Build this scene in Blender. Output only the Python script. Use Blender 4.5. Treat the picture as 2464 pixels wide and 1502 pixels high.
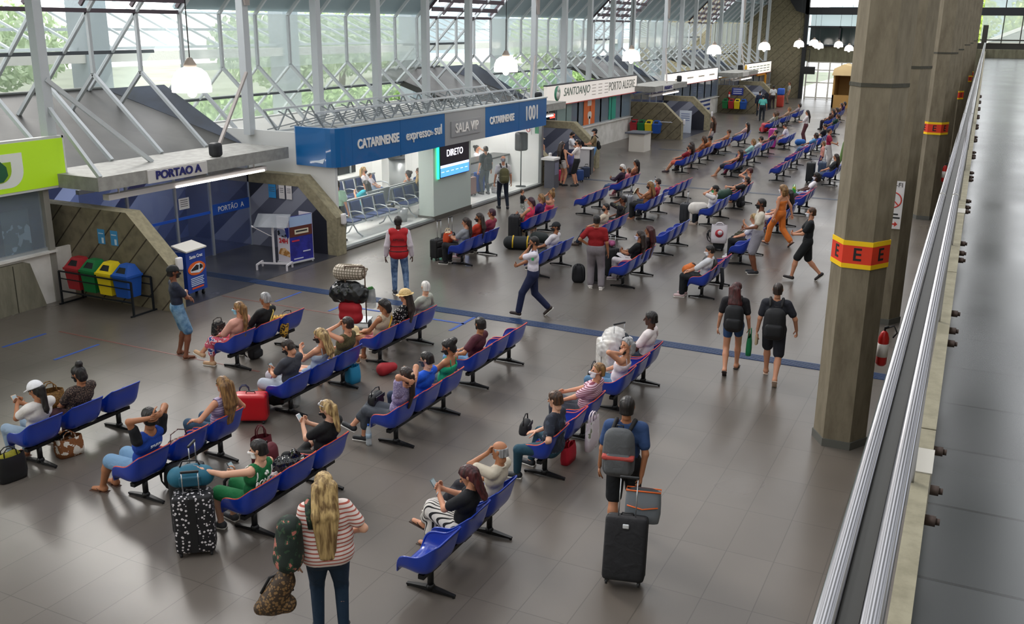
import bpy, math, random
import numpy as np
from mathutils import Vector, Matrix, Euler
SC = bpy.context.scene
COL = SC.collection
for _o in list(bpy.data.objects): bpy.data.objects.remove(_o)
PI = math.pi
random.seed(7); RNG = np.random.RandomState(11)

# ---------------- camera, sky, sun, exposure ----------------
cam_d = bpy.data.cameras.new('camera'); cam_d.sensor_width = 36.0; cam_d.lens = 36.0*2341/2464
cam_d.clip_end = 600; cam_d.clip_start = 0.05
cam = bpy.data.objects.new('camera', cam_d); COL.objects.link(cam)
_y = Vector(((2425-1232)/2341, -(70-751)/2341, -1)).normalized()
_z = -Vector(((1130-1232)/2341, -(8800-751)/2341, -1)).normalized()
_z = (_z - _y*_z.dot(_y)).normalized(); _x = _y.cross(_z)
_R = Matrix((_x, _y, _z))
cam.matrix_world = Matrix.Translation((0, 0, 5.9)) @ _R.to_4x4()
SC.camera = cam
wd = bpy.data.worlds.new('sky'); SC.world = wd; wd.use_nodes = True
_n = wd.node_tree.nodes; _l = wd.node_tree.links
_bg = _n['Background']; _tc = _n.new('ShaderNodeTexCoord'); _sx = _n.new('ShaderNodeSeparateXYZ')
_cr = _n.new('ShaderNodeValToRGB'); _mr = _n.new('ShaderNodeMapRange')
_l.new(_tc.outputs['Generated'], _sx.inputs[0]); _l.new(_sx.outputs['X'], _mr.inputs[0])
_mr.inputs[1].default_value = -1; _mr.inputs[2].default_value = 1
_l.new(_mr.outputs[0], _cr.inputs[0]); _l.new(_cr.outputs[0], _bg.inputs[0])
_cr.color_ramp.elements[0].color = (1.0, 1.0, 1.0, 1); _cr.color_ramp.elements[1].color = (0.42, 0.44, 0.48, 1)
_bg.inputs[1].default_value = 1.6
sun_d = bpy.data.lights.new('sun', 'SUN'); sun_d.energy = 1.8; sun_d.angle = math.radians(24); sun_d.color = (1.0, 0.96, 0.9)
sun = bpy.data.objects.new('sun', sun_d); COL.objects.link(sun)
sun.rotation_euler = Vector((0.8, -0.42, -0.62)).to_track_quat('-Z', 'Y').to_euler()
SC.view_settings.view_transform = 'Standard'; SC.view_settings.look = 'None'
SC.view_settings.gamma = 1; SC.view_settings.use_curve_mapping = False
SC.view_settings.exposure = 1.5

# ---------------- materials ----------------
def lin(h):
    if isinstance(h, str):
        h = h.lstrip('#'); h = [int(h[i:i+2], 16)/255 for i in (0, 2, 4)]
    return tuple((c/12.92 if c <= 0.04045 else ((c+0.055)/1.055)**2.4) for c in h)+(1,)
_M = {}
def mat(c, rough=0.6, metal=0.0, pat=None, c2=None, sc=10.0, emit=0, spec=0.5, c3=None, ax=2, coat=0):
    key = (c, rough, metal, pat, c2, sc, emit, spec, c3, ax, coat)
    if key in _M: return _M[key]
    m = bpy.data.materials.new((pat or 'plain')+'_'+str(c).strip('#')); m.use_nodes = True
    nt = m.node_tree; N = nt.nodes; L = nt.links; b = N['Principled BSDF']
    b.inputs['Base Color'].default_value = lin(c); b.inputs['Roughness'].default_value = rough
    b.inputs['Metallic'].default_value = metal; b.inputs['Specular IOR Level'].default_value = spec
    if coat: b.inputs['Coat Weight'].default_value = coat
    if emit:
        b.inputs['Emission Color'].default_value = lin(c); b.inputs['Emission Strength'].default_value = emit
    def ramp(a, bb, pos, con=True):
        r = N.new('ShaderNodeValToRGB'); e = r.color_ramp.elements
        e[0].color = lin(a); e[1].color = lin(bb)
        if con: r.color_ramp.interpolation = 'CONSTANT'; e[1].position = pos
        else: e[0].position = pos; e[1].position = pos+.25
        return r
    tc = N.new('ShaderNodeTexCoord')
    if rough in (.85, .8) and pat not in ('groove', 'concrete'):
        nw = N.new('ShaderNodeTexNoise'); nw.inputs['Scale'].default_value = 9; nw.inputs['Detail'].default_value = 2; nw.inputs['Distortion'].default_value = .6
        bw = N.new('ShaderNodeBump'); bw.inputs['Strength'].default_value = .55; bw.inputs['Distance'].default_value = .03
        L.new(tc.outputs['Object'], nw.inputs['Vector']); L.new(nw.outputs['Fac'], bw.inputs['Height']); L.new(bw.outputs[0], b.inputs['Normal'])
    if pat in ('noise', 'cloth'):
        t = N.new('ShaderNodeTexNoise'); t.inputs['Scale'].default_value = sc; t.inputs['Detail'].default_value = 4
        r = ramp(c, c2, .38, False); L.new(tc.outputs['Object'], t.inputs['Vector'])
        L.new(t.outputs['Fac'], r.inputs[0]); L.new(r.outputs[0], b.inputs['Base Color'])
    elif pat in ('blotch', 'floral'):
        t = N.new('ShaderNodeTexNoise'); t.inputs['Scale'].default_value = sc; t.inputs['Detail'].default_value = 3
        r = ramp(c, c2, .54); L.new(tc.outputs['Object'], t.inputs['Vector'])
        L.new(t.outputs['Fac'], r.inputs[0]); out = r.outputs[0]
        if c3:
            e = r.color_ramp.elements.new(.62); e.color = lin(c3)
        L.new(out, b.inputs['Base Color'])
    elif pat == 'stripe':
        t = N.new('ShaderNodeTexWave'); t.inputs['Scale'].default_value = sc; t.bands_direction = 'XYZ'[ax]
        t.inputs['Distortion'].default_value = .8; t.inputs['Detail Scale'].default_value = .6
        r = ramp(c, c2, .72); L.new(tc.outputs['Object'], t.inputs['Vector'])
        L.new(t.outputs['Fac'], r.inputs[0]); L.new(r.outputs[0], b.inputs['Base Color'])
    elif pat == 'hair':
        t = N.new('ShaderNodeTexNoise'); t.inputs['Scale'].default_value = 30; t.inputs['Detail'].default_value = 3
        mp = N.new('ShaderNodeMapping'); mp.inputs['Scale'].default_value = (1, 1, .12)
        L.new(tc.outputs['Object'], mp.inputs[0]); L.new(mp.outputs[0], t.inputs['Vector'])
        r = ramp(c, c2, .38, False); L.new(t.outputs['Fac'], r.inputs[0]); L.new(r.outputs[0], b.inputs['Base Color'])
        bp = N.new('ShaderNodeBump'); bp.inputs['Strength'].default_value = .5; bp.inputs['Distance'].default_value = .01
        L.new(t.outputs['Fac'], bp.inputs['Height']); L.new(bp.outputs[0], b.inputs['Normal'])
    elif pat in ('dots', 'leopard', 'weave'):
        t = N.new('ShaderNodeTexVoronoi'); t.inputs['Scale'].default_value = sc
        r = ramp(c2, c, .32 if pat == 'dots' else .45)
        L.new(tc.outputs['Object'], t.inputs['Vector']); L.new(t.outputs['Distance'], r.inputs[0]); L.new(r.outputs[0], b.inputs['Base Color'])
    elif pat == 'plaid':
        r = None
        for a in (0, 2):
            t = N.new('ShaderNodeTexWave'); t.inputs['Scale'].default_value = sc; t.bands_direction = 'XYZ'[a]
            L.new(tc.outputs['Object'], t.inputs['Vector'])
            if r is None: r = t
            else:
                mm = N.new('ShaderNodeMath'); mm.operation = 'MAXIMUM'; L.new(r.outputs['Fac'], mm.inputs[0]); L.new(t.outputs['Fac'], mm.inputs[1])
                rr = ramp(c, c2, .82); L.new(mm.outputs[0], rr.inputs[0]); L.new(rr.outputs[0], b.inputs['Base Color'])
    elif pat in ('groove', 'panel'):        # concrete cast against diagonal boards / striped cladding; ax: plane of the wall
        sp = N.new('ShaderNodeSeparateXYZ'); L.new(tc.outputs['Object'], sp.inputs[0])
        ad = N.new('ShaderNodeMath'); ad.operation = 'MULTIPLY_ADD'; L.new(sp.outputs['XYZ'[ax]], ad.inputs[0])
        ad.inputs[1].default_value = -1.0 if pat == 'groove' else -.85
        L.new(sp.outputs['Z'], ad.inputs[2])
        dv = N.new('ShaderNodeMath'); dv.operation = 'MULTIPLY'; L.new(ad.outputs[0], dv.inputs[0]); dv.inputs[1].default_value = sc
        if pat == 'groove':
            fr = N.new('ShaderNodeMath'); fr.operation = 'FRACT'; L.new(dv.outputs[0], fr.inputs[0])
            r = ramp(c2, c, .07); L.new(fr.outputs[0], r.inputs[0])
            t = N.new('ShaderNodeTexNoise'); t.inputs['Scale'].default_value = 5; t.inputs['Detail'].default_value = 8
            L.new(tc.outputs['Object'], t.inputs['Vector'])
            mx = N.new('ShaderNodeMix'); mx.data_type = 'RGBA'; mx.blend_type = 'MULTIPLY'; mx.inputs[0].default_value = .6
            L.new(r.outputs[0], mx.inputs[6]); r2 = ramp('#b0b0b0', '#ffffff', .3, False); L.new(t.outputs['Fac'], r2.inputs[0]); L.new(r2.outputs[0], mx.inputs[7])
            L.new(mx.outputs[2], b.inputs['Base Color'])
        else:
            fl = N.new('ShaderNodeMath'); fl.operation = 'FLOOR'; L.new(dv.outputs[0], fl.inputs[0])
            wn = N.new('ShaderNodeTexWhiteNoise'); wn.noise_dimensions = '1D'; L.new(fl.outputs[0], wn.inputs['W'])
            r = ramp(c, c2, .3); e = r.color_ramp.elements.new(.6); e.color = lin(c3)
            L.new(wn.outputs['Value'], r.inputs[0]); L.new(r.outputs[0], b.inputs['Base Color'])
    elif pat == 'concrete':
        t = N.new('ShaderNodeTexNoise'); t.inputs['Scale'].default_value = sc; t.inputs['Detail'].default_value = 9; t.inputs['Roughness'].default_value = .65
        mp = N.new('ShaderNodeMapping'); mp.inputs['Scale'].default_value = (1, 1, .25) if ax == 2 else (1, 1, 1)
        L.new(tc.outputs['Object'], mp.inputs[0]); L.new(mp.outputs[0], t.inputs['Vector'])
        r = ramp(c, c2, .36, False); L.new(t.outputs['Fac'], r.inputs[0]); L.new(r.outputs[0], b.inputs['Base Color'])
        bp = N.new('ShaderNodeBump'); bp.inputs['Strength'].default_value = .25; bp.inputs['Distance'].default_value = .01
        L.new(t.outputs['Fac'], bp.inputs['Height']); L.new(bp.outputs[0], b.inputs['Normal'])
    elif pat == 'tiles':
        t = N.new('ShaderNodeTexBrick'); t.offset = 0; t.squash = 1
        mp = N.new('ShaderNodeMapping'); mp.inputs['Location'].default_value = (c3 or (0, 0, 0))
        L.new(tc.outputs['Object'], mp.inputs[0]); L.new(mp.outputs[0], t.inputs['Vector'])
        t.inputs['Scale'].default_value = 1; t.inputs['Brick Width'].default_value = sc[0]; t.inputs['Row Height'].default_value = sc[1]
        t.inputs['Mortar Size'].default_value = sc[2]; t.inputs['Mortar Smooth'].default_value = .2; t.inputs['Bias'].default_value = 0
        t.inputs['Color1'].default_value = lin(c); t.inputs['Color2'].default_value = lin(c2[0]); t.inputs['Mortar'].default_value = lin(c2[1])
        nz = N.new('ShaderNodeTexNoise'); nz.inputs['Scale'].default_value = .5; nz.inputs['Detail'].default_value = 3
        L.new(tc.outputs['Object'], nz.inputs['Vector'])
        mx = N.new('ShaderNodeMix'); mx.data_type = 'RGBA'; mx.blend_type = 'MULTIPLY'; mx.inputs[0].default_value = .35
        L.new(t.outputs['Color'], mx.inputs[6]); r2 = ramp('#b8b8b8', '#ffffff', .35, False); L.new(nz.outputs['Fac'], r2.inputs[0]); L.new(r2.outputs[0], mx.inputs[7])
        L.new(mx.outputs[2], b.inputs['Base Color'])
        n2 = N.new('ShaderNodeTexNoise'); n2.inputs['Scale'].default_value = .6; n2.inputs['Detail'].default_value = 2
        L.new(tc.outputs['Object'], n2.inputs['Vector']); mr = N.new('ShaderNodeMapRange')
        mr.inputs[1].default_value = .3; mr.inputs[2].default_value = .7; mr.inputs[3].default_value = rough-.03; mr.inputs[4].default_value = rough+.04
        L.new(n2.outputs['Fac'], mr.inputs[0]); L.new(mr.outputs[0], b.inputs['Roughness'])
    _M[key] = m; return m
def glassy(name, col, alpha, rough=.03):
    if name in _M: return _M[name]
    m = bpy.data.materials.new(name); m.use_nodes = True; nt = m.node_tree; N = nt.nodes; L = nt.links
    b = N['Principled BSDF']; b.inputs['Base Color'].default_value = lin(col); b.inputs['Roughness'].default_value = rough
    b.inputs['Alpha'].default_value = alpha
    _M[name] = m; return m

# ---------------- mesh helpers ----------------
class MB:
    def __init__(s): s.v = []; s.f = []; s.mi = []; s.sm = []; s.n = 0
    def add(s, v, f, mi=0, M=None, smooth=False):
        v = [tuple(M @ Vector(p)) for p in v] if M is not None else [tuple(p) for p in v]
        s.v += v; s.f += [tuple(i+s.n for i in q) for q in f]; s.mi += [mi]*len(f); s.sm += [smooth]*len(f); s.n += len(v); return s
    def box(s, a, b, mi=0, M=None):
        x0, y0, z0 = a; x1, y1, z1 = b
        v = [(x, y, z) for z in (z0, z1) for y in (y0, y1) for x in (x0, x1)]
        return s.add(v, [(0, 2, 3, 1), (4, 5, 7, 6), (0, 1, 5, 4), (2, 6, 7, 3), (0, 4, 6, 2), (1, 3, 7, 5)], mi, M)
    def cbox(s, c, d, mi=0, M=None):
        return s.box([c[i]-d[i]/2 for i in range(3)], [c[i]+d[i]/2 for i in range(3)], mi, M)
    def prism(s, poly, n, mi=0, M=None):      # poly: 3-D points, n: offset vector
        k = len(poly); n = Vector(n); v = [Vector(p) for p in poly]; v += [p+n for p in v]
        f = [tuple(range(k))[::-1], tuple(range(k, 2*k))]+[(i, (i+1) % k, k+(i+1) % k, k+i) for i in range(k)]
        return s.add(v, f, mi, M)
    def bar(s, a, b, w, h=None, mi=0, up=(0, 0, 1), M=None):
        a = Vector(a); b = Vector(b); h = h or w; d = (b-a).normalized(); u = Vector(up)
        if abs(d.dot(u)) > .98: u = Vector((0, 1, 0))
        sd = d.cross(u).normalized(); u = sd.cross(d)
        v = [p+sd*sx*w/2+u*sy*h/2 for p in (a, b) for sx, sy in ((-1, -1), (1, -1), (1, 1), (-1, 1))]
        return s.add(v, [(0, 1, 2, 3)[::-1], (4, 5, 6, 7), (0, 1, 5, 4), (1, 2, 6, 5), (2, 3, 7, 6), (3, 0, 4, 7)], mi, M)
    def tube(s, pts, r, n=8, mi=0, M=None, cap=True, closed=False):
        pts = [Vector(p) for p in pts]; k = len(pts); R = r if isinstance(r, (list, tuple)) else [r]*k
        v = []; u = None
        for i, p in enumerate(pts):
            if closed: d = pts[(i+1) % k]-pts[i-1]
            else: d = pts[min(i+1, k-1)]-pts[max(i-1, 0)]
            d.normalize()
            if u is None: u = d.orthogonal().normalized()
            u = (u-d*u.dot(d)).normalized(); w = d.cross(u)
            v += [p+(u*math.cos(2*PI*j/n)+w*math.sin(2*PI*j/n))*R[i] for j in range(n)]
        f = []
        for i in range(k if closed else k-1):
            for j in range(n):
                a = i*n+j; b = i*n+(j+1) % n; c = ((i+1) % k)*n
                f.append((a, b, c+(j+1) % n, c+j))
        if cap and not closed: f += [tuple(range(n))[::-1], tuple(range((k-1)*n, k*n))]
        return s.add(v, f, mi, M, True)
    def lathe(s, prof, n=20, mi=0, M=None, c=(0, 0, 0)):
        v = []; k = len(prof)
        for r, z in prof: v += [(c[0]+r*math.cos(2*PI*j/n), c[1]+r*math.sin(2*PI*j/n), c[2]+z) for j in range(n)]
        f = [(i*n+j, i*n+(j+1) % n, (i+1)*n+(j+1) % n, (i+1)*n+j) for i in range(k-1) for j in range(n)]
        f += [tuple(range(n))[::-1], tuple(range((k-1)*n, k*n))]
        return s.add(v, f, mi, M, True)
    def ball(s, c, r, n=10, mi=0, M=None):
        r = r if isinstance(r, (list, tuple)) else (r, r, r); v = []; f = []
        for i in range(1, n):
            th = PI*i/n
            v += [(c[0]+r[0]*math.sin(th)*math.cos(2*PI*j/(2*n)), c[1]+r[1]*math.sin(th)*math.sin(2*PI*j/(2*n)), c[2]+r[2]*math.cos(th)) for j in range(2*n)]
        m = 2*n
        f = [(i*m+j, (i+1)*m+j, (i+1)*m+(j+1) % m, i*m+(j+1) % m) for i in range(n-2) for j in range(m)]
        f += [tuple(range(m)), tuple(range((n-2)*m, (n-1)*m))[::-1]]
        return s.add(v, f, mi, M, True)
    def rbox(s, c, d, r, mi=0, M=None, taper=0, puff=0):
        h = [x/2 for x in d]; r = min(r, min(h)*.99); k = []
        for hh in h:
            i = (hh-r)/hh; k.append([-1, -1+(1-i)*.35, -i, -i*.5, 0, i*.5, i, 1-(1-i)*.35, 1])
        v = []; f = []
        for ax in range(3):
            a1, a2 = (ax+1) % 3, (ax+2) % 3
            for sg in (-1, 1):
                b = len(v)
                for p in k[a1]:
                    for q in k[a2]:
                        P = [0, 0, 0]; P[ax] = sg*h[ax]; P[a1] = p*h[a1]; P[a2] = q*h[a2]
                        I = [max(-(h[i]-r), min(h[i]-r, P[i])) for i in range(3)]
                        D = Vector([P[i]-I[i] for i in range(3)])
                        if D.length > 1e-9: D = D.normalized()*r
                        Q = [I[i]+D[i] for i in range(3)]
                        if puff: Q[ax] += sg*puff*(1-p*p)*(1-q*q)
                        if taper: t = 1-taper*(Q[2]/h[2]+1)/2; Q[0] *= t; Q[1] *= t
                        v.append(tuple(Q[i]+c[i] for i in range(3)))
                for i in range(8):
                    for j in range(8):
                        q = (b+i*9+j, b+(i+1)*9+j, b+(i+1)*9+j+1, b+i*9+j+1)
                        f.append(q if sg > 0 else q[::-1])
        return s.add(v, f, mi, M, True)
    def build(s, name, mats, parent=None, M=None):
        me = bpy.data.meshes.new(name); me.from_pydata(s.v, [], s.f)
        for m in (mats if isinstance(mats, (list, tuple)) else [mats]): me.materials.append(m)
        me.polygons.foreach_set('material_index', s.mi); me.polygons.foreach_set('use_smooth', s.sm)
        me.update(); o = bpy.data.objects.new(name, me); COL.objects.link(o)
        if parent: o.parent = parent
        if M is not None: o.matrix_local = M
        return o
def tag(o, label=None, cat=None, group=None, kind=None):
    if label: o['label'] = label
    if cat: o['category'] = cat
    if group: o['group'] = group
    if kind: o['kind'] = kind
    return o
def empty(name, loc=(0, 0, 0), rz=0, label=None, cat=None, group=None, kind=None):
    o = bpy.data.objects.new(name, None); o.empty_display_size = .1; COL.objects.link(o)
    o.location = loc; o.rotation_euler = (0, 0, rz); return tag(o, label, cat, group, kind)
KIDS = {}
def dup(root, loc, rz, label=None, group=None, cat=None):
    r = root.copy(); COL.objects.link(r); r.location = loc; r.rotation_euler = (0, 0, rz); tag(r, label, cat, group)
    ch0 = [o for o in root.children]
    for ch in ch0:
        c = ch.copy(); COL.objects.link(c); c.parent = r
        for g in list(ch.children):
            d = g.copy(); COL.objects.link(d); d.parent = c
    return r
def text(name, s, size, M, m, parent=None, ext=.01, align='CENTER', sx=1.0, shear=0, off=0):
    cu = bpy.data.curves.new(name, 'FONT'); cu.body = s; cu.size = size; cu.extrude = ext; cu.align_x = align; cu.align_y = 'CENTER'
    cu.shear = shear; cu.offset = off; cu.space_character = 1.0; cu.resolution_u = 4
    t = bpy.data.objects.new(name, cu); COL.objects.link(t)
    me = bpy.data.meshes.new_from_object(t.evaluated_get(bpy.context.evaluated_depsgraph_get()))
    bpy.data.objects.remove(t); bpy.data.curves.remove(cu)
    me.materials.clear(); me.materials.append(m); me.transform(Matrix.Diagonal((sx, 1, 1, 1)))
    o = bpy.data.objects.new(name, me); COL.objects.link(o)
    if parent: o.parent = parent
    o.matrix_local = M; return o
def wallM(x, y, z):      # text upright on a wall that faces +X (reads towards +Y... from the hall)
    return Matrix.Translation((x, y, z)) @ Matrix(((0, 0, 1), (1, 0, 0), (0, 1, 0))).to_4x4()
def frontM(x, y, z):     # text on a face that looks towards -Y
    return Matrix.Translation((x, y, z)) @ Matrix(((1, 0, 0), (0, 0, -1), (0, 1, 0))).to_4x4()

# ---------------- smooth bodies: implicit surface -> mesh ----------------
def nets(F, org, res):
    ins = F < 0
    nx, ny, nz = F.shape
    c = np.zeros((nx-1, ny-1, nz-1), np.int8)
    for dx in (0, 1):
        for dy in (0, 1):
            for dz in (0, 1): c += ins[dx:nx-1+dx, dy:ny-1+dy, dz:nz-1+dz]
    cells = (c > 0) & (c < 8); idx = -np.ones(c.shape, np.int64); ii = np.argwhere(cells)
    if len(ii) == 0: return [], []
    idx[cells] = np.arange(len(ii)); S = np.zeros((len(ii), 3)); W = np.zeros(len(ii))
    i, j, k = ii.T
    for a in range(3):
        o1, o2 = [q for q in range(3) if q != a]
        for p in (0, 1):
            for q in (0, 1):
                A = [i, j, k]; A = [x.copy() for x in A]; A[o1] = A[o1]+p; A[o2] = A[o2]+q
                B = [x.copy() for x in A]; B[a] = B[a]+1
                fa = F[A[0], A[1], A[2]]; fb = F[B[0], B[1], B[2]]; m = (fa < 0) != (fb < 0)
                t = np.where(m, fa/np.where(m, fa-fb, 1), 0)
                P = np.stack(A, 1).astype(float); P[:, a] += t
                S += P*m[:, None]; W += m
    V = S/W[:, None]*res+org
    faces = []
    for a in range(3):
        o1, o2 = (a+1) % 3, (a+2) % 3
        sl0 = [slice(None)]*3; sl1 = [slice(None)]*3; sl0[a] = slice(0, -1); sl1[a] = slice(1, None)
        x0 = ins[tuple(sl0)]; x1 = ins[tuple(sl1)]
        E = np.argwhere(x0 != x1)
        E = E[(E[:, o1] > 0) & (E[:, o2] > 0) & (E[:, o1] < F.shape[o1]-1) & (E[:, o2] < F.shape[o2]-1)]
        if not len(E): continue
        def cell(d1, d2):
            Q = E.copy(); Q[:, o1] -= d1; Q[:, o2] -= d2; return idx[Q[:, 0], Q[:, 1], Q[:, 2]]
        q = np.stack([cell(1, 1), cell(0, 1), cell(0, 0), cell(1, 0)], 1)
        fl = ~x0[E[:, 0], E[:, 1], E[:, 2]]; q[fl] = q[fl][:, ::-1]
        faces.append(q)
    Fq = np.concatenate(faces); Fq = Fq[(Fq >= 0).all(1)]
    return V.tolist(), Fq.tolist()
def cap(a, b, ra, rb=None, flat=()):
    return (np.array(a, float), np.array(b, float), ra, ra if rb is None else rb, [(np.array(x, float), s) for x, s in flat])
def sdf(prims, res, k=.03, clips=(), infl=0, noise=None):
    lo = np.min([np.minimum(p[0], p[1])-(max(p[2], p[3])+infl)*max([1]+[s for _, s in p[4]]) for p in prims], 0)-2*res
    hi = np.max([np.maximum(p[0], p[1])+(max(p[2], p[3])+infl)*max([1]+[s for _, s in p[4]]) for p in prims], 0)+3*res
    n = np.ceil((hi-lo)/res).astype(int)+1
    F = np.full(n, 1.0, np.float32); ax = [(lo[i]+np.arange(n[i])*res).astype(np.float32) for i in range(3)]
    for a, b, ra, rb, fl in prims:
        m = (max(ra, rb)+infl)*max([1]+[s for _, s in fl])+k+2*res
        s0 = np.maximum(0, np.floor((np.minimum(a, b)-m-lo)/res).astype(int)); s1 = np.minimum(n, np.ceil((np.maximum(a, b)+m-lo)/res).astype(int)+1)
        P = np.stack(np.meshgrid(*[ax[i][s0[i]:s1[i]] for i in range(3)], indexing='ij'), -1)-a.astype(np.float32)
        ba = (b-a)
        for u, s in fl:
            P = P+(P@u.astype(np.float32))[..., None]*(u*(1/s-1)).astype(np.float32); ba = ba+u*(ba@u)*(1/s-1)
        L2 = max(ba@ba, 1e-9); ba = ba.astype(np.float32)
        t = np.clip(P@ba/L2, 0, 1); d = np.sqrt(((P-t[..., None]*ba)**2).sum(-1))-(ra+(rb-ra)*t+infl)
        sl = tuple(slice(s0[i], s1[i]) for i in range(3)); f = F[sl]
        h = np.clip(.5+.5*(f-d)/k, 0, 1); F[sl] = f*(1-h)+d*h-k*h*(1-h)
    if clips or noise:
        P = np.stack(np.meshgrid(*ax, indexing='ij'), -1)
        if noise: F = F+noise(P)
        for c in clips: F = np.maximum(F, c(P))
    return nets(F, lo, res)
def below(p, n):      # keep the side where (x-p).n < 0
    p = np.array(p, np.float32); n = np.array(n, np.float32); n = n/np.linalg.norm(n); return lambda P: (P-p)@n
def nosphere(c, r):
    c = np.array(c, np.float32); return lambda P: r-np.sqrt(((P-c)**2).sum(-1))
def V3(*a): return np.array(a, float)
def unit(v): return v/max(np.linalg.norm(v), 1e-9)
def ik(a, t, l1, l2, hint):
    d = t-a; L = np.linalg.norm(d)
    if L > (l1+l2)*.985: d = d/L*(l1+l2)*.985; L = (l1+l2)*.985
    if L < abs(l1-l2)+.02: d = d/L*(abs(l1-l2)+.02); L = abs(l1-l2)+.02
    x = (l1*l1-l2*l2+L*L)/(2*L); h = math.sqrt(max(l1*l1-x*x, 0)); u = d/L
    w = hint-u*(hint@u); w = unit(w); return a+u*x+w*h, a+d
def rot(ax, a):
    return np.array(Matrix.Rotation(a, 3, ax))
# ---------------- people ----------------
SK = {'f': '#d9a68a', 'l': '#c98f70', 'm': '#a9714f', 'b': '#7a4a33', 'd': '#4d2f22'}
HC = {'black': ('#0c0a0a', '#1e1716'), 'dark': ('#1a1210', '#33231c'), 'brown': ('#2f1d12', '#5a3a22'), 'light': ('#5a3d22', '#9a7444'),
      'blonde': ('#6e5433', '#c9ab74'), 'grey': ('#6f6f70', '#a8a8aa'), 'white': ('#b9b6b2', '#e6e2dc'), 'red': ('#2b0d10', '#4e1a1c'), 'purple': ('#25101c', '#4a2034')}
def hair_mat(c): a, b = HC[c]; return mat(a, .45, 0, 'hair', b, 30)
def smoothmat(c, rough=.8, **k): return mat(c, rough, **k)
X3 = V3(1, 0, 0); Y3 = V3(0, 1, 0); Z3 = V3(0, 0, 1)
def hand(mb, w, d, n, s, curl=.5, side=1):
    d = unit(d); n = unit(n-d*(n@d)); t = np.cross(d, n)*side     # t: thumb side
    mb2 = MB()
    L = [.066, .074, .069, .054]
    for i in range(4):
        o = w+d*.085*s+t*(.030-.020*i)*s; p = [o-d*.03*s, o]; a = 0; q = o
        for j, f in enumerate((.45, .32, .23)):
            a += curl*(.55 if j == 0 else .8); q = q+(d*math.cos(a)+n*math.sin(a))*L[i]*f*s; p.append(q)
        mb.tube(p, [.0095*s, .0092*s, .0088*s, .008*s, .0062*s], 6)
    o = w+d*.03*s+t*.03*s
    mb.tube([o, o+(d*.5+t*.8+n*.2)*.035*s, o+(d*.9+t*.65+n*.5)*.062*s, o+(d*1.2+t*.45+n*.7)*.08*s], [.013*s, .012*s, .0105*s, .007*s], 6)
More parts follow.
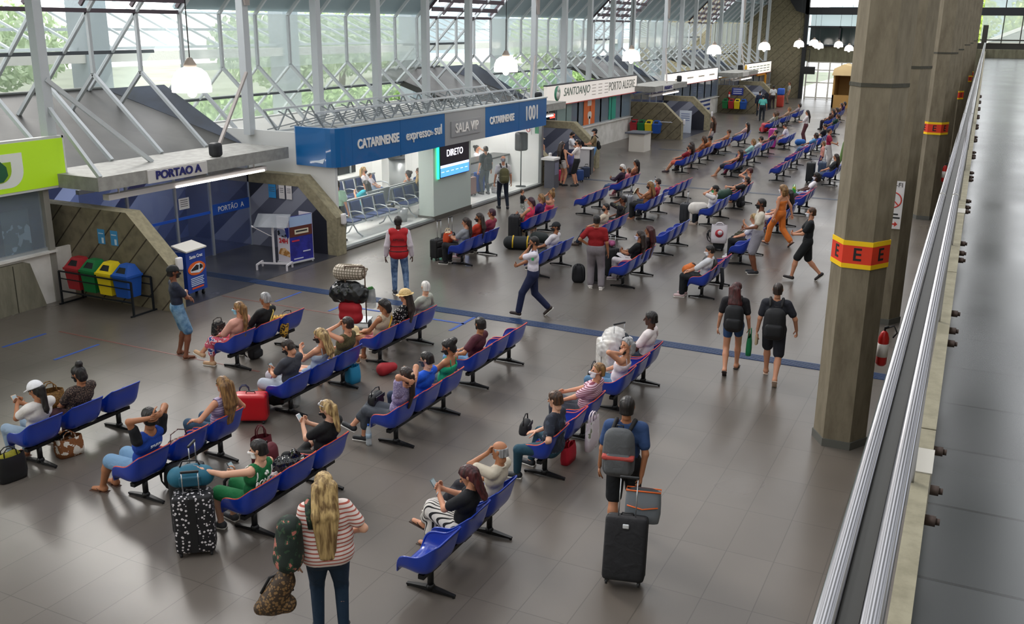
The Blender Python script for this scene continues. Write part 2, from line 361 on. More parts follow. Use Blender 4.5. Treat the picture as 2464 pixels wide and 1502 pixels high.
def person(label, pos, face, pose='stand', S=1.0, skin='l', hair=('short', 'dark'), top=('tee', '#888888'), bot=('jeans', '#26364f'),
           shoes=('shoe', '#222222'), mask='#17181c', hat=None, arms=('side', 'side'), legs=None, lean=None, head=(0, 0), fat=1.0, res=None,
           group=None, hipz=None, z0=0, twist=0, extra=(), name='person', chop=None):
    dist = math.hypot(pos[0], pos[1]); 
    if res is None: res = .013 if dist < 17 else (.017 if dist < 26 else (.024 if dist < 40 else .032))
    near = dist < 26; hr = .0075 if dist < 17 else (.011 if near else .018)
    P0 = []; sit = pose == 'sit'
    if lean is None: lean = 14 if sit else 2
    s = S
    hip = V3(0, 0, (hipz if hipz is not None else (.475 if sit else .925*s)))
    Rz = rot('Z', math.radians(twist))
    la = math.radians(lean); up = V3(0, -math.sin(la), math.cos(la)); rt = X3.copy(); fw = np.cross(up, rt)
    rt2 = Rz@rt; fw2 = Rz@fw
    def T(r, f, u): return hip+(rt2*r+fw2*f+up*u)*s if u > .2 else hip+(rt*r+fw*f+up*u)*s
    fl = [(fw, .85)]
    torso = [cap(T(-.065, -.01, .0), T(.065, -.01, .0), .108*s*fat, None, fl), cap(T(-.05*fat, .0, .15), T(.05*fat, .0, .15), .098*s*fat, None, fl),
             cap(T(-.075, 0, .33), T(.075, 0, .33), .108*s*(fat*.5+.5), None, fl), cap(T(-.135, -.01, .445), T(.135, -.01, .445), .056*s, .056*s),
             cap(T(0, 0, .05), T(0, 0, .36), .10*s*fat, .105*s, [(rt, 1.25), (fw, .85)])]
    hd = head; Hr = rot('Z', math.radians(hd[0]+twist))@rot('X', math.radians(hd[1]))
    hup = Hr@Z3; hf = Hr@Y3; hx = Hr@X3
    nb = T(0, -.01, .48); hc = nb+(up*.5+Z3*.5)*.105*s+hup*.085*s+hf*.015*s
    neck = cap(T(0, -.005, .43), hc-hup*.06*s-hf*.012*s, .056*s, .047*s)
    def HP(x, y, z): return hc+(hx*x+hf*y+hup*z)*s
    sh = {-1: T(-.178, -.005, .438), 1: T(.178, -.005, .438)}
    hands = {}; armp = {-1: [], 1: []}; eps = .0
    cz = {'side': (lambda q: (sh[q]+V3(q*.10, .05, -.53)*s, V3(q*.3, -1, 0))), 'swingf': (lambda q: (sh[q]+V3(q*.07, .24, -.47)*s, V3(q*.3, -1, -.2))),
          'swingb': (lambda q: (sh[q]+V3(q*.12, -.18, -.49)*s, V3(q*.5, -1, 0))),
          'lap': (lambda q: (hip+V3(q*.09, .27, .12)*s, V3(q*1.0, -.5, -.5))), 'knee': (lambda q: (hip+V3(q*.13, .36, .10)*s, V3(q*1, -.4, -.3))),
          'phone': (lambda q: (T(q*.045, .36, .28), V3(q*.8, -.2, -1))), 'phonelow': (lambda q: (T(q*.05, .33, .14), V3(q*.9, -.2, -.8))),
          'head': (lambda q: (HP(q*.055, -.125, .05), V3(q*1.0, .55, .35))), 'neck': (lambda q: (HP(q*.045, -.125, -.07), V3(q*1.0, .6, .3))),
          'chin': (lambda q: (HP(q*.03, .13, -.12), V3(q*.7, .1, -1))), 'face': (lambda q: (HP(q*.05, .13, -.02), V3(q*.8, .1, -1))),
          'cross': (lambda q: (T(-q*.10, .20, .22+q*.02), V3(q*1, .1, -.5))), 'hip': (lambda q: (hip+V3(q*.19, .02, .10)*s, V3(q*1, -.55, 0))),
          'rest': (lambda q: (hip+V3(q*.27, .17, .16)*s, V3(q*1, -.8, 0))), 'ear': (lambda q: (HP(q*.13, .04, -.02), V3(q*1, .2, -.8))),
          'backrest': (lambda q: (hip+V3(q*.50, -.16, .33)*s, V3(q*.6, -1, .2)))}
    for q, md in ((-1, arms[0]), (1, arms[1])):
        if isinstance(md, str): tg, hint = cz[md](q)
        else: tg = V3(*md[:3]); hint = V3(*(md[3] if len(md) > 3 else (q*.8, -.6, -.4)))
        el, wr = ik(sh[q], tg, .285*s, .245*s, hint)
        armp[q] = [cap(sh[q], el, .048*s, .038*s), cap(el, wr, .038*s, .026*s)]
        d = unit(wr-el); 
        if md in ('head', 'neck'): d = unit(d*.5+V3(-q, 0, .25)); n = hf
        elif md in ('face', 'chin', 'ear'): d = unit(d*.4+(hc-wr)*2+Z3*.5); n = unit(-hf)
        elif md in ('lap', 'knee', 'rest'): n = -Z3; d = unit(d+fw*.5)
        elif md in ('phone', 'phonelow'): n = unit(-hf*.3+V3(-q, 0, .4)); d = unit(d+V3(-q*.5, 0, .5))
        elif md in ('side', 'swingf', 'swingb'): n = V3(-q, 0, 0)
        else: n = unit(V3(-q, 0, -.4))
        if abs(n@d) > .95: n = Y3
        hands[q] = (wr, d, n, md, el)
    legp = {-1: [], 1: []}; feet = {}
    lg = legs or ('down' if sit else 'stand')
    gz = .085*s
    LT = {'down': [(-.11, .44, gz), (.11, .44, gz)], 'fwd': [(-.10, .66, gz), (.10, .66, gz)], 'out': [(-.12, .80, gz), (.10, .80, gz)],
          'cross': [(-.10, .50, gz), (-.20, .62, .26)], 'crossl': [(.20, .62, .26), (.10, .50, gz)], 'ankles': [(.06, .62, gz), (-.06, .64, gz+.03)],
          'wide': [(-.22, .42, gz), (.22, .42, gz)], 'under': [(-.10, .24, gz), (.10, .28, gz)], 'xleg': [(.10, .30, .39), (-.10, .36, .42)],
          'oneout': [(-.15, .44, gz), (.12, .62, gz)], 'stand': [(-.11, .02, gz), (.12, -.02, gz)], 'walk': [(-.09, .30, gz), (.09, -.34, gz+.09)],
          'walkb': [(-.09, -.26, gz+.07), (.09, .24, gz)], 'apart': [(-.17, .0, gz), (.15, .05, gz)], 'together': [(-.07, 0, gz), (.07, .02, gz)],
          'easy': [(-.10, .08, gz), (.15, -.04, gz)]}[lg] if isinstance(lg, str) else lg
    for q, tg in ((-1, LT[0]), (1, LT[1])):
        hj = hip+V3(q*.088*s, .0, -.02*s); t = V3(*tg)
        if not sit: t = V3(t[0]*s, t[1]*s, t[2])
        hint = V3(q*.15, .35, 1) if sit else V3(q*.1, 1, .1)
        if lg == 'xleg': hint = V3(q*1, .6, .15)
        if lg == 'wide': hint = V3(q*.7, .35, 1)
        kn, an = ik(hj, t, .43*s, .42*s, hint)
        legp[q] = [cap(hj, kn, .083*s*(fat*.6+.4), .056*s), cap(kn, kn+(an-kn)*.35, .054*s, .056*s, [(Y3, 1.05)]), cap(kn+(an-kn)*.35, an, .056*s, .034*s)]
        lift = an[2]-gz; shin = unit(an-kn)
        fd = unit(V3(q*.18, 1, 0))
        if lift > .03:
            fd = unit(np.cross(X3, shin)); fd = fd if fd[1] > 0 else -fd
            if sit: fd = unit(fd+V3(0, .2, -.3))
        dn = -unit(Z3-fd*(Z3@fd))
        feet[q] = (an, fd, dn, kn)
    body = torso+[neck]+armp[-1]+armp[1]+legp[-1]+legp[1]
    for q in (-1, 1):
        wr, d, n, md, el = hands[q]
        body.append(cap(wr-d*.005, wr+d*.075*s, .026*s, .034*s, [(n, .42), (unit(np.cross(d, n)), 1.15)]))
        an, fd, dn, kn = feet[q]
        body += [cap(an, an+dn*.045*s-fd*.02*s, .034*s, .036*s), cap(an+dn*.045*s-fd*.02*s, an+dn*.058*s+fd*.14*s, .034*s, .024*s, [(unit(np.cross(fd, dn)), 1.25)])]
    mb = MB(); v, f = sdf(body, res, .022); mb.add(v, f, 0, None, True)
    hp = [cap(HP(0, -.014, .022), HP(0, -.006, .022), .089*s, None, [(hx, .84)]), cap(HP(0, .03, -.02), HP(0, .046, -.07), .062*s, .040*s, [(hx, .9)]),
          cap(HP(0, .055, -.092), HP(0, .06, -.092), .024*s), cap(HP(0, .09, .002), HP(0, .108, -.03), .010*s, .015*s), cap(HP(0, -.02, -.05), HP(0, -.03, -.11), .05*s, .048*s)]
    for q in (-1, 1): hp.append(cap(HP(q*.077, -.008, -.012), HP(q*.08, -.012, .008), .019*s, .021*s, [(hx, .4)]))
    v, f = sdf(hp, hr, .012); mb.add(v, f, 0, None, True)
    for q in (-1, 1): mb.ball(HP(q*.031, .083, .008), .0105*s, 4, 1)
    mb.ball(HP(0, .088, -.052), (.02*s, .008*s, .006*s), 4, 2)
    for q in (-1, 1): wr, d, n, md, el = hands[q]; hand(mb, wr, d, n, s, .3 if md in ('side', 'head', 'neck', 'lap', 'knee') else .75, 1)
    root = empty(name, (pos[0], pos[1], z0), math.radians(face-90), label, 'child' if name == 'child' else 'person', group)
    skm = mat(SK.get(skin, skin), .55)
    mb.build('body', [skm, mat('#1a120e', .2), mat('#8a4a42', .5)], root)
    def part(nm, prims, rs, k, clips, m, infl=0, noise=None, extra_mb=None):
        v, f = sdf(prims, rs, k, clips, infl, noise)
        b = extra_mb or MB()
        if len(f): b.add(v, f, 0, None, True)
        return b.build(nm, m, root)
    # hair
    hs, hcol = hair
    hm = hair_mat(hcol)
    cran = [cap(HP(0, -.016, .024), HP(0, -.008, .024), .089*s, None, [(hx, .84)])]
    cut = below(HP(0, .035, .02), hf*.8-hup*.6)
    cut0 = cut; hb = HP(0, -.035, 0).astype(np.float32); hfv = hf.astype(np.float32)
    cut = lambda P: np.minimum(cut0(P), (P-hb)@hfv)
    path = []
    if hs in ('long', 'pony', 'vlong', 'mid', 'side'):
        L = {'long': .30, 'pony': .24, 'vlong': .44, 'mid': .14, 'side': .3}[hs]
        wd_ = {'long': .055, 'pony': .012, 'vlong': .06, 'mid': .055, 'side': .03}[hs]; r0 = .045 if hs != 'pony' else .03
        a = HP(0, -.07, .0) if hs != 'pony' else HP(0, -.105, .0); b_ = T(0, -.145, .43) if hs != 'mid' else HP(0, -.07, -.10)
        if hs == 'mid':
            for o in (-1, 0, 1): path.append(cap(a+hx*o*.055*s, b_+hx*o*.06*s, .045*s, .04*s))
        else:
            c_ = T(0, -.155, .46-L)
            for o in ((-1, 0, 1) if hs != 'pony' else (0,)):
                path.append(cap(a+hx*o*wd_*s, b_+rt*o*(wd_+.012)*s, r0*s, r0*.9*s)); path.append(cap(b_+rt*o*(wd_+.012)*s, c_+rt*o*wd_*.6*s, r0*.9*s, r0*.55*s, [(fw, .7)]))
    if hs == 'bun': path.append(cap(HP(0, -.11, .05), HP(0, -.12, .06), .042*s))
    if hs == 'topbun': path.append(cap(HP(0, -.06, .125), HP(0, -.07, .14), .035*s))
    nz = None; inf = .014*s
    if hs == 'curly':
        inf = .034*s; path.append(cap(HP(0, -.07, -.03), HP(0, -.07, -.09), .07*s, .07*s))
        nz = lambda P: .012*np.sin(P[..., 0]*95)*np.sin(P[..., 1]*88+1)*np.sin(P[..., 2]*92)
    elif near: nz = lambda P: .0035*np.sin(P[..., 0]*150+P[..., 1]*90)*np.sin(P[..., 1]*110-P[..., 0]*60)
    if hs != 'none':
        cl = [cut]
        if hs == 'bald': inf = .006*s; cl.append(below(HP(0, -.02, .045), hup))
        if hs in ('short', 'crop', 'bald'): cl.append(below(HP(0, 0, -.065), -hup)); inf = {'short': .012, 'crop': .007, 'bald': .006}[hs]*s
        if hs == 'crop': inf = .007*s
        pr = cran+[cap(HP(0, -.035, -.03), HP(0, -.04, -.05), .066*s)]+path
        part('hair', pr, hr, .02, cl, hm, inf, nz)
    if hat:
        kd, hc_ = hat; b = MB()
        if kd in ('cap', 'capback'):
            hh = hf if kd == 'cap' else -hf
            v, f = sdf(cran, hr, .02, [below(HP(0, 0, .03), -hup)], .024*s); b.add(v, f, 0, None, True)
            v, f = sdf([cap(HP(0, 0, .035)+hh*.075*s, HP(0, 0, .02)+hh*.135*s, .058*s, .05*s, [(hup, .12)])], hr, .01); b.add(v, f, 0, None, True)
            part_m = mat(hc_, .8)
        else:
            v, f = sdf(cran, hr, .02, [below(HP(0, 0, .035), -hup)], .03*s); b.add(v, f, 0, None, True)
            v, f = sdf([cap(HP(0, 0, .03), HP(0, -.01, .03), .165*s, None, [(hup, .06)])], hr, .01); b.add(v, f, 0, None, True)
            part_m = mat(hc_, .85, 0, 'noise', '#d8bf8e', 60)
        b.build('hat', part_m, root)
    if mask:
        v, f = sdf(hp[1:4], hr, .02, [below(HP(0, .035, 0), -hf), below(HP(0, 0, -.016), hup*1.0), below(HP(0, 0, -.105), -hup)], .011*s)
        b = MB()
        if len(f): b.add(v, f, 0, None, True)
        for q in (-1, 1): b.tube([HP(q*.052, .06, -.03), HP(q*.078, .03, -.02), HP(q*.083, -.01, -.005)], .0025*s, 4)
        b.build('face_mask', mat(mask, .7), root)
    # top
    tk, tm = top[0], top[1]
    tm = tm if not isinstance(tm, str) else mat(tm, .85)
    if tk != 'none':
        pr = list(torso); arm_r = 0
        frac = {'tee': .66, 'polo': .68, 'long': 1.9, 'tank': 0, 'strap': 0, 'dress': 0, 'tube': 0, 'sleeveless': 0, 'half': .95}[tk]
        ps = []
        for q in (-1, 1):
            a, e = armp[q][0][0], armp[q][0][1]
            if frac > 0:
                fr = min(frac, 1); ps.append(cap(a, a+(e-a)*fr, .055*s, .05*s if frac < 1 else .046*s))
            if frac > 1: w2 = armp[q][1][1]; ps.append(cap(e, e+(w2-e)*(frac-1), .045*s, .036*s))
        cl = []
        hem = -.10 if not sit else -.03
        if top[0] == 'dress': hem = -.2
        cl.append(below(T(0, 0, hem), -up))
        if tk in ('tank', 'strap', 'tube', 'sleeveless'):
            r_ = .085 if tk == 'tank' else (.10 if tk == 'strap' else .07)
            if tk == 'tube': cl.append(below(T(0, 0, .36), up))
            elif tk == 'strap': cl.append(below(T(0, 0, .375), up))
            else: cl += [nosphere(sh[-1]+V3(0, 0, 0), r_*s*.9), nosphere(sh[1], r_*s*.9), nosphere(T(0, .0, .50), .085*s)]
        else: cl.append(nosphere(nb+up*.03*s+fw*.015*s, .066*s))
        if tk == 'tank': cl += []
        ex = MB()
        if tk == 'strap':
            for q in (-1, 1): ex.tube([T(q*.075, -.105, .33), T(q*.085, -.06, .475), T(q*.08, .03, .495), T(q*.075, .105, .36)], .009*s, 5)
        if tk == 'polo' or tk == 'long': ex.tube([T(.07*math.cos(t*PI/6), -.015+.062*math.sin(t*PI/6), .475-.02*math.sin(t*PI/6)) for t in range(12)], .013*s, 5, closed=True)
        if tk == 'dress':
            pr = pr+[cap(hip+V3(0, .02, 0), hip+V3(0, .03, -.45*s if not sit else -.1), .14*s, .2*s)]; cl = cl[1:]
        part('shirt' if tk not in ('dress', 'tank', 'strap', 'tube') else ('dress' if tk == 'dress' else 'tank_top'), pr+ps, res, .025, cl, tm, .015*s, None, ex)
    # bottom
    bk, bm = bot[0], bot[1]; bm = bm if not isinstance(bm, str) else mat(bm, .85)
    if bk != 'none':
        pr = [torso[0], cap(T(-.05, 0, .06), T(.05, 0, .06), .10*s*fat, None, fl)]; inf = {'jeans': .012, 'pants': .018, 'shorts': .024, 'mini': .014, 'loose': .028, 'skirt': .03, 'capri': .018, 'leggings': .008}[bk]*s
        fr = {'jeans': 2, 'pants': 2, 'shorts': .92, 'mini': .42, 'loose': 2, 'skirt': 1.7, 'capri': 1.6, 'leggings': 2}[bk]
        for q in (-1, 1):
            a, kn = legp[q][0][0], legp[q][0][1]; an = legp[q][2][1]; g = min(fr, 1)
            r2 = .056 if fr >= 1 else .068
            pr.append(cap(a, a+(kn-a)*g, .085*s*(fat*.6+.4), r2*s))
            if fr > 1: h2 = min(fr-1, .93); pr.append(cap(kn, kn+(an-kn)*h2, .057*s, (.040 if bk in ('jeans', 'leggings') else .05)*s))
        if bk == 'skirt':
            a, b_ = legp[-1][0][1], legp[1][0][1]; pr += [cap(a, b_, .06*s), cap(hip, (a+b_)/2, .11*s, .09*s, [(rt, 1.3)])]
        part({'jeans': 'jeans', 'skirt': 'skirt', 'leggings': 'leggings'}.get(bk, 'trousers' if fr == 2 else 'shorts'), pr, res, .02, [below(T(0, 0, .10), up)], bm, inf)
    # shoes
    sk, sc_ = shoes
    if sk != 'none' and not chop:
        for q in (-1, 1):
            an, fd, dn, kn = feet[q]; sd = unit(np.cross(fd, dn)); b = MB()
            if sk == 'shoe':
                pr = [cap(an+dn*.01*s, an+dn*.04*s-fd*.022*s, .04*s, .045*s), cap(an+dn*.045*s-fd*.03*s, an+dn*.05*s+fd*.15*s, .042*s, .036*s, [(sd, 1.12)])]
                v, f = sdf(pr, min(res, .016), .02, [below(an+dn*.078*s, dn)]); b.add(v, f, 0, None, True)
            M_ = Matrix([list(sd), list(fd), list(-dn)]).transposed().to_4x4(); M_.translation = Vector(an+dn*(.079 if sk == 'shoe' else .085)*s+fd*.055*s)
            b.rbox((0, 0, 0), (.080*s, .25*s, .020*s if sk == 'shoe' else .016*s), .045*s, 1, M_)
            if sk == 'flip':
                c0 = an+dn*.062*s
                b.tube([c0+sd*.045*s+fd*.02*s+dn*.012, c0+sd*.028*s+fd*.07*s-dn*.018, c0+fd*.125*s+dn*.0, c0-sd*.028*s+fd*.07*s-dn*.018, c0-sd*.045*s+fd*.02*s+dn*.012], .008*s, 5, 1)
            solec = '#e8e4de' if sk == 'shoe' and near else sc_
            b.build('shoe' if sk == 'shoe' else 'sandal', [mat(sc_, .6), mat(solec if not isinstance(sole_over.get(label), str) else sole_over[label], .7)], root)
    return root, dict(hands=hands, feet=feet, T=T, HP=HP, hip=hip, up=up, fw=fw, rt=rt, s=s, hf=hf, hup=hup, hx=hx, hc=hc, torso=torso, neck=neck)
sole_over = {}
def arr(M, p): return M @ Vector(p)
# ---------------- furniture and bags ----------------
BLUE = mat('#0c35a2', .28, spec=.6, coat=.3); ORANGE = mat('#d4491f', .4); BLACKM = mat('#101114', .4, .3)
def seat_surf():
    cz = np.array([(-.30, .37), (-.27, .42), (-.20, .435), (-.08, .42), (.05, .40), (.15, .41), (.215, .47), (.25, .56), (.275, .66), (.295, .745), (.325, .785)])
    ez = np.array([(-.275, .39), (-.255, .47), (-.23, .545), (-.18, .60), (-.08, .62), (.02, .62), (.09, .635), (.15, .67), (.205, .71), (.26, .75), (.31, .785)])
    for A in (cz, ez): A[:, 0] = np.where(A[:, 0] < 0, A[:, 0]*.80, A[:, 0]*.88); A[:, 1] -= .065
    nv = 21; nu = 19; tt = np.linspace(0, 10, nv); C = np.stack([np.interp(tt, range(11), cz[:, i]) for i in (0, 1)], 1); E_ = np.stack([np.interp(tt, range(11), ez[:, i]) for i in (0, 1)], 1)
    for _ in range(2):
        for A in (C, E_): A[1:-1] = A[1:-1]*.5+(A[:-2]+A[2:])*.25
    G_ = np.zeros((nu, nv, 3))
    hw = np.interp(tt, range(11), [.24, .265, .28, .29, .295, .295, .29, .285, .28, .27, .255])
    for i, u in enumerate(np.linspace(-1, 1, nu)):
        w = abs(u)**5
        G_[i, :, 0] = C[:, 0]*(1-w)+E_[:, 0]*w; G_[i, :, 2] = C[:, 1]*(1-w)+E_[:, 1]*w
        G_[i, :, 1] = np.sign(u)*hw*(1-(1-abs(u))**1.6)
    return G_
SG = seat_surf()
def seat_parts(y, parent, orange):
    G_ = SG.copy(); du = np.gradient(G_, axis=0); dv = np.gradient(G_, axis=1); Nn = np.cross(du, dv); Nn /= np.linalg.norm(Nn, axis=2)[..., None]
    if Nn[9, 8, 2] < 0: Nn = -Nn
    nu, nv, _ = G_.shape; O = G_-Nn*.014; b = MB()
    idx = lambda i, j: i*nv+j
    q = [(idx(i, j), idx(i+1, j), idx(i+1, j+1), idx(i, j+1)) for i in range(nu-1) for j in range(nv-1)]
    b.add((G_+[0, y, 0]).reshape(-1, 3), q, 0, None, True); b.add((O+[0, y, 0]).reshape(-1, 3), [p[::-1] for p in q], 0, None, True)
    path = [G_[0, j] for j in range(nv)]+[G_[i, -1] for i in range(1, nu)]+[G_[-1, j] for j in range(nv-2, -1, -1)]+[G_[i, 0] for i in range(nu-2, 0, -1)]
    sh = b.tube([p+V3(-.003, y, -.006) for p in path], .011, 6, 0, closed=True)
    s = b.build('seat', BLUE, parent)
    if orange:
        r = MB(); top = path[3:-19]
        r.tube([p+V3(-.002, y, .004) for p in top], .008, 6)
        r.build('rim', ORANGE, s)
        p_ = MB(); I = G_+Nn*.007; i0, i1, j0, j1 = 3, 15, 3, 11
        p_.add((I[i0:i1+1, j0:j1+1]+[0, y, 0]).reshape(-1, 3), [(i*(j1-j0+1)+j, (i+1)*(j1-j0+1)+j, (i+1)*(j1-j0+1)+j+1, i*(j1-j0+1)+j+1) for i in range(i1-i0) for j in range(j1-j0)], 0, None, True)
        tag(p_.build('seat_pad', ORANGE, s))
    return s
SP = .69
def make_bench(orange):
    r = empty('seat_bench')
    for k in (-1, 0, 1): seat_parts(k*SP, r, orange)
    b = MB(); b.bar((.04, -SP-.2, .28), (.04, SP+.2, .28), .07, .05)
    for k in (-1, 0, 1): b.cbox((.02, k*SP, .32), (.22, .16, .02))
    b.build('beam', BLACKM, r)
    for k in (-1, 1):
        b = MB(); y = k*SP
        b.tube([(.04, y, .27), (.04, y, .06)], .036, 12); b.lathe([(.055, .04), (.05, .075), (.034, .10)], 12, 0, None, (.04, y, 0))
        for sx in (-1, 1):
            v = [(.04, y-.035, .02), (.04, y+.035, .02), (.04, y+.035, .07), (.04, y-.035, .07)]
            x2 = .04+sx*.30
            v += [(x2, y-.02, .015), (x2, y+.02, .015), (x2, y+.02, .035), (x2, y-.02, .035)]
            b.add(v, [(0, 1, 2, 3), (4, 7, 6, 5), (0, 4, 5, 1), (1, 5, 6, 2), (2, 6, 7, 3), (3, 7, 4, 0)])
            b.tube([(x2-sx*.015, y, 0), (x2-sx*.015, y, .02)], .018, 8)
        b.build('leg', BLACKM, r)
    return r
def root_at(name, loc, rz, label, cat, group=None): return empty(name, loc, math.radians(rz), label, cat, group)
WHEEL = mat('#15161a', .5); CHROME = mat('#b9bcc0', .25, .9)
def suitcase(label, loc, rz, size, m, handle=.35, tilt=0, group=None, soft=False, logo=None, stripe=None):
    w, d, h = size; r = root_at('suitcase', loc, rz, label, 'suitcase', group)
    r.rotation_euler = (math.radians(-tilt), 0, math.radians(rz))
    b = MB(); b.rbox((0, 0, h/2+.05), (w, d, h), .05); b.build('shell', m, r)
    b = MB()
    for z in ((.05+h*.02), ):
        pass
    b.tube([(-w/2*.93, -.0, .07), (-w/2*1.005, 0, .12), (-w/2*1.005, 0, h), (-w/2*.93, 0, h+.045), (w/2*.93, 0, h+.045), (w/2*1.005, 0, h), (w/2*1.005, 0, .12), (w/2*.93, 0, .07)], .006, 5, closed=True)
    b.build('zip', mat('#2a2b2e', .5), r)
    if handle:
        b = MB(); b.tube([(-w*.2, -d*.3, h+.04), (-w*.2, -d*.3, h+.05+handle)], .007, 6); b.tube([(w*.2, -d*.3, h+.04), (w*.2, -d*.3, h+.05+handle)], .007, 6)
        b.rbox((0, -d*.3, h+.055+handle), (w*.46, .03, .03), .012, 1); b.build('pull_handle', [CHROME, WHEEL], r)
    b = MB(); b.tube([(-.07, 0, h+.045), (-.06, 0, h+.075), (.06, 0, h+.075), (.07, 0, h+.045)], .009, 6); b.build('carry_handle', WHEEL, r)
    for sx in (-1, 1):
        for sy in (-1, 1):
            b = MB(); b.tube([(sx*w*.38-.012, sy*d*.32, .028), (sx*w*.38+.012, sy*d*.32, .028)], .028, 12); b.box((sx*w*.38-.018, sy*d*.32-.018, .03), (sx*w*.38+.018, sy*d*.32+.018, .06))
            b.build('wheel', WHEEL, r)
    if soft:
        b = MB(); b.rbox((0, -d/2-.012, .05+h*.33), (w*.8, .06, h*.5), .03); b.rbox((0, -d/2-.012, .05+h*.76), (w*.8, .05, h*.26), .025); b.build('front_pocket', m, r)
    if logo: b = MB(); b.rbox((0, -d/2-.012, .05+h*.86), (.07, .02, .05), .01); b.build('badge', mat('#c9ccd0', .3, .5), r)
    if stripe: b = MB(); b.cbox((0, -d/2-.002, h/2+.05), (w*.17, .012, h*.93)); b.cbox((0, d/2+.002, h/2+.05), (w*.17, .012, h*.93)); b.build('stripe', mat(stripe, .6), r)
    return r
def backpack(label, loc, rz, m, size=(.32, .2, .46), pitch=0, m2=None, group=None, band=None, straps=True, roll=0):
    w, d, h = size; r = root_at('backpack', loc, rz, label, 'backpack', group); r.rotation_euler = (math.radians(pitch), math.radians(roll), math.radians(rz))
    b = MB(); b.rbox((0, 0, h/2), (w, d*.8, h), .09, 0, None, .12, .02); b.build('main_bag', m, r)
    b = MB(); b.rbox((0, -d*.42, h*.3), (w*.78, d*.35, h*.42), .05, 0, None, 0, .01); b.build('front_pocket', m2 or m, r)
    if band:
        b = MB(); b.rbox((0, -d*.22, h*.44), (w*1.03, d*.86, h*.10), .03); b.build('band', mat(band, .8), r)
    if straps:
        for q in (-1, 1):
            b = MB(); b.tube([(q*w*.22, d*.38, h*.95), (q*w*.3, d*.58, h*.96), (q*w*.40, d*.75, h*.78), (q*w*.42, d*.72, h*.5), (q*w*.44, d*.6, h*.25), (q*w*.4, d*.38, h*.12)], [.014, .02, .022, .02, .012, .01], 6); b.build('strap', m, r)
    b = MB(); b.tube([(-.04, d*.2, h*.97), (-.035, d*.2, h*1.06), (.035, d*.2, h*1.06), (.04, d*.2, h*.97)], .009, 6); b.build('carry_loop', WHEEL, r)
    return r
def tote(label, loc, rz, m, size=(.36, .16, .32), hm=None, hl=.18, name='tote_bag', cat='bag', fill=None, group=None, slump=0, roll=0):
    w, d, h = size; r = root_at(name, loc, rz, label, cat, group); r.rotation_euler = (0, math.radians(roll), math.radians(rz))
    b = MB(); k = 24; rings = []
    prof = [(0, .84, .8), (.02, .92, .95), (.3, 1, 1.02), (.65, .99, .95), (1, .95, .62)]
    V = []; F = []
    for z, a, c in prof:
        for j in range(k):
            t = 2*PI*j/k; x = math.copysign(abs(math.cos(t))**.5, math.cos(t)); y = math.copysign(abs(math.sin(t))**.5, math.sin(t))
            V.append((x*w/2*a+slump*z*z*.1, y*d/2*c, z*h*(1-.04*math.sin(3*t)*z)))
    for i in range(4): F += [(i*k+j, i*k+(j+1) % k, (i+1)*k+(j+1) % k, (i+1)*k+j) for j in range(k)]
    F.append(tuple(range(k))[::-1]); b.add(V, F, 0, None, True); V2 = [(x*.97, y*.95, z-.005) for x, y, z in V[2*k:]]
    b.add(V2, [q[::-1] for q in [(i*k+j, i*k+(j+1) % k, (i+1)*k+(j+1) % k, (i+1)*k+j) for i in range(2) for j in range(k)]]+[tuple(range(k))], 0, None, True)
    b.build('bag_body', m, r)
    if hl:
        for q in (-1, 1):
            b = MB(); b.tube([(-w*.22, q*d*.25, h*.85), (-w*.2, q*d*.2, h+hl*.6), (-w*.08, q*d*.16, h+hl), (w*.08, q*d*.16, h+hl), (w*.2, q*d*.2, h+hl*.6), (w*.22, q*d*.25, h*.85)], .009, 6); b.build('handle', hm or m, r)
    if fill:
        b = MB(); b.ball((0, 0, h*.93), (w*.4, d*.32, h*.16), 7); b.ball((w*.15, 0, h*1.0), (w*.2, d*.25, h*.12), 6); b.build('contents', mat(fill, .8), r)
    return r
def soft(name, label, cat, loc, rz, blobs, m, k=.04, res=.016, infl=0, noise=None, kids=(), group=None, z=0, clips=()):
    r = root_at(name, loc, rz, label, cat, group)
    v, f = sdf([cap(*bb) if len(bb) < 5 else cap(bb[0], bb[1], bb[2], bb[3], bb[4]) for bb in blobs], res, k, clips, infl, noise)
    b = MB(); b.add(v, f, 0, None, True); b.build('bag_body' if cat in ('bag', 'handbag', 'duffel bag', 'plastic bag') else 'cloth' if cat in ('jacket', 'clothes', 'bundle') else 'body', m, r)
    for nm, mb, mm in kids: mb.build(nm, mm, r)
    return r
def handbag(label, loc, rz, m, size=(.30, .13, .2), strap=.07, group=None, pitch=0):
    w, d, h = size; r = root_at('handbag', loc, rz, label, 'handbag', group); r.rotation_euler = (math.radians(pitch), 0, math.radians(rz))
    b = MB(); b.rbox((0, 0, h/2), (w, d, h), .045, 0, None, .25, .01); b.build('bag_body', m, r)
    b = MB(); b.tube([(-w*.4, 0, h*.8), (-w*.33, .0, h+strap*.7), (0, 0, h+strap), (w*.33, 0, h+strap*.7), (w*.4, 0, h*.8)], .009, 6); b.build('strap', m, r)
    b = MB(); b.rbox((0, -d/2, h*.72), (w*.8, .02, h*.3), .01); b.build('flap', m, r)
    return r
def phone(label, M, col='#101216', scr='#9fb4bd'):
    b = MB(); b.rbox((0, 0, 0), (.076, .011, .155), .005); o = b.build('phone', mat(col, .3), None); o.matrix_world = M; tag(o, label, 'phone')
    b = MB(); b.cbox((0, -.0065, 0), (.066, .002, .135)); b.build('screen', mat(scr, .2), o); return o
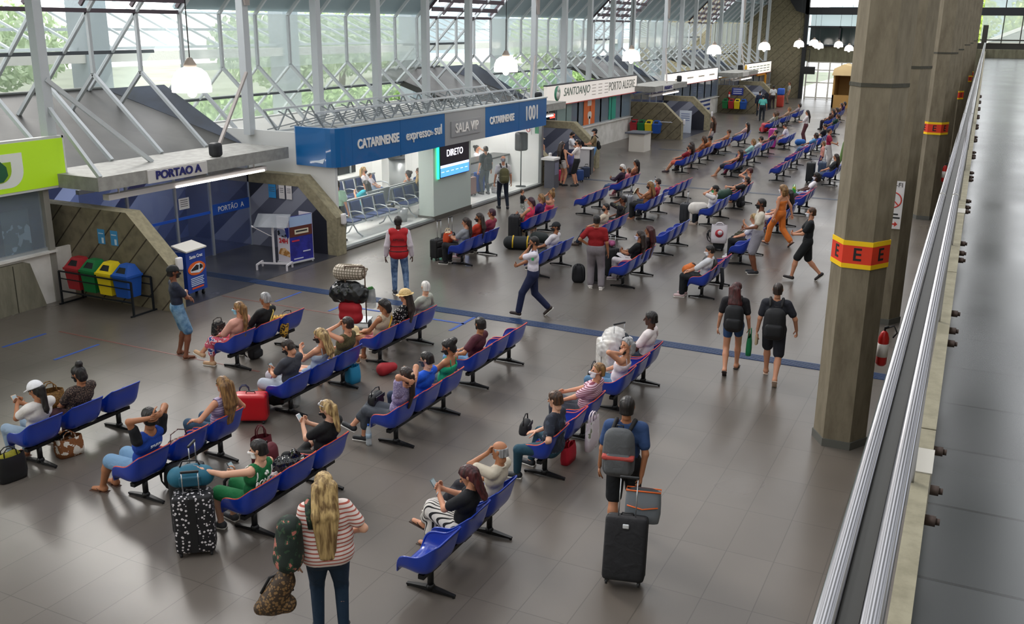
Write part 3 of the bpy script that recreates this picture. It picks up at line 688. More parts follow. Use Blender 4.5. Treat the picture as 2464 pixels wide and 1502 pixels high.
def bottle(label, loc, col='#7fa6c9', h=.3, cap_c='#1f5fc0'):
    r = root_at('water_bottle', loc, 0, label, 'bottle'); b = MB(); b.lathe([(.04, 0), (.043, .01), (.043, h*.2), (.039, h*.25), (.043, h*.3), (.043, h*.62), (.03, h*.78), (.015, h*.88), (.014, h*.9)], 16)
    b.build('bottle_body', glassy('pet', '#dfeaf2', .38, .08), r); b = MB(); b.lathe([(.017, h*.89), (.017, h*.97)], 12); b.build('lid', mat(cap_c, .4), r)
    b = MB(); b.lathe([(.0445, h*.34), (.0445, h*.55)], 16); b.build('sticker', glassy('petl', '#b9d2e6', .6, .3), r); return r
# ---------------- the hall ----------------
CAMP = Vector((0, 0, 5.9))
def G(u, v, z=0.0):        # point of the horizontal plane at height z seen at a pixel of the photo (survey helper)
    d = _R @ Vector(((u-1232)/2341, -(v-751)/2341, -1)); t = (z-5.9)/d.z; return Vector((d.x*t, d.y*t, z))
CONC = mat('#56533f', .85, 0, 'concrete', '#7d7a66', 3.5); CONCL = mat('#8f8c7c', .85, 0, 'concrete', '#a9a696', 4.0)
CONCG = mat('#7b725c', .85, 0, 'groove', '#3d3427', 1.7, ax=0)
PANEL = mat('#25262f', .35, 0, 'panel', '#5a5d6c', 2.0, c3='#8c8f9c', ax=0); PANELY = mat('#3a4262', .35, 0, 'panel', '#6b77a0', 2.0, c3='#a3aed0', ax=1)
STEEL = mat('#c3c8cb', .5, .1); STEELD = mat('#4c5055', .6, .2); WHITE = mat('#d9d9d6', .6); ALU = mat('#b0b6ba', .4, .5); DARK = mat('#17191c', .6)
WPAINT = mat('#cfccc4', .7, 0, 'noise', '#e3e0da', 2)
FLOORM = mat('#625b54', .30, 0, 'tiles', ('#676059', '#4f4943'), (1.1, .55, .006), spec=.55, c3=(-.09, -.44, 0))
_t = [n for n in FLOORM.node_tree.nodes if n.type == 'MAPPING'][0]; _t.inputs['Rotation'].default_value = (0, 0, PI/2); _t.inputs['Location'].default_value = (.34, -.05, 0)
b = MB(); b.box((-18.3, -6, -.3), (12, 95, 0)); tag(b.build('floor', FLOORM), kind='structure')
b = MB(); b.box((-110, -40, -.6), (-18.3, 150, -.32)); tag(b.build('outdoor_ground', mat('#626d58', .9, 0, 'noise', '#737d67', .3)), kind='structure')
TRIM = [0]
def trim(bm, m, nm=None):
    TRIM[0] += 1; o = bm.build(nm or 'trim_%d' % TRIM[0], m); return tag(o, kind='structure')
b = MB(); b.box((-18.3, 95, -.6), (60, 190, -.05)); tag(b.build('forecourt', mat('#dad7cc', .9, 0, 'noise', '#e4e1d8', .3)), kind='structure')
# gates: concrete portals, canopies, sloping roofs, glass doors
GY = [(14.55, 20.45), (33.92, 39.0), (51.45, 57.2), (70.0, 76.0)]
GL = ['first gate beside the green and yellow bins', 'second gate behind the ticket lounge', 'third gate beyond the white ticket booth', 'farthest gate near the end wall']
FINX = lambda h: [(-23, 0), (-23, h), (-16.1, h), (-15.02, h*.5), (-15.02, 0)]
def fin(y0, y1, h, label, inner):
    r = empty('gate_wall', (-15.1, (y0+y1)/2, 0), 0, label, 'wall'); Mi = Matrix.Translation(-r.location)
    b = MB(); b.prism([(x, y0, z) for x, z in FINX(h)], (0, y1-y0, 0)); b.build('concrete_wall', [CONCG], r, Mi)
    b = MB(); P = [(-15.02, 0), (-15.02, h*.5), (-16.1, h), (-23, h)]; Q = [(-15.34, 0), (-15.34, h*.5-.10), (-16.22, h-.28), (-23, h-.28)]
    for s_ in (y0-.03, y1-.0):
        for i in range(3):
            b.prism([(P[i][0], s_, P[i][1]), (P[i+1][0], s_, P[i+1][1]), (Q[i+1][0], s_, Q[i+1][1]), (Q[i][0], s_, Q[i][1])], (0, .03, 0)) if (s_ < y0) == (inner < 0) else None
    for i in range(3):
        a, c = P[i], P[i+1]; b.add([(a[0]+.004, y0-.005, a[1]+.004), (a[0]+.004, y1+.005, a[1]+.004), (c[0]+.004, y1+.005, c[1]+.004), (c[0]+.004, y0-.005, c[1]+.004)], [(0, 1, 2, 3)])
    b.build('portal_edge', mat('#857e66', .85, 0, 'noise', '#988f74', 9), r, Mi)
    if inner:
        y = y0-.012 if inner < 0 else y1+.002
        b = MB(); b.prism([(x, y, z) for x, z in [(-23, 0.01)]+Q[::-1][:1]+Q[::-1][1:3]+[(-15.34, .01)]], (0, .01, 0)); b.build('striped_panel', PANEL, r, Mi)
    return r
for g, (a, c) in enumerate(GY):
    h = 2.02 if g == 0 else 1.9
    fin(a, a+.36, h, 'grooved concrete portal wall on the near side of the '+GL[g], 1)
    fin(c, c+.35, h, 'concrete portal wall lined with dark stripes, far side of the '+GL[g], -1)
    b = MB(); b.box((-23, a+.36, .0), (-15.05, c, .006)); trim(b, mat('#34353d', .3, 0, 'tiles', ('#3c3d45', '#26272c'), (1.1, .55, .008)))
    # canopy
    y0, y1 = a-.27, c+.02
    r = empty('gate_canopy', (-17, a, 2.5), 0, 'grey canopy with sloping concrete roof over the '+GL[g], 'canopy'); Mi = Matrix.Translation(-r.location)
    b = MB(); b.box((-18.25, y0, 2.47), (-16.5, y1, 2.76)); b.build('canopy_slab', mat('#8a8984', .6, 0, 'noise', '#9b9a95', 6), r, Mi)
    HM = mat('#252524', .5, 0, 'noise', '#343330', 1.2)
    b = MB(); b.prism([(-18.2, y0, 2.72), (-18.2, c+.3, 2.66), (-22.3, c-.6, 4.06), (-22.3, y0, 4.04)], (-.05, 0, -.22)); b.build('sloping_roof', HM, r, Mi)
    b = MB(); b.prism([(-18.2, c+.31, 2.66), (-21.0, c+.35, 4.18), (-22.3, c-.6, 4.07)], (-.02, .05, -.2)); b.build('side_slope', mat('#28303b', .5, 0, 'noise', '#364050', 1.2), r, Mi)  # bluish sky light put into the concrete colour of this facet
    b = MB(); b.box((-22.5, y0, 3.6), (-22.3, c-.6, 4.12)); b.build('roof_edge', mat('#3d3d3b', .7), r, Mi)
    by0, by1 = a+1.05, a+2.87
    b = MB(); b.box((-16.495, by0, 2.46), (-16.46, by1, 2.75)); bd = b.build('sign_board', mat('#c9c6c2', .6), r, Mi)
    if g < 3: text('lettering', 'PORTAO %s' % 'ABC'[g], .25, wallM(-16.455, (by0+by1)/2, 2.61), mat('#20236a', .5), bd, .02, off=.006, sx=1.12)
    b = MB(); b.box((-17.0, a+.25, 2.18), (-16.82, c-.5, 2.30)); b.bar((-16.9, a+.6, 2.3), (-16.9, a+.6, 2.5), .03); b.bar((-16.9, c-.9, 2.3), (-16.9, c-.9, 2.5), .03); hb = b.build('light_housing', mat('#e2ddda', .5), r, Mi)
    b = MB(); b.tube([(-16.83, a+2.2, 2.2), (-16.83, c-.6, 2.2)], .025, 8); b.build('fluorescent_tube', mat('#fff6ee', .5, emit=7), hb)
    b = MB(); b.box((-20.3, a+.36, 0), (-20.2, c, 2.3)); trim(b, PANELY)
    b = MB(); b.box((-19.3, a+.9, 2.22), (-18.9, c-.6, 2.28)); b.build('inner_light_panel', mat('#eef3ff', .5, emit=2.2), r, Mi)  # glowing panel added to brighten the gate interior
    # glass doors
    r = empty('glass_doors', (-17.9, a, 0), 0, 'tinted glass sliding doors closing the '+GL[g], 'door'); Mi = Matrix.Translation(-r.location)
    ys = [a+.36, a+1.7, a+3.2, a+4.4, c]
    for i in range(4):
        b = MB(); b.box((-17.905, ys[i]+.02, .03), (-17.895, ys[i+1]-.02, 2.2)); b.build('pane', glassy('tint', '#4a5888', .34, .05), r, Mi)
        b = MB(); b.box((-17.93, ys[i+1]-.03, 0), (-17.87, ys[i+1]+.03, 2.25)); b.build('door_post', ALU, r, Mi)
    b = MB(); b.box((-17.95, a+.36, 2.2), (-17.85, c, 2.3)); b.build('top_rail', ALU, r, Mi)
    if g == 0:
        b = MB(); b.box((-17.89, a+.4, 1.12), (-17.88, a+4.36, 1.19)); b.build('blue_band', mat('#1a57c4', .5), r, Mi)
        b = MB(); b.box((-17.89, a+4.42, 1.05), (-17.88, c-.05, 1.33)); bb = b.build('door_sign', mat('#1b4fae', .5), r, Mi)
        text('lettering', 'PORTÃO  A', .19, wallM(-17.875, a+5.13, 1.18), mat('#f0f0f0', .5), bb, .003)
        b = MB(); b.box((-17.89, 17.85, 1.38), (-17.885, 18.2, 1.66)); s_ = b.build('notice', mat('#e8e8e6', .6), r, Mi)
        b = MB(); [b.box((-17.884, 17.9, 1.6-.05*i), (-17.882, 18.15, 1.615-.05*i)) for i in range(4)]; b.build('print', mat('#444444', .6), s_)
# blue tactile strip and tape marks
b = MB()
for i in range(6): b.box((-18.0, 17.22+i*.052, .0), (-.4, 17.25+i*.052, .012))
b.box((-18.0, 17.2, 0), (-.4, 17.54, .006)); b.box((-21, 17.2, .006), (-15.3, 17.54, .012)); trim(b, mat('#213a63', .45), 'trim_tactile')
for yy in (35.9, 46.9):
    b = MB(); b.box((-14.8, yy, 0), (-2.0, yy+.26, .006)); trim(b, mat('#343c4a', .45))
b = MB()
for x0, y0, x1, y1 in ((-9.95, 16.65, -9.17, 16.72), (-9.26, 16.15, -9.19, 17.2), (-13.68, 16.2, -13.62, 17.1), (-12.21, 16.15, -12.15, 17.1), (-12.2, 16.6, -11.2, 16.67), (-16.14, 11.35, -16.08, 12.3), (-14.7, 11.3, -14.64, 12.3), (-15.35, 15.2, -15.28, 17.2)):
    b.box((x0, y0, 0), (x1, y1, .005))
trim(b, mat('#2c4f9c', .5))
b = MB(); b.box((-16, 12.5, 0), (-11, 12.54, .004)); b.box((-15.0, 16.0, 0), (-11.2, 16.04, .004)); trim(b, mat('#71473f', .5))
# steel columns
mods = [20.7+18.4*k for k in range(4)]
cy = [2.1, 5.2, 8.3, 11.4, 14.45]+[20.75, 23.85, 26.95, 30.0, 33.1]+[38.95, 42.2, 45.3, 48.4, 51.45]+[57.3, 60.4, 63.5, 66.7, 69.9]+[76.1, 79.2, 82.3, 85.4]
cwhere = {0: 'over the green ticket booth', 1: 'above the ticket lounge', 2: 'behind the long white ticket sign', 3: 'behind the second white sign', 4: 'beside the end wall'}
for i, y in enumerate(cy):
    k = i//5; gus = i in (5, 10, 15, 20)
    nm = ['nearest', 'second', 'third', 'fourth', 'farthest'][i-5*k]
    r = empty('steel_column', (-18.0, y, 0), 0, 'grey steel column %s, %s of that bay' % (cwhere[k], nm)+(' with a triangular bracket' if gus else ''), 'column')
    zb = 2.97 if 5 <= i <= 9 else 2.68; b = MB(); b.box((-.11, -.11, zb), (.11, .11, 11)); b.build('shaft', STEEL, r)
    if gus:
        b = MB(); b.prism([(.12, -.05, 6.3), (.12, -.55, 8.6), (.12, .15, 8.6), (.12, .12, 6.3)], (.06, 0, 0)); b.build('bracket', mat('#a89f9a', .6), r)
        b = MB(); b.bar((.1, -.1, 4.6), (1.0, -2.45, 2.76), .07); b.build('brace', mat('#a59d98', .6, .2), r)
    if i == 4:
        b = MB(); b.bar((.1, 0, 4.1), (1.5, -.1, 2.76), .08); b.bar((.1, 0, 4.7), (.6, 2.2, 2.76), .09); b.build('brace', STEEL, r)
# windows: forked frames, glass veiled white for glare, soffit and skylights
GLARE = glassy('glare_glass', '#dfe9e8', .5, .12)  # outdoor glare put into the pane colour as a white veil
nodes = [17.8+1.54*k for k in range(-8, 46)]
segs = []; edges = [2.0]
for a, c in GY: edges += [a-.1, c+.35]
edges += [88]
soff = MB()
for i in range(len(edges)-1):
    y0, y1 = edges[i], edges[i+1]; gate = i % 2 == 1
    w = empty('window_%d' % (i+1), (-20.3, y0, 4.6), 0, kind='structure'); Mi = Matrix.Translation(-w.location)
    for y in nodes:
        if not (y0-.05 <= y < y1-.05): continue
        b = MB(); t = .085
        b.bar((-20.3, y, 4.6), (-20.3, y, 6.1), t, t, up=(0, 1, 0)); b.bar((-20.3, y, 4.6), (-18.25, y, 2.78), t, t, up=(0, 1, 0))
        if gate: b.bar((-20.3, y, 4.6), (-21.25, y, 3.65), t, t, up=(0, 1, 0)); b.bar((-20.3, y, 6.1), (-22.35, y, 4.0), t, t, up=(0, 1, 0))
        else: b.bar((-20.3, y, 4.6), (-22.3, y, 2.7), t*.8, t*.8, up=(0, 1, 0))
        b.bar((-20.3, y, 6.1), (-15.8, y, 10.7), t, t, up=(0, 1, 0)); b.build('mullion', STEEL, w, Mi)
    b = MB()
    if gate: b.add([(-20.33, y0, 6.1), (-20.33, y1, 6.1), (-22.4, y1, 3.98), (-22.4, y0, 3.98)], [(0, 1, 2, 3)])
    else:
        b.box((-20.34, y0, 4.55), (-20.33, y1, 6.12)); b.add([(-20.33, y0, 4.55), (-20.33, y1, 4.55), (-22.35, y1, 2.65), (-22.35, y0, 2.65)], [(0, 1, 2, 3)])
    b.build('glass', GLARE, w, Mi)
    b = MB(); z = 5.08 if gate else 3.66; b.bar((-21.3, y0, z), (-21.3, y1, z), .09); b.build('transom', STEELD, w, Mi)
    if gate:
        b = MB(); b.bar((-20.3, y0, 6.12), (-20.3, y1, 6.12), .1); n = 15
        for k in range(1, n): x = -20.3+k*.32; b.bar((x, y0, 6.1+k*.327), (x, y1, 6.1+k*.327), .05, .16)
        for k in range(5): y = y0+(y1-y0)*k/4; b.bar((-20.3, y, 6.25), (-15.8, y, 10.85), .06, .1)
        trim(b, mat('#4b3f46', .6))
    else:
        soff.prism([(-20.4, y0, 6.2), (-20.4, y1, 6.2), (-15.8, y1, 10.85), (-15.8, y0, 10.85)], (-.05, 0, .08))
        for k in (1, 2): soff.bar((-20.3+k*1.6, y0, 6.1+k*1.64), (-20.3+k*1.6, y1, 6.1+k*1.64), .1)
tag(soff.build('ceiling', mat('#8fa0a6', .6)), kind='structure')
b = MB()
for k in range(8): b.box((-15.8+k*3.1, -8, 11.0), (-15.8+k*3.1+1.75, 95, 11.2))
for k in range(12): b.box((-15.8, -6+k*9, 11.2), (10, -5.7+k*9, 11.6))
tag(b.build('unseen_roof_slats', mat('#8a8a82', .7)), kind='structure')  # unseen roof, slotted to limit the sky light reaching the hall
# outdoor canopy grid, piers, trees
r = empty('platform_canopy', (-27, 45, 5), 0, 'long glazed canopy grid over the platforms outside the windows', 'canopy'); Mi = Matrix.Translation(-r.location)
b = MB(); gx = [(-25.0, 5.05), (-26.4, 5.6), (-27.8, 6.2), (-29.3, 6.8), (-30.8, 7.4)]
for x, z in gx: b.bar((x, 0, z), (x, 92, z), .09)
for k in range(77): b.bar((-25, k*1.2, 5.05), (-30.8, k*1.2, 7.4), .07)
b.build('roof_grid', mat('#b9c2c6', .6), r, Mi)
b = MB(); b.bar((-24.8, 0, 4.8), (-24.8, 92, 4.8), .28, .3); b.build('edge_beam', mat('#c9c6bd', .8), r, Mi)
for k in range(8):
    b = MB(); y = 12.2+18.4*k/2; b.prism([(-24.6, y, -.3), (-24.6, y+.9, -.3), (-25.3, y+.9, -.3), (-25.3, y, -.3)], (-.0, 0, 8.5)); b.build('pier', mat('#8f989c', .8), r, Mi)
def leafcloud(b, c, rad, n, s):
    P = RNG.normal(size=(n, 3)); P /= np.linalg.norm(P, axis=1)[:, None]; P *= (RNG.rand(n, 1)**.35)
    for p in P:
        q = Vector(c)+Vector((p[0]*rad[0], p[1]*rad[1], p[2]*rad[2])); e = Euler(tuple(RNG.rand(3)*6)).to_matrix()
        b.add([q+e @ Vector(v) for v in ((-s, 0, 0), (0, -s*.6, 0), (s, 0, 0), (0, s*.6, 0))], [(0, 1, 2, 3)])
tl = ['beyond the nearest window bay', 'beyond the first gate roof', 'beyond the ticket lounge', 'behind the lounge sign', 'beyond the second gate roof', 'beyond the long white sign', 'beyond the third gate', 'beyond the farther windows', 'behind the far end of the windows', 'past the end of the windows']
for k in range(10):
    y = 14+k*17; x = -52-7*(k % 3); r = empty('tree', (x, y, -.3), 0, 'leafy pale green tree outside, '+tl[k], 'tree', 'trees outside the windows')
    b = MB(); leafcloud(b, (0, 0, 4.4), (4, 8, 3.4), 4200, .30); b.build('crown', mat('#bdd3a6', .9, 0, 'noise', '#e4f0d0', 1.5), r)
    b = MB(); b.tube([(0, 0, 0), (.2, .1, 2), (0, 0, 4.5)], [.35, .3, .2], 8); b.build('trunk', mat('#8a7d6a', .9), r)
b = MB(); [leafcloud(b, (-41, y, .7), (1.2, 2.6, 1.0), 420, .24) for y in range(4, 130, 4)]; tag(b.build('hedge', mat('#86a867', .8, 0, 'noise', '#bcd596', 2)), 'long pale green hedge along the road outside the windows', 'hedge', kind='stuff')
# ticket booths
def booth(k, y0, y1, wallc, label, nwin):
    r = empty('ticket_booth', (-17.85, (y0+y1)/2, 0), 0, label, 'booth'); Mi = Matrix.Translation(-r.location)
    b = MB(); b.box((-17.95, y0, 0), (-17.85, y1, 1.1)); b.box((-17.95, y0, 1.1), (-17.75, y1, 1.14)); b.build('front_wall', WPAINT, r, Mi)
    b = MB(); b.box((-20.9, y0, 0), (-20.8, y1, 2.6)); b.box((-20.9, y1-.08, 0), (-17.9, y1, 2.6)); b.box((-20.9, y0, 0), (-17.9, y0+.08, 2.6)); b.build('back_wall', wallc, r, Mi)
    b = MB(); b.box((-20.9, y0, 2.55), (-17.9, y1, 2.66)); b.build('roof', mat('#8b8d8c', .8), r, Mi)
    ys = np.linspace(y0+.06, y1-.06, nwin+1)
    for i in range(nwin):
        f = MB(); a, c = ys[i], ys[i+1]
        for p, q in (((-17.92, a, 1.14), (-17.92, a, 2.55)), ((-17.92, c, 1.14), (-17.92, c, 2.55)), ((-17.92, a, 2.5), (-17.92, c, 2.5)), ((-17.92, a, 1.17), (-17.92, c, 1.17))): f.bar(p, q, .07)
        fo = f.build('window_frame', ALU, r, Mi); g = MB(); g.box((-17.93, a, 1.15), (-17.92, c, 2.5)); g.build('pane', glassy('booth_glass', '#aebccb', .25, .04), fo)
    return r, Mi
bo, Mi = booth(0, 1.5, 14.12, mat('#2c3444', .6), 'ticket booth with dark windows at the left edge, under the green sign', 8)
b = MB(); b.prism([(-17.85, y, z) for y, z in ((3, 0), (13.7, 0), (13.42, .98), (13.3, 1.03), (3, 1.03))], (.07, 0, 0)); o = b.build('concrete_panel', mat('#6d6a5b', .85, 0, 'concrete', '#827e6d', 6), bo, Mi)
b = MB(); [b.box((-17.785, y, 0), (-17.775, y+.02, 1.0)) for y in (11.9, 12.45, 13.0)]; b.build('joint', mat('#3b382e', .9), o)
b = MB(); b.box((-17.98, 13.98, 0), (-17.82, 14.12, 2.6)); b.build('corner_post', mat('#8f8c84', .7), bo, Mi); b = MB(); b.box((-17.95, 14.12, 0), (-17.88, 14.55, 1.15)); b.build('end_wall', WPAINT, bo, Mi)
b = MB(); b.box((-17.94, 13.0, 1.2), (-17.935, 13.65, 2.1)); b.build('bus_poster', mat('#2d4a4c', .5, 0, 'blotch', '#8fa9b5', 2.4), bo, Mi)
r = tag(MB().box((-17.80, 6, 2.52), (-17.68, 14.5, 3.5)).build('sign', mat('#9cc31c', .45, emit=.12)), 'lime green lit sign with white rounded emblem at the left edge', 'sign')
b = MB(); b.box((-17.83, 5.96, 2.47), (-17.69, 14.54, 2.52)); b.box((-17.83, 5.96, 3.5), (-17.69, 14.54, 3.55)); b.box((-17.83, 14.5, 2.47), (-17.69, 14.55, 3.55)); b.build('frame', mat('#c9cbc8', .5), r)
def roundsh(b, x, cy_, cz_, w, h, rr, n=8):
    P = []
    for (sy, sz, a0) in ((1, 1, 0), (-1, 1, 90), (-1, -1, 180), (1, -1, 270)):
        for i in range(n+1): t = math.radians(a0+90*i/n); P.append((x, cy_+sy*(w/2-rr)+rr*math.cos(t), cz_+sz*(h/2-rr)+rr*math.sin(t)))
    b.prism(P, (.01, 0, 0))
def quarter(b, x, y0, y1, z0, z1, rr): b.prism([(x, y0, z1), (x, y0, z0)]+[(x, y1-rr+rr*math.sin(t), z0+rr-rr*math.cos(t)) for t in np.linspace(0, PI/2, 9)]+[(x, y1, z1)], (.01, 0, 0))
b = MB(); quarter(b, -17.68, 12.0, 13.48, 2.62, 3.30, .34); b.build('emblem', mat('#e6e9e2', .5), r)
b = MB(); quarter(b, -17.668, 12.0, 13.2, 2.74, 3.14, .26); b.build('emblem_field', mat('#9cc31c', .45), r)
b = MB(); b.prism([(-17.656, y, z) for y, z in ((12.75, 2.75), (12.98, 2.76), (13.1, 2.88), (13.08, 3.05), (12.95, 3.18), (12.8, 3.08), (12.7, 2.9))], (.01, 0, 0)); b.build('leaf', mat('#1f5c3a', .5), r)
bo, Mi = booth(1, 39.3, 51.4, mat('#8fb0c6', .6), 'ticket booth with light blue interior and long white lower wall beyond the second gate', 8)
for y0_, y1_, c_, lab in ((44.55, 46.0, '#d96a2a', 'orange_poster'), (48.0, 49.0, '#2f9a83', 'green_panel'), (41.3, 43.0, '#7f9490', 'grey_panel')):
    b = MB(); b.box((-17.90, y0_, 1.2), (-17.885, y1_, 2.48)); o = b.build(lab, mat(c_, .6), bo, Mi)
    if lab[0] == 'o': b = MB(); roundsh(b, -17.885, 45.3, 1.65, .5, .35, .15); roundsh(b, -17.885, 45.3, 1.4, .2, .4, .09); b.box((-17.885, 45.0, 2.1), (-17.875, 45.5, 2.45)); b.build('drawing', mat('#d9d2c9', .6), o)
b = MB(); b.box((-17.82, 40.2, 1.3), (-17.80, 40.9, 1.7)); b.build('magenta_notice', mat('#c2307c', .5), bo, Mi)
r = tag(MB().box((-17.84, 40.1, 1.75), (-17.74, 40.75, 2.2)).build('digital_clock', DARK), 'small black clock with red lit digits below the long white sign', 'clock')
text('digits', '15:02', .26, wallM(-17.735, 40.42, 1.97), mat('#ff2a20', .5, emit=5), r, .004)
def litsign(y0, y1, z0, z1, label, c='#f4ece4', em=.12):
    o = tag(MB().box((-17.80, y0, z0), (-17.64, y1, z1)).build('sign', mat(c, .5, emit=em)), label, 'sign')
    b = MB(); b.box((-17.82, y0-.03, z1), (-17.63, y1+.03, z1+.05)); b.box((-17.82, y1, z0), (-17.63, y1+.05, z1+.05)); b.build('frame', mat('#3a3d42', .5), o)
    b = MB(); b.box((-17.82, y0, z0-.04), (-17.63, y1, z0)); b.build('lower_edge', mat('#c4534b', .5), o); return o
s = litsign(39.6, 51.45, 2.45, 3.3, 'long white lit ticket sign with green round emblem and dark lettering')
text('lettering', 'SANTOANJO', .52, wallM(-17.63, 43.0, 2.95), mat('#4d6a5c', .5), s, .004, shear=.25, sx=1.05); text('lettering', 'PORTO ALEGRE', .60, wallM(-17.63, 49.15, 2.9), mat('#6f736a', .5), s, .004, sx=.92)
b = MB(); b.lathe([(.33, 0), (.33, .01)], 24, 0, wallM(-17.64, 40.7, 2.95)); b.build('emblem', mat('#4f9a7c', .5), s)
b = MB(); b.lathe([(.2, 0), (.2, .012)], 20, 0, wallM(-17.635, 40.78, 2.88)); b.lathe([(.12, 0), (.12, .016)], 16, 0, wallM(-17.632, 40.78, 3.12)); b.build('emblem_mark', mat('#e9e4dd', .5), s)
b = MB()
for j in range(3):
    for i in range(4): b.box((-17.635, 44.9+j*.85, 3.1-.15*i), (-17.632, 45.4+j*.85, 3.13-.15*i))
b.build('destination_list', mat('#a79f96', .6), s)
s = litsign(57.2, 68.5, 2.40, 3.14, 'second white lit ticket sign, overexposed, halfway down the left side', em=.5)
b = MB(); [b.box((-17.635, 58.5+j*2.6, 2.7), (-17.632, 59.9+j*2.6, 2.8)) for j in range(4)]; b.build('faint_print', mat('#d6cdbf', .6), s)
bo, Mi = booth(2, 57.6, 69.9, mat('#2c4c86', .6), 'ticket booth with blue panels below the second white sign', 7)
b = MB(); [b.box((-17.90, 65.2, .35+.3*i), (-17.84, 67.8, .5+.3*i)) for i in range(3)]; b.build('striped_poster', mat('#2a3f7d', .6), bo, Mi)
s = litsign(77.3, 86.2, 2.25, 3.1, 'third lit sign with green print, farthest on the left side before the concrete end wall', em=.3)
b = MB(); [b.box((-17.635, 78+j*1.3, 2.8-.2*i), (-17.632, 79+j*1.3, 2.86-.2*i)) for j in range(6) for i in range(3)]; b.build('print', mat('#8aa08a', .6), s)
bo, Mi = booth(3, 76.6, 87.5, mat('#b08a52', .6), 'ticket booth with an orange frame beside the concrete end wall', 5)
b = MB(); b.box((-17.8, 81.5, 2.05), (-17.7, 84.9, 2.25)); b.box((-17.8, 84.6, .6), (-17.7, 84.95, 2.25)); b.build('orange_frame', mat('#e59a14', .5), bo, Mi)
b = MB(); b.box((-17.8, 75.0, 2.3), (-17.5, 75.7, 3.1)); r = tag(b.build('loudspeaker', DARK), 'black boxy loudspeaker on the farthest gate canopy', 'loudspeaker')
b = MB(); b.lathe([(.32, 0), (.34, .03), (.32, .06)], 24, 0, wallM(-17.6, 76.6, 2.75)); tag(b.build('round_sign', mat('#e8b422', .5)), 'round yellow sign between the far canopy and the third sign', 'sign')
for i, (xx, yy, lab) in enumerate(((-16.75, 18.05, 'near right end of the PORTAO A canopy'), (-17.75, 38.95, 'at the left end of the long white sign'), (-16.9, 56.9, 'at the left end of the second white sign'))):
    b = MB(); b.rbox((0, 0, .17), (.28, .26, .34), .08); o = b.build('loudspeaker', mat('#1b1d22', .6)); o.location = (xx, yy, 2.76) if i != 1 else (xx, yy, 2.76); tag(o, 'dark round-cornered loudspeaker '+lab, 'loudspeaker')
# ticket lounge
VW = mat('#d8d9d7', .6); VG = mat('#b3bdb7', .55)
b = MB(); b.box((-21, 20.85, 0), (-15.27, 33.85, .07)); trim(b, mat('#e2e2df', .18, 0, 'tiles', ('#e8e8e5', '#b8b8b6'), (1.2, 1.2, .008)))
r = empty('ticket_lounge', (-15.3, 27, 0), 0, 'glass fronted ticket lounge with white walls below the blue sign band', 'booth'); Mi = Matrix.Translation(-r.location)
b = MB(); b.box((-21, 20.81, 0), (-15.3, 20.93, 3.1)); b.build('side_wall', VW, r, Mi)
b = MB(); b.box((-21.1, 20.9, 0), (-21, 33.9, 3.0)); b.box((-21, 33.75, 0), (-15.3, 33.88, 3.0)); b.build('back_wall', VW, r, Mi)
b = MB(); b.box((-20.98, 22.5, .6), (-20.96, 29.8, 2.3)); [b.box((-20.97, y, .6), (-20.93, y+.05, 2.3)) for y in ()]; dk = b.build('dark_glazing', mat('#14161b', .1), r, Mi)
b = MB(); [b.box((-20.95, y, .6), (-20.91, y+.06, 2.3)) for y in (24.0, 25.3, 26.6, 28.0, 29.4)]; b.build('glazing_bars', ALU, dk)
b = MB(); b.box((-21, 20.9, 2.75), (-15.3, 33.8, 2.95)); b.build('roof', mat('#a9aaa6', .8), r, Mi)
b = MB(); b.box((-15.75, 25.72, .0), (-15.22, 28.12, 2.9)); b.build('screen_wall', VG, r, Mi)
b = MB(); b.box((-15.78, 25.70, .0), (-15.20, 28.14, .14)); b.build('skirting', mat('#4a4640', .5), r, Mi)
b = MB(); b.box((-15.35, 20.95, .02), (-15.18, 25.7, .09)); b.box((-15.35, 28.12, .02), (-15.18, 33.8, .09)); b.box((-15.33, 33.72, 0), (-15.2, 33.86, 2.9)); b.build('sill', mat('#8d9091', .3, .7), r, Mi)
ys = [20.95, 22.15, 23.35, 24.55, 25.7]
for a, c in list(zip(ys, ys[1:]))+list(zip([28.14, 29.5, 30.9, 32.3], [29.5, 30.9, 32.3, 33.7])):
    b = MB(); b.box((-15.27, a+.004, .09), (-15.26, c-.004, 2.4)); b.build('pane', glassy('clear_pane', '#cfdcd8', .10, .02), r, Mi)
b = MB(); b.box((-19.15, 28.2, .07), (-18.75, 28.6, 2.75)); b.build('inner_column', VW, r, Mi)
for x, y0_, y1_ in ((-16.6, 21.4, 25.2), (-19.2, 21.4, 33), (-16.9, 28.6, 33.3)):
    b = MB(); b.box((x-.3, y0_, 2.70), (x+.3, y1_, 2.745)); b.build('light_panel', mat('#fffdf8', .5, emit=5.0), r, Mi)
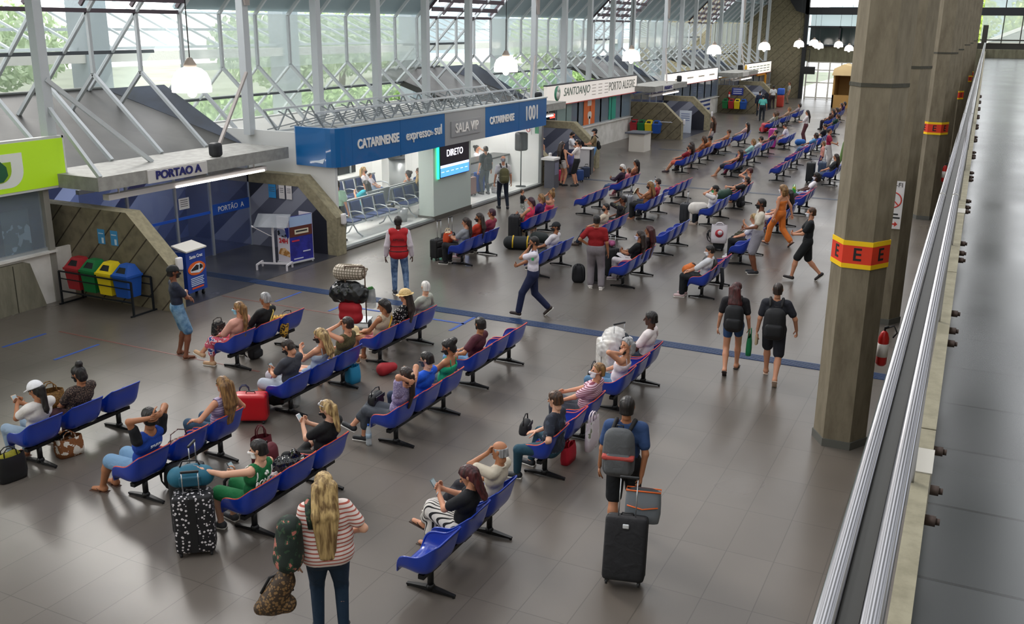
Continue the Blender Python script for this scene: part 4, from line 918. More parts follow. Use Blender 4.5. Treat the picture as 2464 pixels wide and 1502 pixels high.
# sign band
r = empty('sign', (-15.2, 27, 2.8), 0, 'long sign band of blue and grey panels over the ticket lounge', 'sign'); Mi = Matrix.Translation(-r.location)
SB = mat('#07609f', .3, coat=.4); SG_ = mat('#9b9d9e', .45, .2)
seams = [21.35, 23.71, 26.24, 28.92, 31.49, 33.86]
for i in range(5):
    b = MB(); b.box((-15.3, seams[i]+.006, 2.27), (-15.1, seams[i+1]-.006, 3.27)); p = b.build('panel', SG_ if i == 2 else SB, r, Mi)
b = MB(); P = [(-16.45, 20.72), (-15.45, 20.66), (-15.3, 20.68), (-15.2, 20.74), (-15.13, 20.86), (-15.1, 21.02), (-15.1, 21.35)]
for i in range(len(P)-1):
    a, c = P[i], P[i+1]; b.add([(a[0], a[1], 2.27), (c[0], c[1], 2.27), (c[0], c[1], 3.27), (a[0], a[1], 3.27), (a[0]-.15, a[1]+.15, 2.27), (c[0]-.15, c[1]+.15, 2.27), (c[0]-.15, c[1]+.15, 3.27), (a[0]-.15, a[1]+.15, 3.27)], [(0, 1, 2, 3), (7, 6, 5, 4), (0, 4, 5, 1), (3, 2, 6, 7), (0, 3, 7, 4), (1, 5, 6, 2)])
b.build('corner_panel', SB, r, Mi)
b = MB(); b.prism([(-16.0, 20.685, 2.40), (-15.55, 20.66, 2.36), (-15.48, 20.655, 2.50), (-15.68, 20.667, 2.44)], (0, -.006, 0)); b.build('corner_swoosh', mat('#d8e4ee', .5), r, Mi)
b = MB(); b.box((-15.32, 21.3, 3.27), (-15.08, 33.9, 3.31)); b.build('top_edge', mat('#b7bcbc', .5), r, Mi)
WL = mat('#e6e3df', .5)
text('lettering', 'CATARINENSE', .34, Mi @ wallM(-15.09, 22.6, 2.78), WL, r, .012, off=.012, sx=.92)
text('lettering', 'expresso', .38, Mi @ wallM(-15.09, 24.68, 2.78), WL, r, .012, off=.006, sx=.98); text('lettering', 'do', .2, Mi @ wallM(-15.09, 25.42, 2.75), WL, r, .012); text('lettering', 'sul', .42, Mi @ wallM(-15.09, 25.82, 2.80), WL, r, .012, off=.006)
text('lettering', 'SALA VIP', .42, Mi @ wallM(-15.06, 27.6, 2.74), WL, r, .01, off=.003, sx=.92)
b = MB(); b.box((-15.1, 26.6, 2.5), (-15.07, 28.55, 2.98)); b.build('raised_plate', mat('#96989a', .45, .2), r, Mi)
text('lettering', 'CATARINENSE', .33, Mi @ wallM(-15.09, 30.15, 2.78), WL, r, .012, off=.012, sx=.86); text('lettering', '1001', .70, Mi @ wallM(-15.09, 32.55, 2.8), WL, r, .012, off=.012, sx=.85)
# roof trusses above the lounge
for x, lab in ((-15.9, 'just behind the blue sign band'), (-17.6, 'at the back of the lounge roof')):
    r = empty('roof_truss', (x, 27, 3.0), 0, 'grey steel lattice girder lying above the lounge roof, '+lab, 'girder'); Mi = Matrix.Translation(-r.location)
    b = MB(); 
    for z in (3.02, 3.62): b.bar((x, 20.9, z), (x, 33.8, z), .055)
    b.build('chord', STEEL, r, Mi); b = MB(); n = 26
    for k in range(n): y = 20.9+12.9*k/n; b.bar((x, y, 3.02 if k % 2 else 3.62), (x, y+12.9/n, 3.62 if k % 2 else 3.02), .035)
    b.build('web', mat('#8e9497', .5, .3), r, Mi)
r = empty('roof_truss', (-19, 27, 3.0), 0, 'cross lattice of thin steel bars above the lounge roof between the two girders', 'girder'); Mi = Matrix.Translation(-r.location)
b = MB()
for k in range(14): y = 21+k*.97; b.bar((-15.9, y, 3.1), (-17.6, y+.5, 3.55), .028); b.bar((-17.6, y, 3.1), (-15.9, y+.5, 3.55), .028)
b.build('web', mat('#868c90', .5, .3), r, Mi)
# screen
r = tag(MB().box((-15.215, 25.98, 1.3), (-15.13, 27.84, 2.32)).build('display_screen', DARK), 'wall screen reading DIRETO with green lit edge beside the lounge glass', 'screen')
b = MB(); b.box((-15.22, 25.94, 1.28), (-15.16, 25.98, 2.36)); b.box((-15.22, 25.94, 2.32), (-15.16, 27.86, 2.36)); b.build('led_edge', mat('#17d98a', .5, emit=2.5), r)
b = MB(); b.box((-15.13, 26.0, 1.64), (-15.125, 27.82, 2.3)); b.build('picture', mat('#14131a', .3, emit=.3), r)
b = MB(); b.box((-15.13, 26.0, 1.32), (-15.124, 27.82, 1.62)); b.build('blue_strip', mat('#3a6fe0', .3, emit=1.2), r)
b = MB(); b.box((-15.13, 26.0, 1.60), (-15.123, 27.82, 1.68)); [b.box((-15.124, 26.05+i*.3, 1.46), (-15.122, 26.22+i*.3, 1.48)) for i in range(6)]; b.build('skyline', mat('#b9c6f2', .3, emit=1.0), r)
text('lettering', 'DIRETO', .3, wallM(-15.12, 26.9, 2.02), mat('#e9e4f6', .4, emit=1.2), r, .002)
# end wall
WE = mat('#857d66', .85, 0, 'groove', '#5c5442', 1.3, ax=0)
b = MB(); b.box((-30, 88, 0), (-15.3, 88.5, 13)); tag(b.build('wall_far', WE), kind='structure')
b = MB(); b.box((-15.3, 88, 3.1), (3, 88.5, 4.35)); trim(b, mat('#5d5a48', .85, 0, 'concrete', '#77745f', 3))
b = MB(); b.box((-15.45, 87.6, 0), (-15.15, 88.0, 13)); b.box((-15.3, 87.7, 4.35), (-2, 88, 4.5)); b.box((-15.3, 87.6, 6.9), (3, 88, 7.5)); b.prism([(-15.2, 87.6, 6.9), (-15.2, 87.6, 9.5), (-17.8, 87.6, 9.5), (-16.2, 87.6, 7.2)], (0, .4, 0)); b.box((-12.6, 87.7, 4.4), (-12.45, 87.9, 6.0)); b.box((-15.1, 87.7, 5.85), (-2, 87.9, 6.0)); trim(b, mat('#25272b', .7))
w = empty('window_12', (-13, 88.2, 5), 0, kind='structure'); Mi = Matrix.Translation(-w.location)
b = MB(); b.box((-15.0, 88.2, 4.5), (-2, 88.22, 6.0)); b.build('dark_glass', mat('#20302f', .1), w, Mi); b = MB(); b.box((-15.0, 88.2, 6.0), (-2, 88.22, 6.9)); b.build('upper_glass', GLARE, w, Mi)
w = empty('door_1', (-13, 88, 0), 0, kind='structure'); Mi = Matrix.Translation(-w.location)
b = MB()
for i in range(5): b.bar((-15.0+i*.95, 88.1, 0), (-15.0+i*.95, 88.1, 3.1), .12)
for z in (.1, 1.35, 2.4, 3.05): b.bar((-15.0, 88.1, z), (-11.2, 88.1, z), .1)
b.build('door_frame', mat('#d9d7cf', .6), w, Mi); b = MB(); b.box((-15, 88.15, 0), (-11.2, 88.17, 3.1)); b.build('glass', glassy('door_glass', '#e8eeee', .18, .08), w, Mi)
b = MB(); b.box((-11.2, 88, 0), (3, 88.5, 3.1)); trim(b, mat('#6b6554', .8))
r = empty('timber_kiosk', (-10.5, 80, 0), 0, 'tan timber kiosk with a pale hood near the bright end doors', 'kiosk')
b = MB(); b.box((-.9, -1, 0), (-.78, 1.4, 2.6)); b.box((.9, -1, 0), (1.0, 1.4, 2.6)); b.box((-.9, 1.3, 0), (1, 1.4, 2.6)); b.box((-.9, -1, 0), (1, -.9, .95)); b.build('cabin', mat('#b38a4c', .6), r)
b = MB(); b.prism([(-1, -1.2, 2.4), (-.9, -1.2, 2.9), (-.2, -1.2, 3.25), (1.1, -1.2, 2.9), (1.1, -1.2, 2.4)], (0, 2.6, 0)); b.build('hood', mat('#e3c896', .6), r)
r = tag(MB().box((-.55, -.12, 0), (.55, .12, .62)).build('wall_monitor', DARK), 'dark monitor hung beside the bright end doors', 'screen'); r.location = (-14.6, 86.5, 2.1)
b = MB(); b.bar((-.0, 0, .6), (0, 0, 2.0), .05); b.bar((0, 0, 2.0), (-.7, .9, 2.0), .05); b.build('bracket', DARK, r)
# concrete columns with E bands
ccy = [(-1.45, 14.18, 1), (-1.6, 21.05, 2), (-1.65, 33.85, 1), (-1.7, 39.9, 0), (-1.85, 51.6, 1), (-1.9, 58, 0), (-2.0, 69, 1), (-2.1, 76, 1)]
cl_ = ['nearest hexagonal concrete column with a red and yellow E band', 'concrete column behind the nearest one with a white WI-FI notice', 'third concrete column back, with a small red and yellow E band', 'fourth concrete column back', 'fifth concrete column back with an E band', 'sixth concrete column back', 'seventh concrete column back', 'farthest concrete column before the end wall']
YB = mat('#f2c500', .5); RB = mat('#d8371b', .5)
for i, (x, y, kd) in enumerate(ccy):
    r = empty('concrete_column', (x, y, 0), 0, cl_[i], 'column'); R_ = .375
    hx_ = lambda rr: [(rr*math.cos(PI/6*0+PI/3*k), rr*math.sin(PI/3*k)) for k in range(6)]
    b = MB(); b.prism([(p, q, 0.0) for p, q in hx_(R_)], (0, 0, 11)); b.build('shaft', mat('#6a6150', .85, 0, 'concrete', '#7d7462', 7), r)
    b = MB(); b.prism([(p, q, 0) for p, q in hx_(R_+.02)], (0, 0, .12)); b.build('base_ring', mat('#5a5a55', .7), r)
    b = MB(); b.prism([(p, q, 5.15) for p, q in hx_(R_+.01)], (0, 0, .05)); b.build('joint', mat('#3f3d33', .8), r)
    if kd == 1:
        b = MB(); b.prism([(p, q, 2.72) for p, q in hx_(R_+.012)], (0, 0, .34)); bd = b.build('band', RB, r)
        b = MB(); [b.prism([(p, q, z) for p, q in hx_(R_+.016)], (0, 0, .065)) for z in (2.70, 3.02)]; b.build('yellow_edge', YB, bd)
        for k in range(6):
            a = math.radians(30+60*k); d = (R_+.014)*math.cos(PI/6)
            Mx = Matrix.Translation((d*math.cos(a), d*math.sin(a), 2.89)) @ Matrix(((-math.sin(a), 0, math.cos(a)), (math.cos(a), 0, math.sin(a)), (0, 1, 0))).to_4x4()
            text('letter', 'E', .25, Mx, DARK, bd, .003, off=.004)
    if kd == 2:
        a = math.radians(-90); d = (R_+.01)*math.cos(PI/6)
        b = MB(); b.box((-.185, -d-.02, 2.02), (.185, -d, 2.98)); nb_ = b.build('notice', mat('#dcd9da', .5), r)
        text('lettering', 'WI-FI', .13, frontM(0, -d-.022, 2.9), DARK, nb_, .002); b = MB(); b.tube([(.15*math.cos(t*PI/12), -d-.022, 2.6+.15*math.sin(t*PI/12)) for t in range(24)], .013, 5, closed=True); b.bar((-.1, -d-.022, 2.7), (.1, -d-.022, 2.5), .02); b.build('prohibition_ring', mat('#c9372f', .5), nb_)
        b = MB(); b.box((-.12, -d-.025, 2.30), (.12, -d-.02, 2.33)); b.box((-.16, -d-.025, 2.23), (.16, -d-.02, 2.26)); b.build('print', DARK, nb_)
        b = MB(); b.box((-.1, -d-.025, 2.10), (.08, -d-.02, 2.13)); b.prism([(.07, -d-.025, 2.06), (.13, -d-.025, 2.115), (.07, -d-.025, 2.17)], (0, .004, 0)); b.build('arrow', mat('#c9372f', .5), nb_)
def ext(loc, label, far=False):
    r = empty('fire_extinguisher', loc, 0, label, 'fire extinguisher')
    b = MB(); b.lathe([(.05, 0), (.075, .03), (.075, .42), (.05, .5), (.02, .53)], 14); b.build('cylinder', mat('#c21f1c', .35), r)
    b = MB(); b.lathe([(.077, .14), (.077, .34)], 14); b.build('sticker', mat('#dcd8d4', .5), r)
    b = MB(); b.tube([(0, 0, .5), (0, 0, .58), (.05, 0, .6)], .015, 6); b.tube([(.0, 0, .56), (.12, .0, .62), (.17, 0, .52), (.12, 0, .44)], .012, 6); b.build('valve_and_hose', DARK, r)
ext((-1.02, 14.5, 1.15), 'red fire extinguisher hanging on the nearest concrete column'); ext((-1.2, 33.9, 1.2), 'small red fire extinguisher on the third concrete column')
# pendant lamps
b = MB(); b.bar((-14, 2, 10.3), (-14, 87, 10.3), .2); trim(b, STEELD)
lampsY = [14.57, 28.2, 40.0, 53.3, 65.8, 77.9, 84.5]
def lamp(loc, label, g=None, sc_=1):
    r = empty('pendant_lamp', loc, 0, label, 'lamp', g); r.scale = (sc_,)*3
    b = MB(); b.lathe([(.37, -.22), (.375, -.16), (.36, .0), (.30, .14), (.2, .22), (.1, .25)], 28); b.build('glass_shade', mat('#fffaf2', .4, emit=2.6), r)
    b = MB(); b.lathe([(.12, .24), (.12, .3), (.07, .38), (.05, .42), (.0, .43)], 16); b.build('cap', mat('#8f8378', .5), r)
    b = MB(); b.tube([(0, 0, .42), (0, 0, (10.2-loc[2])/sc_)], .012, 5); b.build('cable', DARK, r)
    b = MB(); b.ball((0, 0, -.24), .09, 8); b.build('bulb', mat('#fff2dc', .4, emit=12), r)
ll = ['nearest pendant lamp, above the PORTAO A gate', 'second pendant lamp, over the end of the grey sign panel', 'third pendant lamp, over the long white sign', 'fourth pendant lamp, over the second white sign', 'fifth pendant lamp, before the concrete end wall', 'sixth pendant lamp, at the corner of the end wall', 'seventh pendant lamp, under the dark beam']
for y, l_ in zip(lampsY, ll): lamp((-14, y, 4.8 if y < 20 else 4.68), l_)
for k, (u, v) in enumerate(((1971, 110), (2018, 107), (2043, 116))):
    d = _R @ Vector(((u-1232)/2341, -(v-751)/2341, -1)); t = 78/d.y; lamp(tuple(CAMP+d*t), ['left', 'middle', 'right'][k]+' of three small pendant lamps in front of the dark end window', None, .85)
# mezzanine and handrail
mz = Matrix.Rotation(.0155, 4, 'Z')
MZM = mat('#393c3c', .22, 0, 'tiles', ('#424545', '#222424'), (4.0, .73, .012), c3=(0, -.33, 0))
b = MB(); b.box((0, -3, 3.4), (7, 93.5, 3.7)); o = b.build('floor_mezzanine', MZM); o.matrix_world = mz; tag(o, kind='structure')
r = empty('parapet', (0, 0, 0), .0155, 'low concrete parapet board with bolts along the upper walkway', 'parapet')
b = MB()
for k in range(30): b.box((-.045, -2+k*3.2, 3.35), (.02, 1.185+k*3.2, 4.2))
b.build('board', mat('#77725f', .8, 0, 'concrete', '#8b8672', 8), r)
for y in (3.9, 10.2): b = MB(); b.box((-.05, y, 4.0), (.026, y+.25, 4.205)); b.build('joint_plate', mat('#b6b3ab', .5, .4), r)
for k in range(12):
    for j in (0, .28, .7):
        y = 3.7+k*2.4+j; b = MB(); b.tube([(.02, y, 4.1), (.06, y, 4.1)], .022, 8); b.tube([(.06, y, 4.1), (.075, y, 4.1)], .014, 8); b.build('bolt', mat('#4f423c', .5, .6), r)
SS = mat('#8f8f92', .24, 1.0); SSD = mat('#33322e', .45, .3)
r = empty('handrail', (0, 0, 0), .0155, 'twin tube stainless steel handrail running along the upper walkway at the right', 'handrail')
b = MB(); b.tube([(-.138, -2, 4.8), (-.138, 18, 4.8), (-.138, 93, 4.8)], .021, 20); b.build('outer_tube', SS, r)
b = MB(); b.tube([(-.056, -2, 4.8), (-.056, 18, 4.8), (-.056, 93, 4.8)], .022, 20); b.build('inner_tube', SS, r)
b = MB(); b.box((-.135, -2, 4.775), (-.06, 93, 4.782)); b.build('web_plate', SSD, r)
for k in range(39):
    b = MB(); b.bar((-.06, -1+k*2.4, 4.1), (-.06, -1+k*2.4, 4.77), .05, .02); b.build('post', SS, r)
for y in (7.2, 14.5, 25):
    b = MB(); b.tube([(-.138, y, 4.8), (-.138, y+.06, 4.8)], .0225, 16); b.tube([(-.056, y, 4.8), (-.056, y+.06, 4.8)], .0235, 16); b.build('joint_sleeve', mat('#8c8a86', .3, .9), r)
b = MB(); b.box((-2.2, 94, 3.5), (8, 94.6, 4.75)); b.box((-2.0, 93.8, 4.95), (8, 94, 5.05)); b.box((-2.2, 93.8, 8.5), (8, 94, 8.8)); b.box((-2.2, 93.8, 9.3), (8, 94, 9.4))
for x in (-.4, 1.0, 3.2): b.box((x, 93.85, 4.75), (x+.08, 93.95, 8.5))
b.box((-1.85, 93.0, 3.7), (-1.45, 93.4, 6.2)); trim(b, mat('#35332e', .7))
w = empty('window_13', (2, 94.3, 6.5), 0, kind='structure'); b = MB(); b.box((-4, -.01, -1.7), (6, .01, 4)); b.build('glass', GLARE, w)
r = empty('gable_building', (3, 140, -.3), 0, 'grey gable roofed building outside beyond the upper walkway', 'building')
b = MB(); b.prism([(-7, 0, 0), (-7, 0, 3.6), (4, 0, 8.4), (15, 0, 3.6), (15, 0, 0)], (0, 10, 0)); b.build('gable_wall', mat('#8a8a80', .8), r)
b = MB(); b.prism([(-7.4, -.5, 3.5), (4, -.5, 8.5), (4, -.5, 8.9), (-7.4, -.5, 3.9)], (0, 11, 0)); b.prism([(15.4, -.5, 3.5), (4, -.5, 8.5), (4, -.5, 8.9), (15.4, -.5, 3.9)], (0, 11, 0)); b.build('roof', mat('#d5d3cb', .7), r)
for k, (x, y, lab) in enumerate(((-6, 168, 'left of the gable roof beyond the upper walkway'), (4, 172, 'above the gable roof beyond the upper walkway'))):
    r = empty('tree', (x, y, -.3), 0, 'yellow green tree outside, '+lab, 'tree', 'trees outside the windows'); b = MB(); leafcloud(b, (0, 0, 7), (5, 4, 4.5), 3000, .35); b.build('crown', mat('#93b04a', .8, 0, 'noise', '#d3e27f', 1.5), r)
    b = MB(); b.tube([(0, 0, 0), (.2, .1, 3), (0, 0, 6)], [.4, .35, .2], 8); b.build('trunk', mat('#8a7d6a', .9), r)
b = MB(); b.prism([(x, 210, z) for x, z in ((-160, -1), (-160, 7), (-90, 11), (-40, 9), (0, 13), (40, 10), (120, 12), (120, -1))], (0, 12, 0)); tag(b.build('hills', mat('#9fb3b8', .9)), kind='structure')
# ---------------- benches ----------------
PB = make_bench(False); PO = make_bench(True); used = {}
BG = 'blue three-seat benches in rows'
def bench(x, y0, orange, label):
    y0 -= .08; src = PO if orange else PB; yc = y0+SP
    label = ('blue bench with orange rims ' if orange else 'blue three-seat bench ')+label
    if src.name not in used: used[src.name] = 1; src.location = (x, yc, 0); tag(src, label, 'bench', BG)
    else: dup(src, (x, yc, 0), 0, label, BG, 'bench')
    return (x, y0)
D1 = bench(-4.84, 8.02, 0, 'nearest the camera, under the old man in a cream shirt')
D2 = bench(-4.9, 11.15, 1, 'under the person in a dark floral shirt')
D3 = bench(-4.86, 13.8, 1, 'under the grey-haired woman beside a wrapped suitcase')
D4 = bench(-5.45, 21.0, 1, 'under the person in a white and black top')
D5 = bench(-5.43, 24.6, 0, 'under the blonde woman in a white top')
D6 = bench(-5.38, 29.0, 0, 'under the woman in a peach top')
D7 = bench(-5.38, 32.5, 1, 'under the curly-haired person in white')
D8 = bench(-5.45, 39.3, 0, 'half hidden by the nearest concrete column')
D9 = bench(-5.6, 54.0, 0, 'far back beside the concrete column')
C1 = bench(-7.38, 8.17, 1, 'under the man in a green basketball vest')
C2 = bench(-7.25, 11.1, 1, 'under the man in a bright blue polo')
C3 = bench(-7.38, 13.7, 1, 'under the man in a maroon T-shirt')
C4 = bench(-7.35, 21.05, 1, 'under the woman in a black top and white mask')
C5 = bench(-7.55, 24.75, 0, 'standing empty right of the man in red')
C6 = bench(-7.53, 29.3, 0, 'under the man holding both hands to his face')
C7 = bench(-7.5, 32.4, 1, 'under the reclining man with a green bag')
C8 = bench(-7.5, 39.4, 1, 'empty in mid distance, nearer of two end to end')
C9 = bench(-7.66, 43.2, 1, 'empty in mid distance, farther of two end to end')
C10 = bench(-7.68, 46.8, 1, 'under the slumped person with a pale blue blanket')
C11 = bench(-7.72, 50.2, 0, 'under the person in black far back')
C12 = bench(-8.2, 57.6, 0, 'beyond the standing woman in maroon trousers')
C13 = bench(-8.9, 61.4, 0, 'in the third seat row near the bright end doors')
C14 = bench(-9.2, 66.8, 0, 'against the glare before the timber kiosk')
B1 = bench(-9.18, 8.2, 1, 'under the man in a blue jersey')
B2 = bench(-9.33, 11.32, 0, 'beside the red suitcase, under the man in grey')
B3 = bench(-9.4, 13.93, 1, 'under the woman in a straw hat')
B4 = bench(-9.5, 21.0, 0, 'behind the walking guard, under the man in a black cap')
B5 = bench(-9.37, 24.8, 1, 'behind the man in red, under the man in cream')
B6 = bench(-9.53, 29.15, 0, 'under the woman reading a book')
B7 = bench(-9.65, 32.35, 1, 'empty behind the reading woman')
B8 = bench(-9.35, 39.5, 1, 'under the woman in a black vest leaning back')
B9 = bench(-9.5, 42.96, 0, 'under the person in a mint shirt')
B10 = bench(-9.64, 46.57, 1, 'under the person in dark clothes lying sideways')
B11 = bench(-9.3, 50.1, 0, 'beside the magenta suitcase')
A1 = bench(-11.25, 8.3, 0, 'at the left edge, under the woman in a white cap')
A2 = bench(-11.5, 12.57, 1, 'under the woman in a pink blouse')
A3 = bench(-11.72, 21.19, 0, 'under the woman in grey beside the lounge glass')
A4 = bench(-11.56, 24.7, 1, 'under the woman in hot pink')
A5 = bench(-11.55, 29.05, 1, 'empty in front of the old man in purple')
A6 = bench(-11.63, 32.45, 1, 'under the old man in purple')
A7 = bench(-11.45, 39.65, 0, 'under the man in a red shirt leaning back')
A8 = bench(-11.55, 42.65, 0, 'under the man in tan with a dark cap')
A9 = bench(-11.63, 46.2, 0, 'under the woman in an orange top')
A10 = bench(-11.55, 49.9, 0, 'under the long-haired woman far back')
A11 = bench(-11.55, 57.5, 0, 'far back, nearest of three joined in a line')
A12 = bench(-11.55, 61.1, 0, 'far back, middle of three joined in a line')
A13 = bench(-11.55, 65.2, 0, 'far back, farthest of three joined in a line')
# ---------------- people seated ----------------
dots = lambda a, b, s: mat(a, .85, 0, 'dots', b, s); flo = lambda a, b, s, c=None: mat(a, .85, 0, 'floral', b, s, c3=c); strp = lambda a, b, s, ax=2: mat(a, .85, 0, 'stripe', b, s, ax=ax)
def at(bn, k, dx=.0): return (bn[0]+.05+dx, bn[1]+SP*k)
def loc(pos, face, w):      # world point -> the person's own frame
    a = math.radians(face-90); x, y = w[0]-pos[0], w[1]-pos[1]; return (x*math.cos(a)+y*math.sin(a), -x*math.sin(a)+y*math.cos(a), w[2])
def sit(label, p, face=180, **k): return person(label, p, face, 'sit', **k)
def wpt(r, p): return r.matrix_basis @ Vector(p)
def midhands(r, i): return wpt(r, (i['hands'][-1][0]+i['hands'][1][0])/2)
def hold_phone(r, i, label, face=180, tilt=-35, col='#1b1d22', side=None, off=.07):
    h = (i['hands'][-1][0]+i['hands'][1][0])/2 if side is None else i['hands'][side][0]
    a = math.radians(face-90); p = wpt(r, h+V3(0, off, .05))
    return phone(label, Matrix.Translation(p) @ Matrix.Rotation(a, 4, 'Z') @ Matrix.Rotation(math.radians(tilt), 4, 'X'), col)
def addtext(r, i, s, size, u, m, f=-.155, sx=1):
    T = i['T']; c = T(0, f, u); up = i['up']; rt = i['rt']; n = -i['fw']
    M_ = Matrix.Identity(4)
    for a, v in enumerate((rt, up, n)):
        for b_ in range(3): M_[b_][a] = v[b_]
    M_.translation = Vector(c); text('lettering', s, size, M_, m, r, .004, sx=sx)
def strap_on(r, i, col, q=1):
    T = i['T']; b = MB(); b.tube([T(q*.12, .09, .40), T(q*.13, .0, .515), T(q*.10, -.10, .44), T(0, -.135, .27), T(-q*.12, -.11, .08)], .013, 6); b.build('bag_strap', mat(col, .8), r)
r, i = sit('person in a white T-shirt and white cap looking at a phone, left edge', at(A1, 0), skin='m', hair=('pony', 'black'), hat=('cap', '#e4e4e8'), top=('tee', '#ddd8d4'), bot=('jeans', '#8fa3b8'), shoes=('flip', '#6a4434'), mask=None, arms=('phone', 'phone'), head=(15, -20))
hold_phone(r, i, 'phone held by the person in a white cap', col='#d8b79a')
r, i = sit('person in a brown speckled top with pinned-up black hair, left edge', at(A1, 1), skin='m', hair=('topbun', 'black'), top=('tee', dots('#2e2320', '#8d7464', 55)), bot=('pants', '#3a1a22'), shoes=('shoe', '#8a6a50'), arms=('lap', 'phonelow'), head=(10, -15), fat=1.2)
tote('round wicker basket on the lap of the person in brown', (at(A1, 1)[0]-.42, at(A1, 1)[1]-.1, 0.57), 70, mat('#6a4a22', .8, 0, 'leopard', '#8f6a34', 60), (.38, .26, .24), None, .12, 'wicker_basket', 'basket')
r, i = sit('person in a blue and black jersey with both hands clasped behind the head', at(B1, 0), skin='m', hair=('short', 'black'), top=('sleeveless', '#0f3f9e'), bot=('shorts', '#6f93b4'), shoes=('flip', '#4a2f22'), arms=('head', 'head'), legs='fwd', lean=18, mask=None, head=(-8, 5), S=1.08)
addtext(r, i, 'SMURFA', .05, .37, mat('#d9dee6', .6), -.134); b = MB(); b.tube([i['hands'][-1][0]+V3(.032*math.cos(t), .03*math.sin(t), 0) for t in np.linspace(0, 5.7, 10)], .007, 5, closed=True); b.build('watch', CHROME, r)
for q in (-1, 1):
    e = i['T'](q*.178, -.005, .438); h = ik(e, i['HP'](q*.055, -.125, .05), .285, .245, V3(q, .55, .35))[0]; v, f = sdf([cap(i['T'](q*.13, -.005, .43), e, .07), cap(e, e+(h-e)*.62, .07, .063)], .012, .03); sl = MB(); sl.add(v, f, 0, None, True); sl.build('sleeve', mat('#15171c', .85), r)
r, i = sit('person with long brown hair in a lavender sleeveless top', at(B1, 2), skin='l', hair=('long', 'light'), top=('sleeveless', mat('#b7aac4', .85, 0, 'stripe', '#7d6c96', 9)), bot=('jeans', '#2f4a63'), shoes=('flip', '#9a7a5c'), arms=('rest', 'hip'), mask=None)
r, i = sit('person in a green basketball vest reaching over to a suitcase', at(C1, 0), skin='f', hair=('short', 'black'), top=('tank', '#0f6b3a'), bot=('shorts', '#0f6b3a'), shoes=('shoe', '#44464a'), arms=(loc(at(C1, 0), 180, (-7.75, 7.42, 1.02))+((-.6, -.5, -.7),), 'phonelow'), mask='#e6e6e6', head=(25, -8), lean=16)
addtext(r, i, 'RONDO', .115, .315, mat('#e9ebe6', .6), -.140, .9)
b = MB(); T = i['T']; [b.ball(T(x, -.122, .405+z), .017, 5) for x, z in ((-.017, 0), (.017, 0), (0, .026))]; b.bar(T(0, -.124, .405), T(.008, -.124, .37), .009); b.build('clover', mat('#e9ebe6', .6), r)
for q in (-1, 1):
    b = MB(); c = T(q*.165, -.005, .40); b.tube([T(q*.125+q*.0*t, .10*math.cos(t), .37+.115*math.sin(t)) for t in np.linspace(-.7, PI+.7, 12)], .009, 5); b.build('white_trim', mat('#e9ebe6', .7), r)
hold_phone(r, i, 'phone held low by the person in the green vest', side=1)
r, i = sit('person with blonde tied hair in a black T-shirt looking at a phone', at(C1, 2), skin='f', hair=('pony', 'blonde'), top=('tee', '#101114'), bot=('leggings', '#0e0f12'), shoes=('none', '#000000'), arms=('phone', 'phone'), legs='xleg', head=(18, -22), fat=1.15)
b = MB(); H = i['HP']; [b.ball(H(q*.04, .045, .105), (.032, .012, .022), 6) for q in (-1, 1)]; b.tube([H(-.08, -.02, .05), H(-.07, .04, .10), H(.07, .04, .10), H(.08, -.02, .05)], .005, 5); b.build('sunglasses', mat('#c4c4c8', .2, .5), r)
hold_phone(r, i, 'white phone held up by the blonde person in black', col='#e6dfe4')
r, i = sit('person in a lavender patterned top holding both hands behind the neck', at(C2, 0), skin='l', hair=('pony', 'dark'), top=('tee', dots('#8f83ad', '#cfc6e2', 60)), bot=('capri', '#3e434b'), shoes=('shoe', '#1c1f24'), arms=('neck', 'neck'), legs='cross', lean=20, mask=None)
b = MB(); b.ball(i['HP'](0, -.115, .03), (.035, .02, .03), 6); b.build('hair_clip', mat('#d9b59a', .6), r)
handbag('black handbag on the lap of the person in lavender', (at(C2, 0)[0]-.38, at(C2, 0)[1]+.05, 0.53), 95, mat('#14161a', .35), (.32, .16, .2))
r, i = sit('person in a bright blue polo shirt with glasses and a dark mask', at(C2, 1), skin='f', hair=('short', 'black'), top=('polo', '#0b52c8'), bot=('jeans', '#23304a'), shoes=('shoe', '#1c1f24'), arms=('phone', 'phone'), head=(12, -8), mask='#3a3f46')
b = MB(); H = i['HP']; [b.tube([H(q*.033+.022*math.cos(t), .098, .008+.018*math.sin(t)) for t in np.linspace(0, 5.6, 9)], .003, 4, closed=True) for q in (-1, 1)]; b.tube([H(-.055, .095, .01), H(-.08, .0, .01)], .003, 4); b.tube([H(.055, .095, .01), H(.08, .0, .01)], .003, 4); b.build('glasses', DARK, r)
r, i = sit('person in a bright green strappy top with dark gathered hair', at(C2, 2), skin='m', hair=('bun', 'black'), top=('strap', '#1fae7e'), bot=('jeans', '#2b3c52'), shoes=('flip', '#b0937a'), arms=('phonelow', 'phonelow'), head=(30, -22))
r, i = sit('person in a maroon T-shirt looking away with hands on the lap', at(C3, 0), skin='m', hair=('short', 'black'), top=('tee', '#4a1626'), bot=('jeans', '#5f86ae'), shoes=('shoe', '#3a2620'), arms=('rest', 'lap'), head=(-25, 0))
r, i = sit('person in a pink blouse and pale blue mask with legs crossed', at(A2, 0), skin='l', hair=('pony', 'light'), top=('half', '#d8a090'), bot=('capri', flo('#c9556c', '#e9dfe2', 14, '#3c4a8a')), shoes=('shoe', '#c49f7c'), arms=('lap', 'lap'), legs='cross', mask='#8cc3dc', head=(22, -3))
handbag('black patterned bag on the lap of the person in pink', (at(A2, 0)[0]-.40, at(A2, 0)[1], 0.57), 90, flo('#141518', '#57544e', 20), (.28, .14, .24))
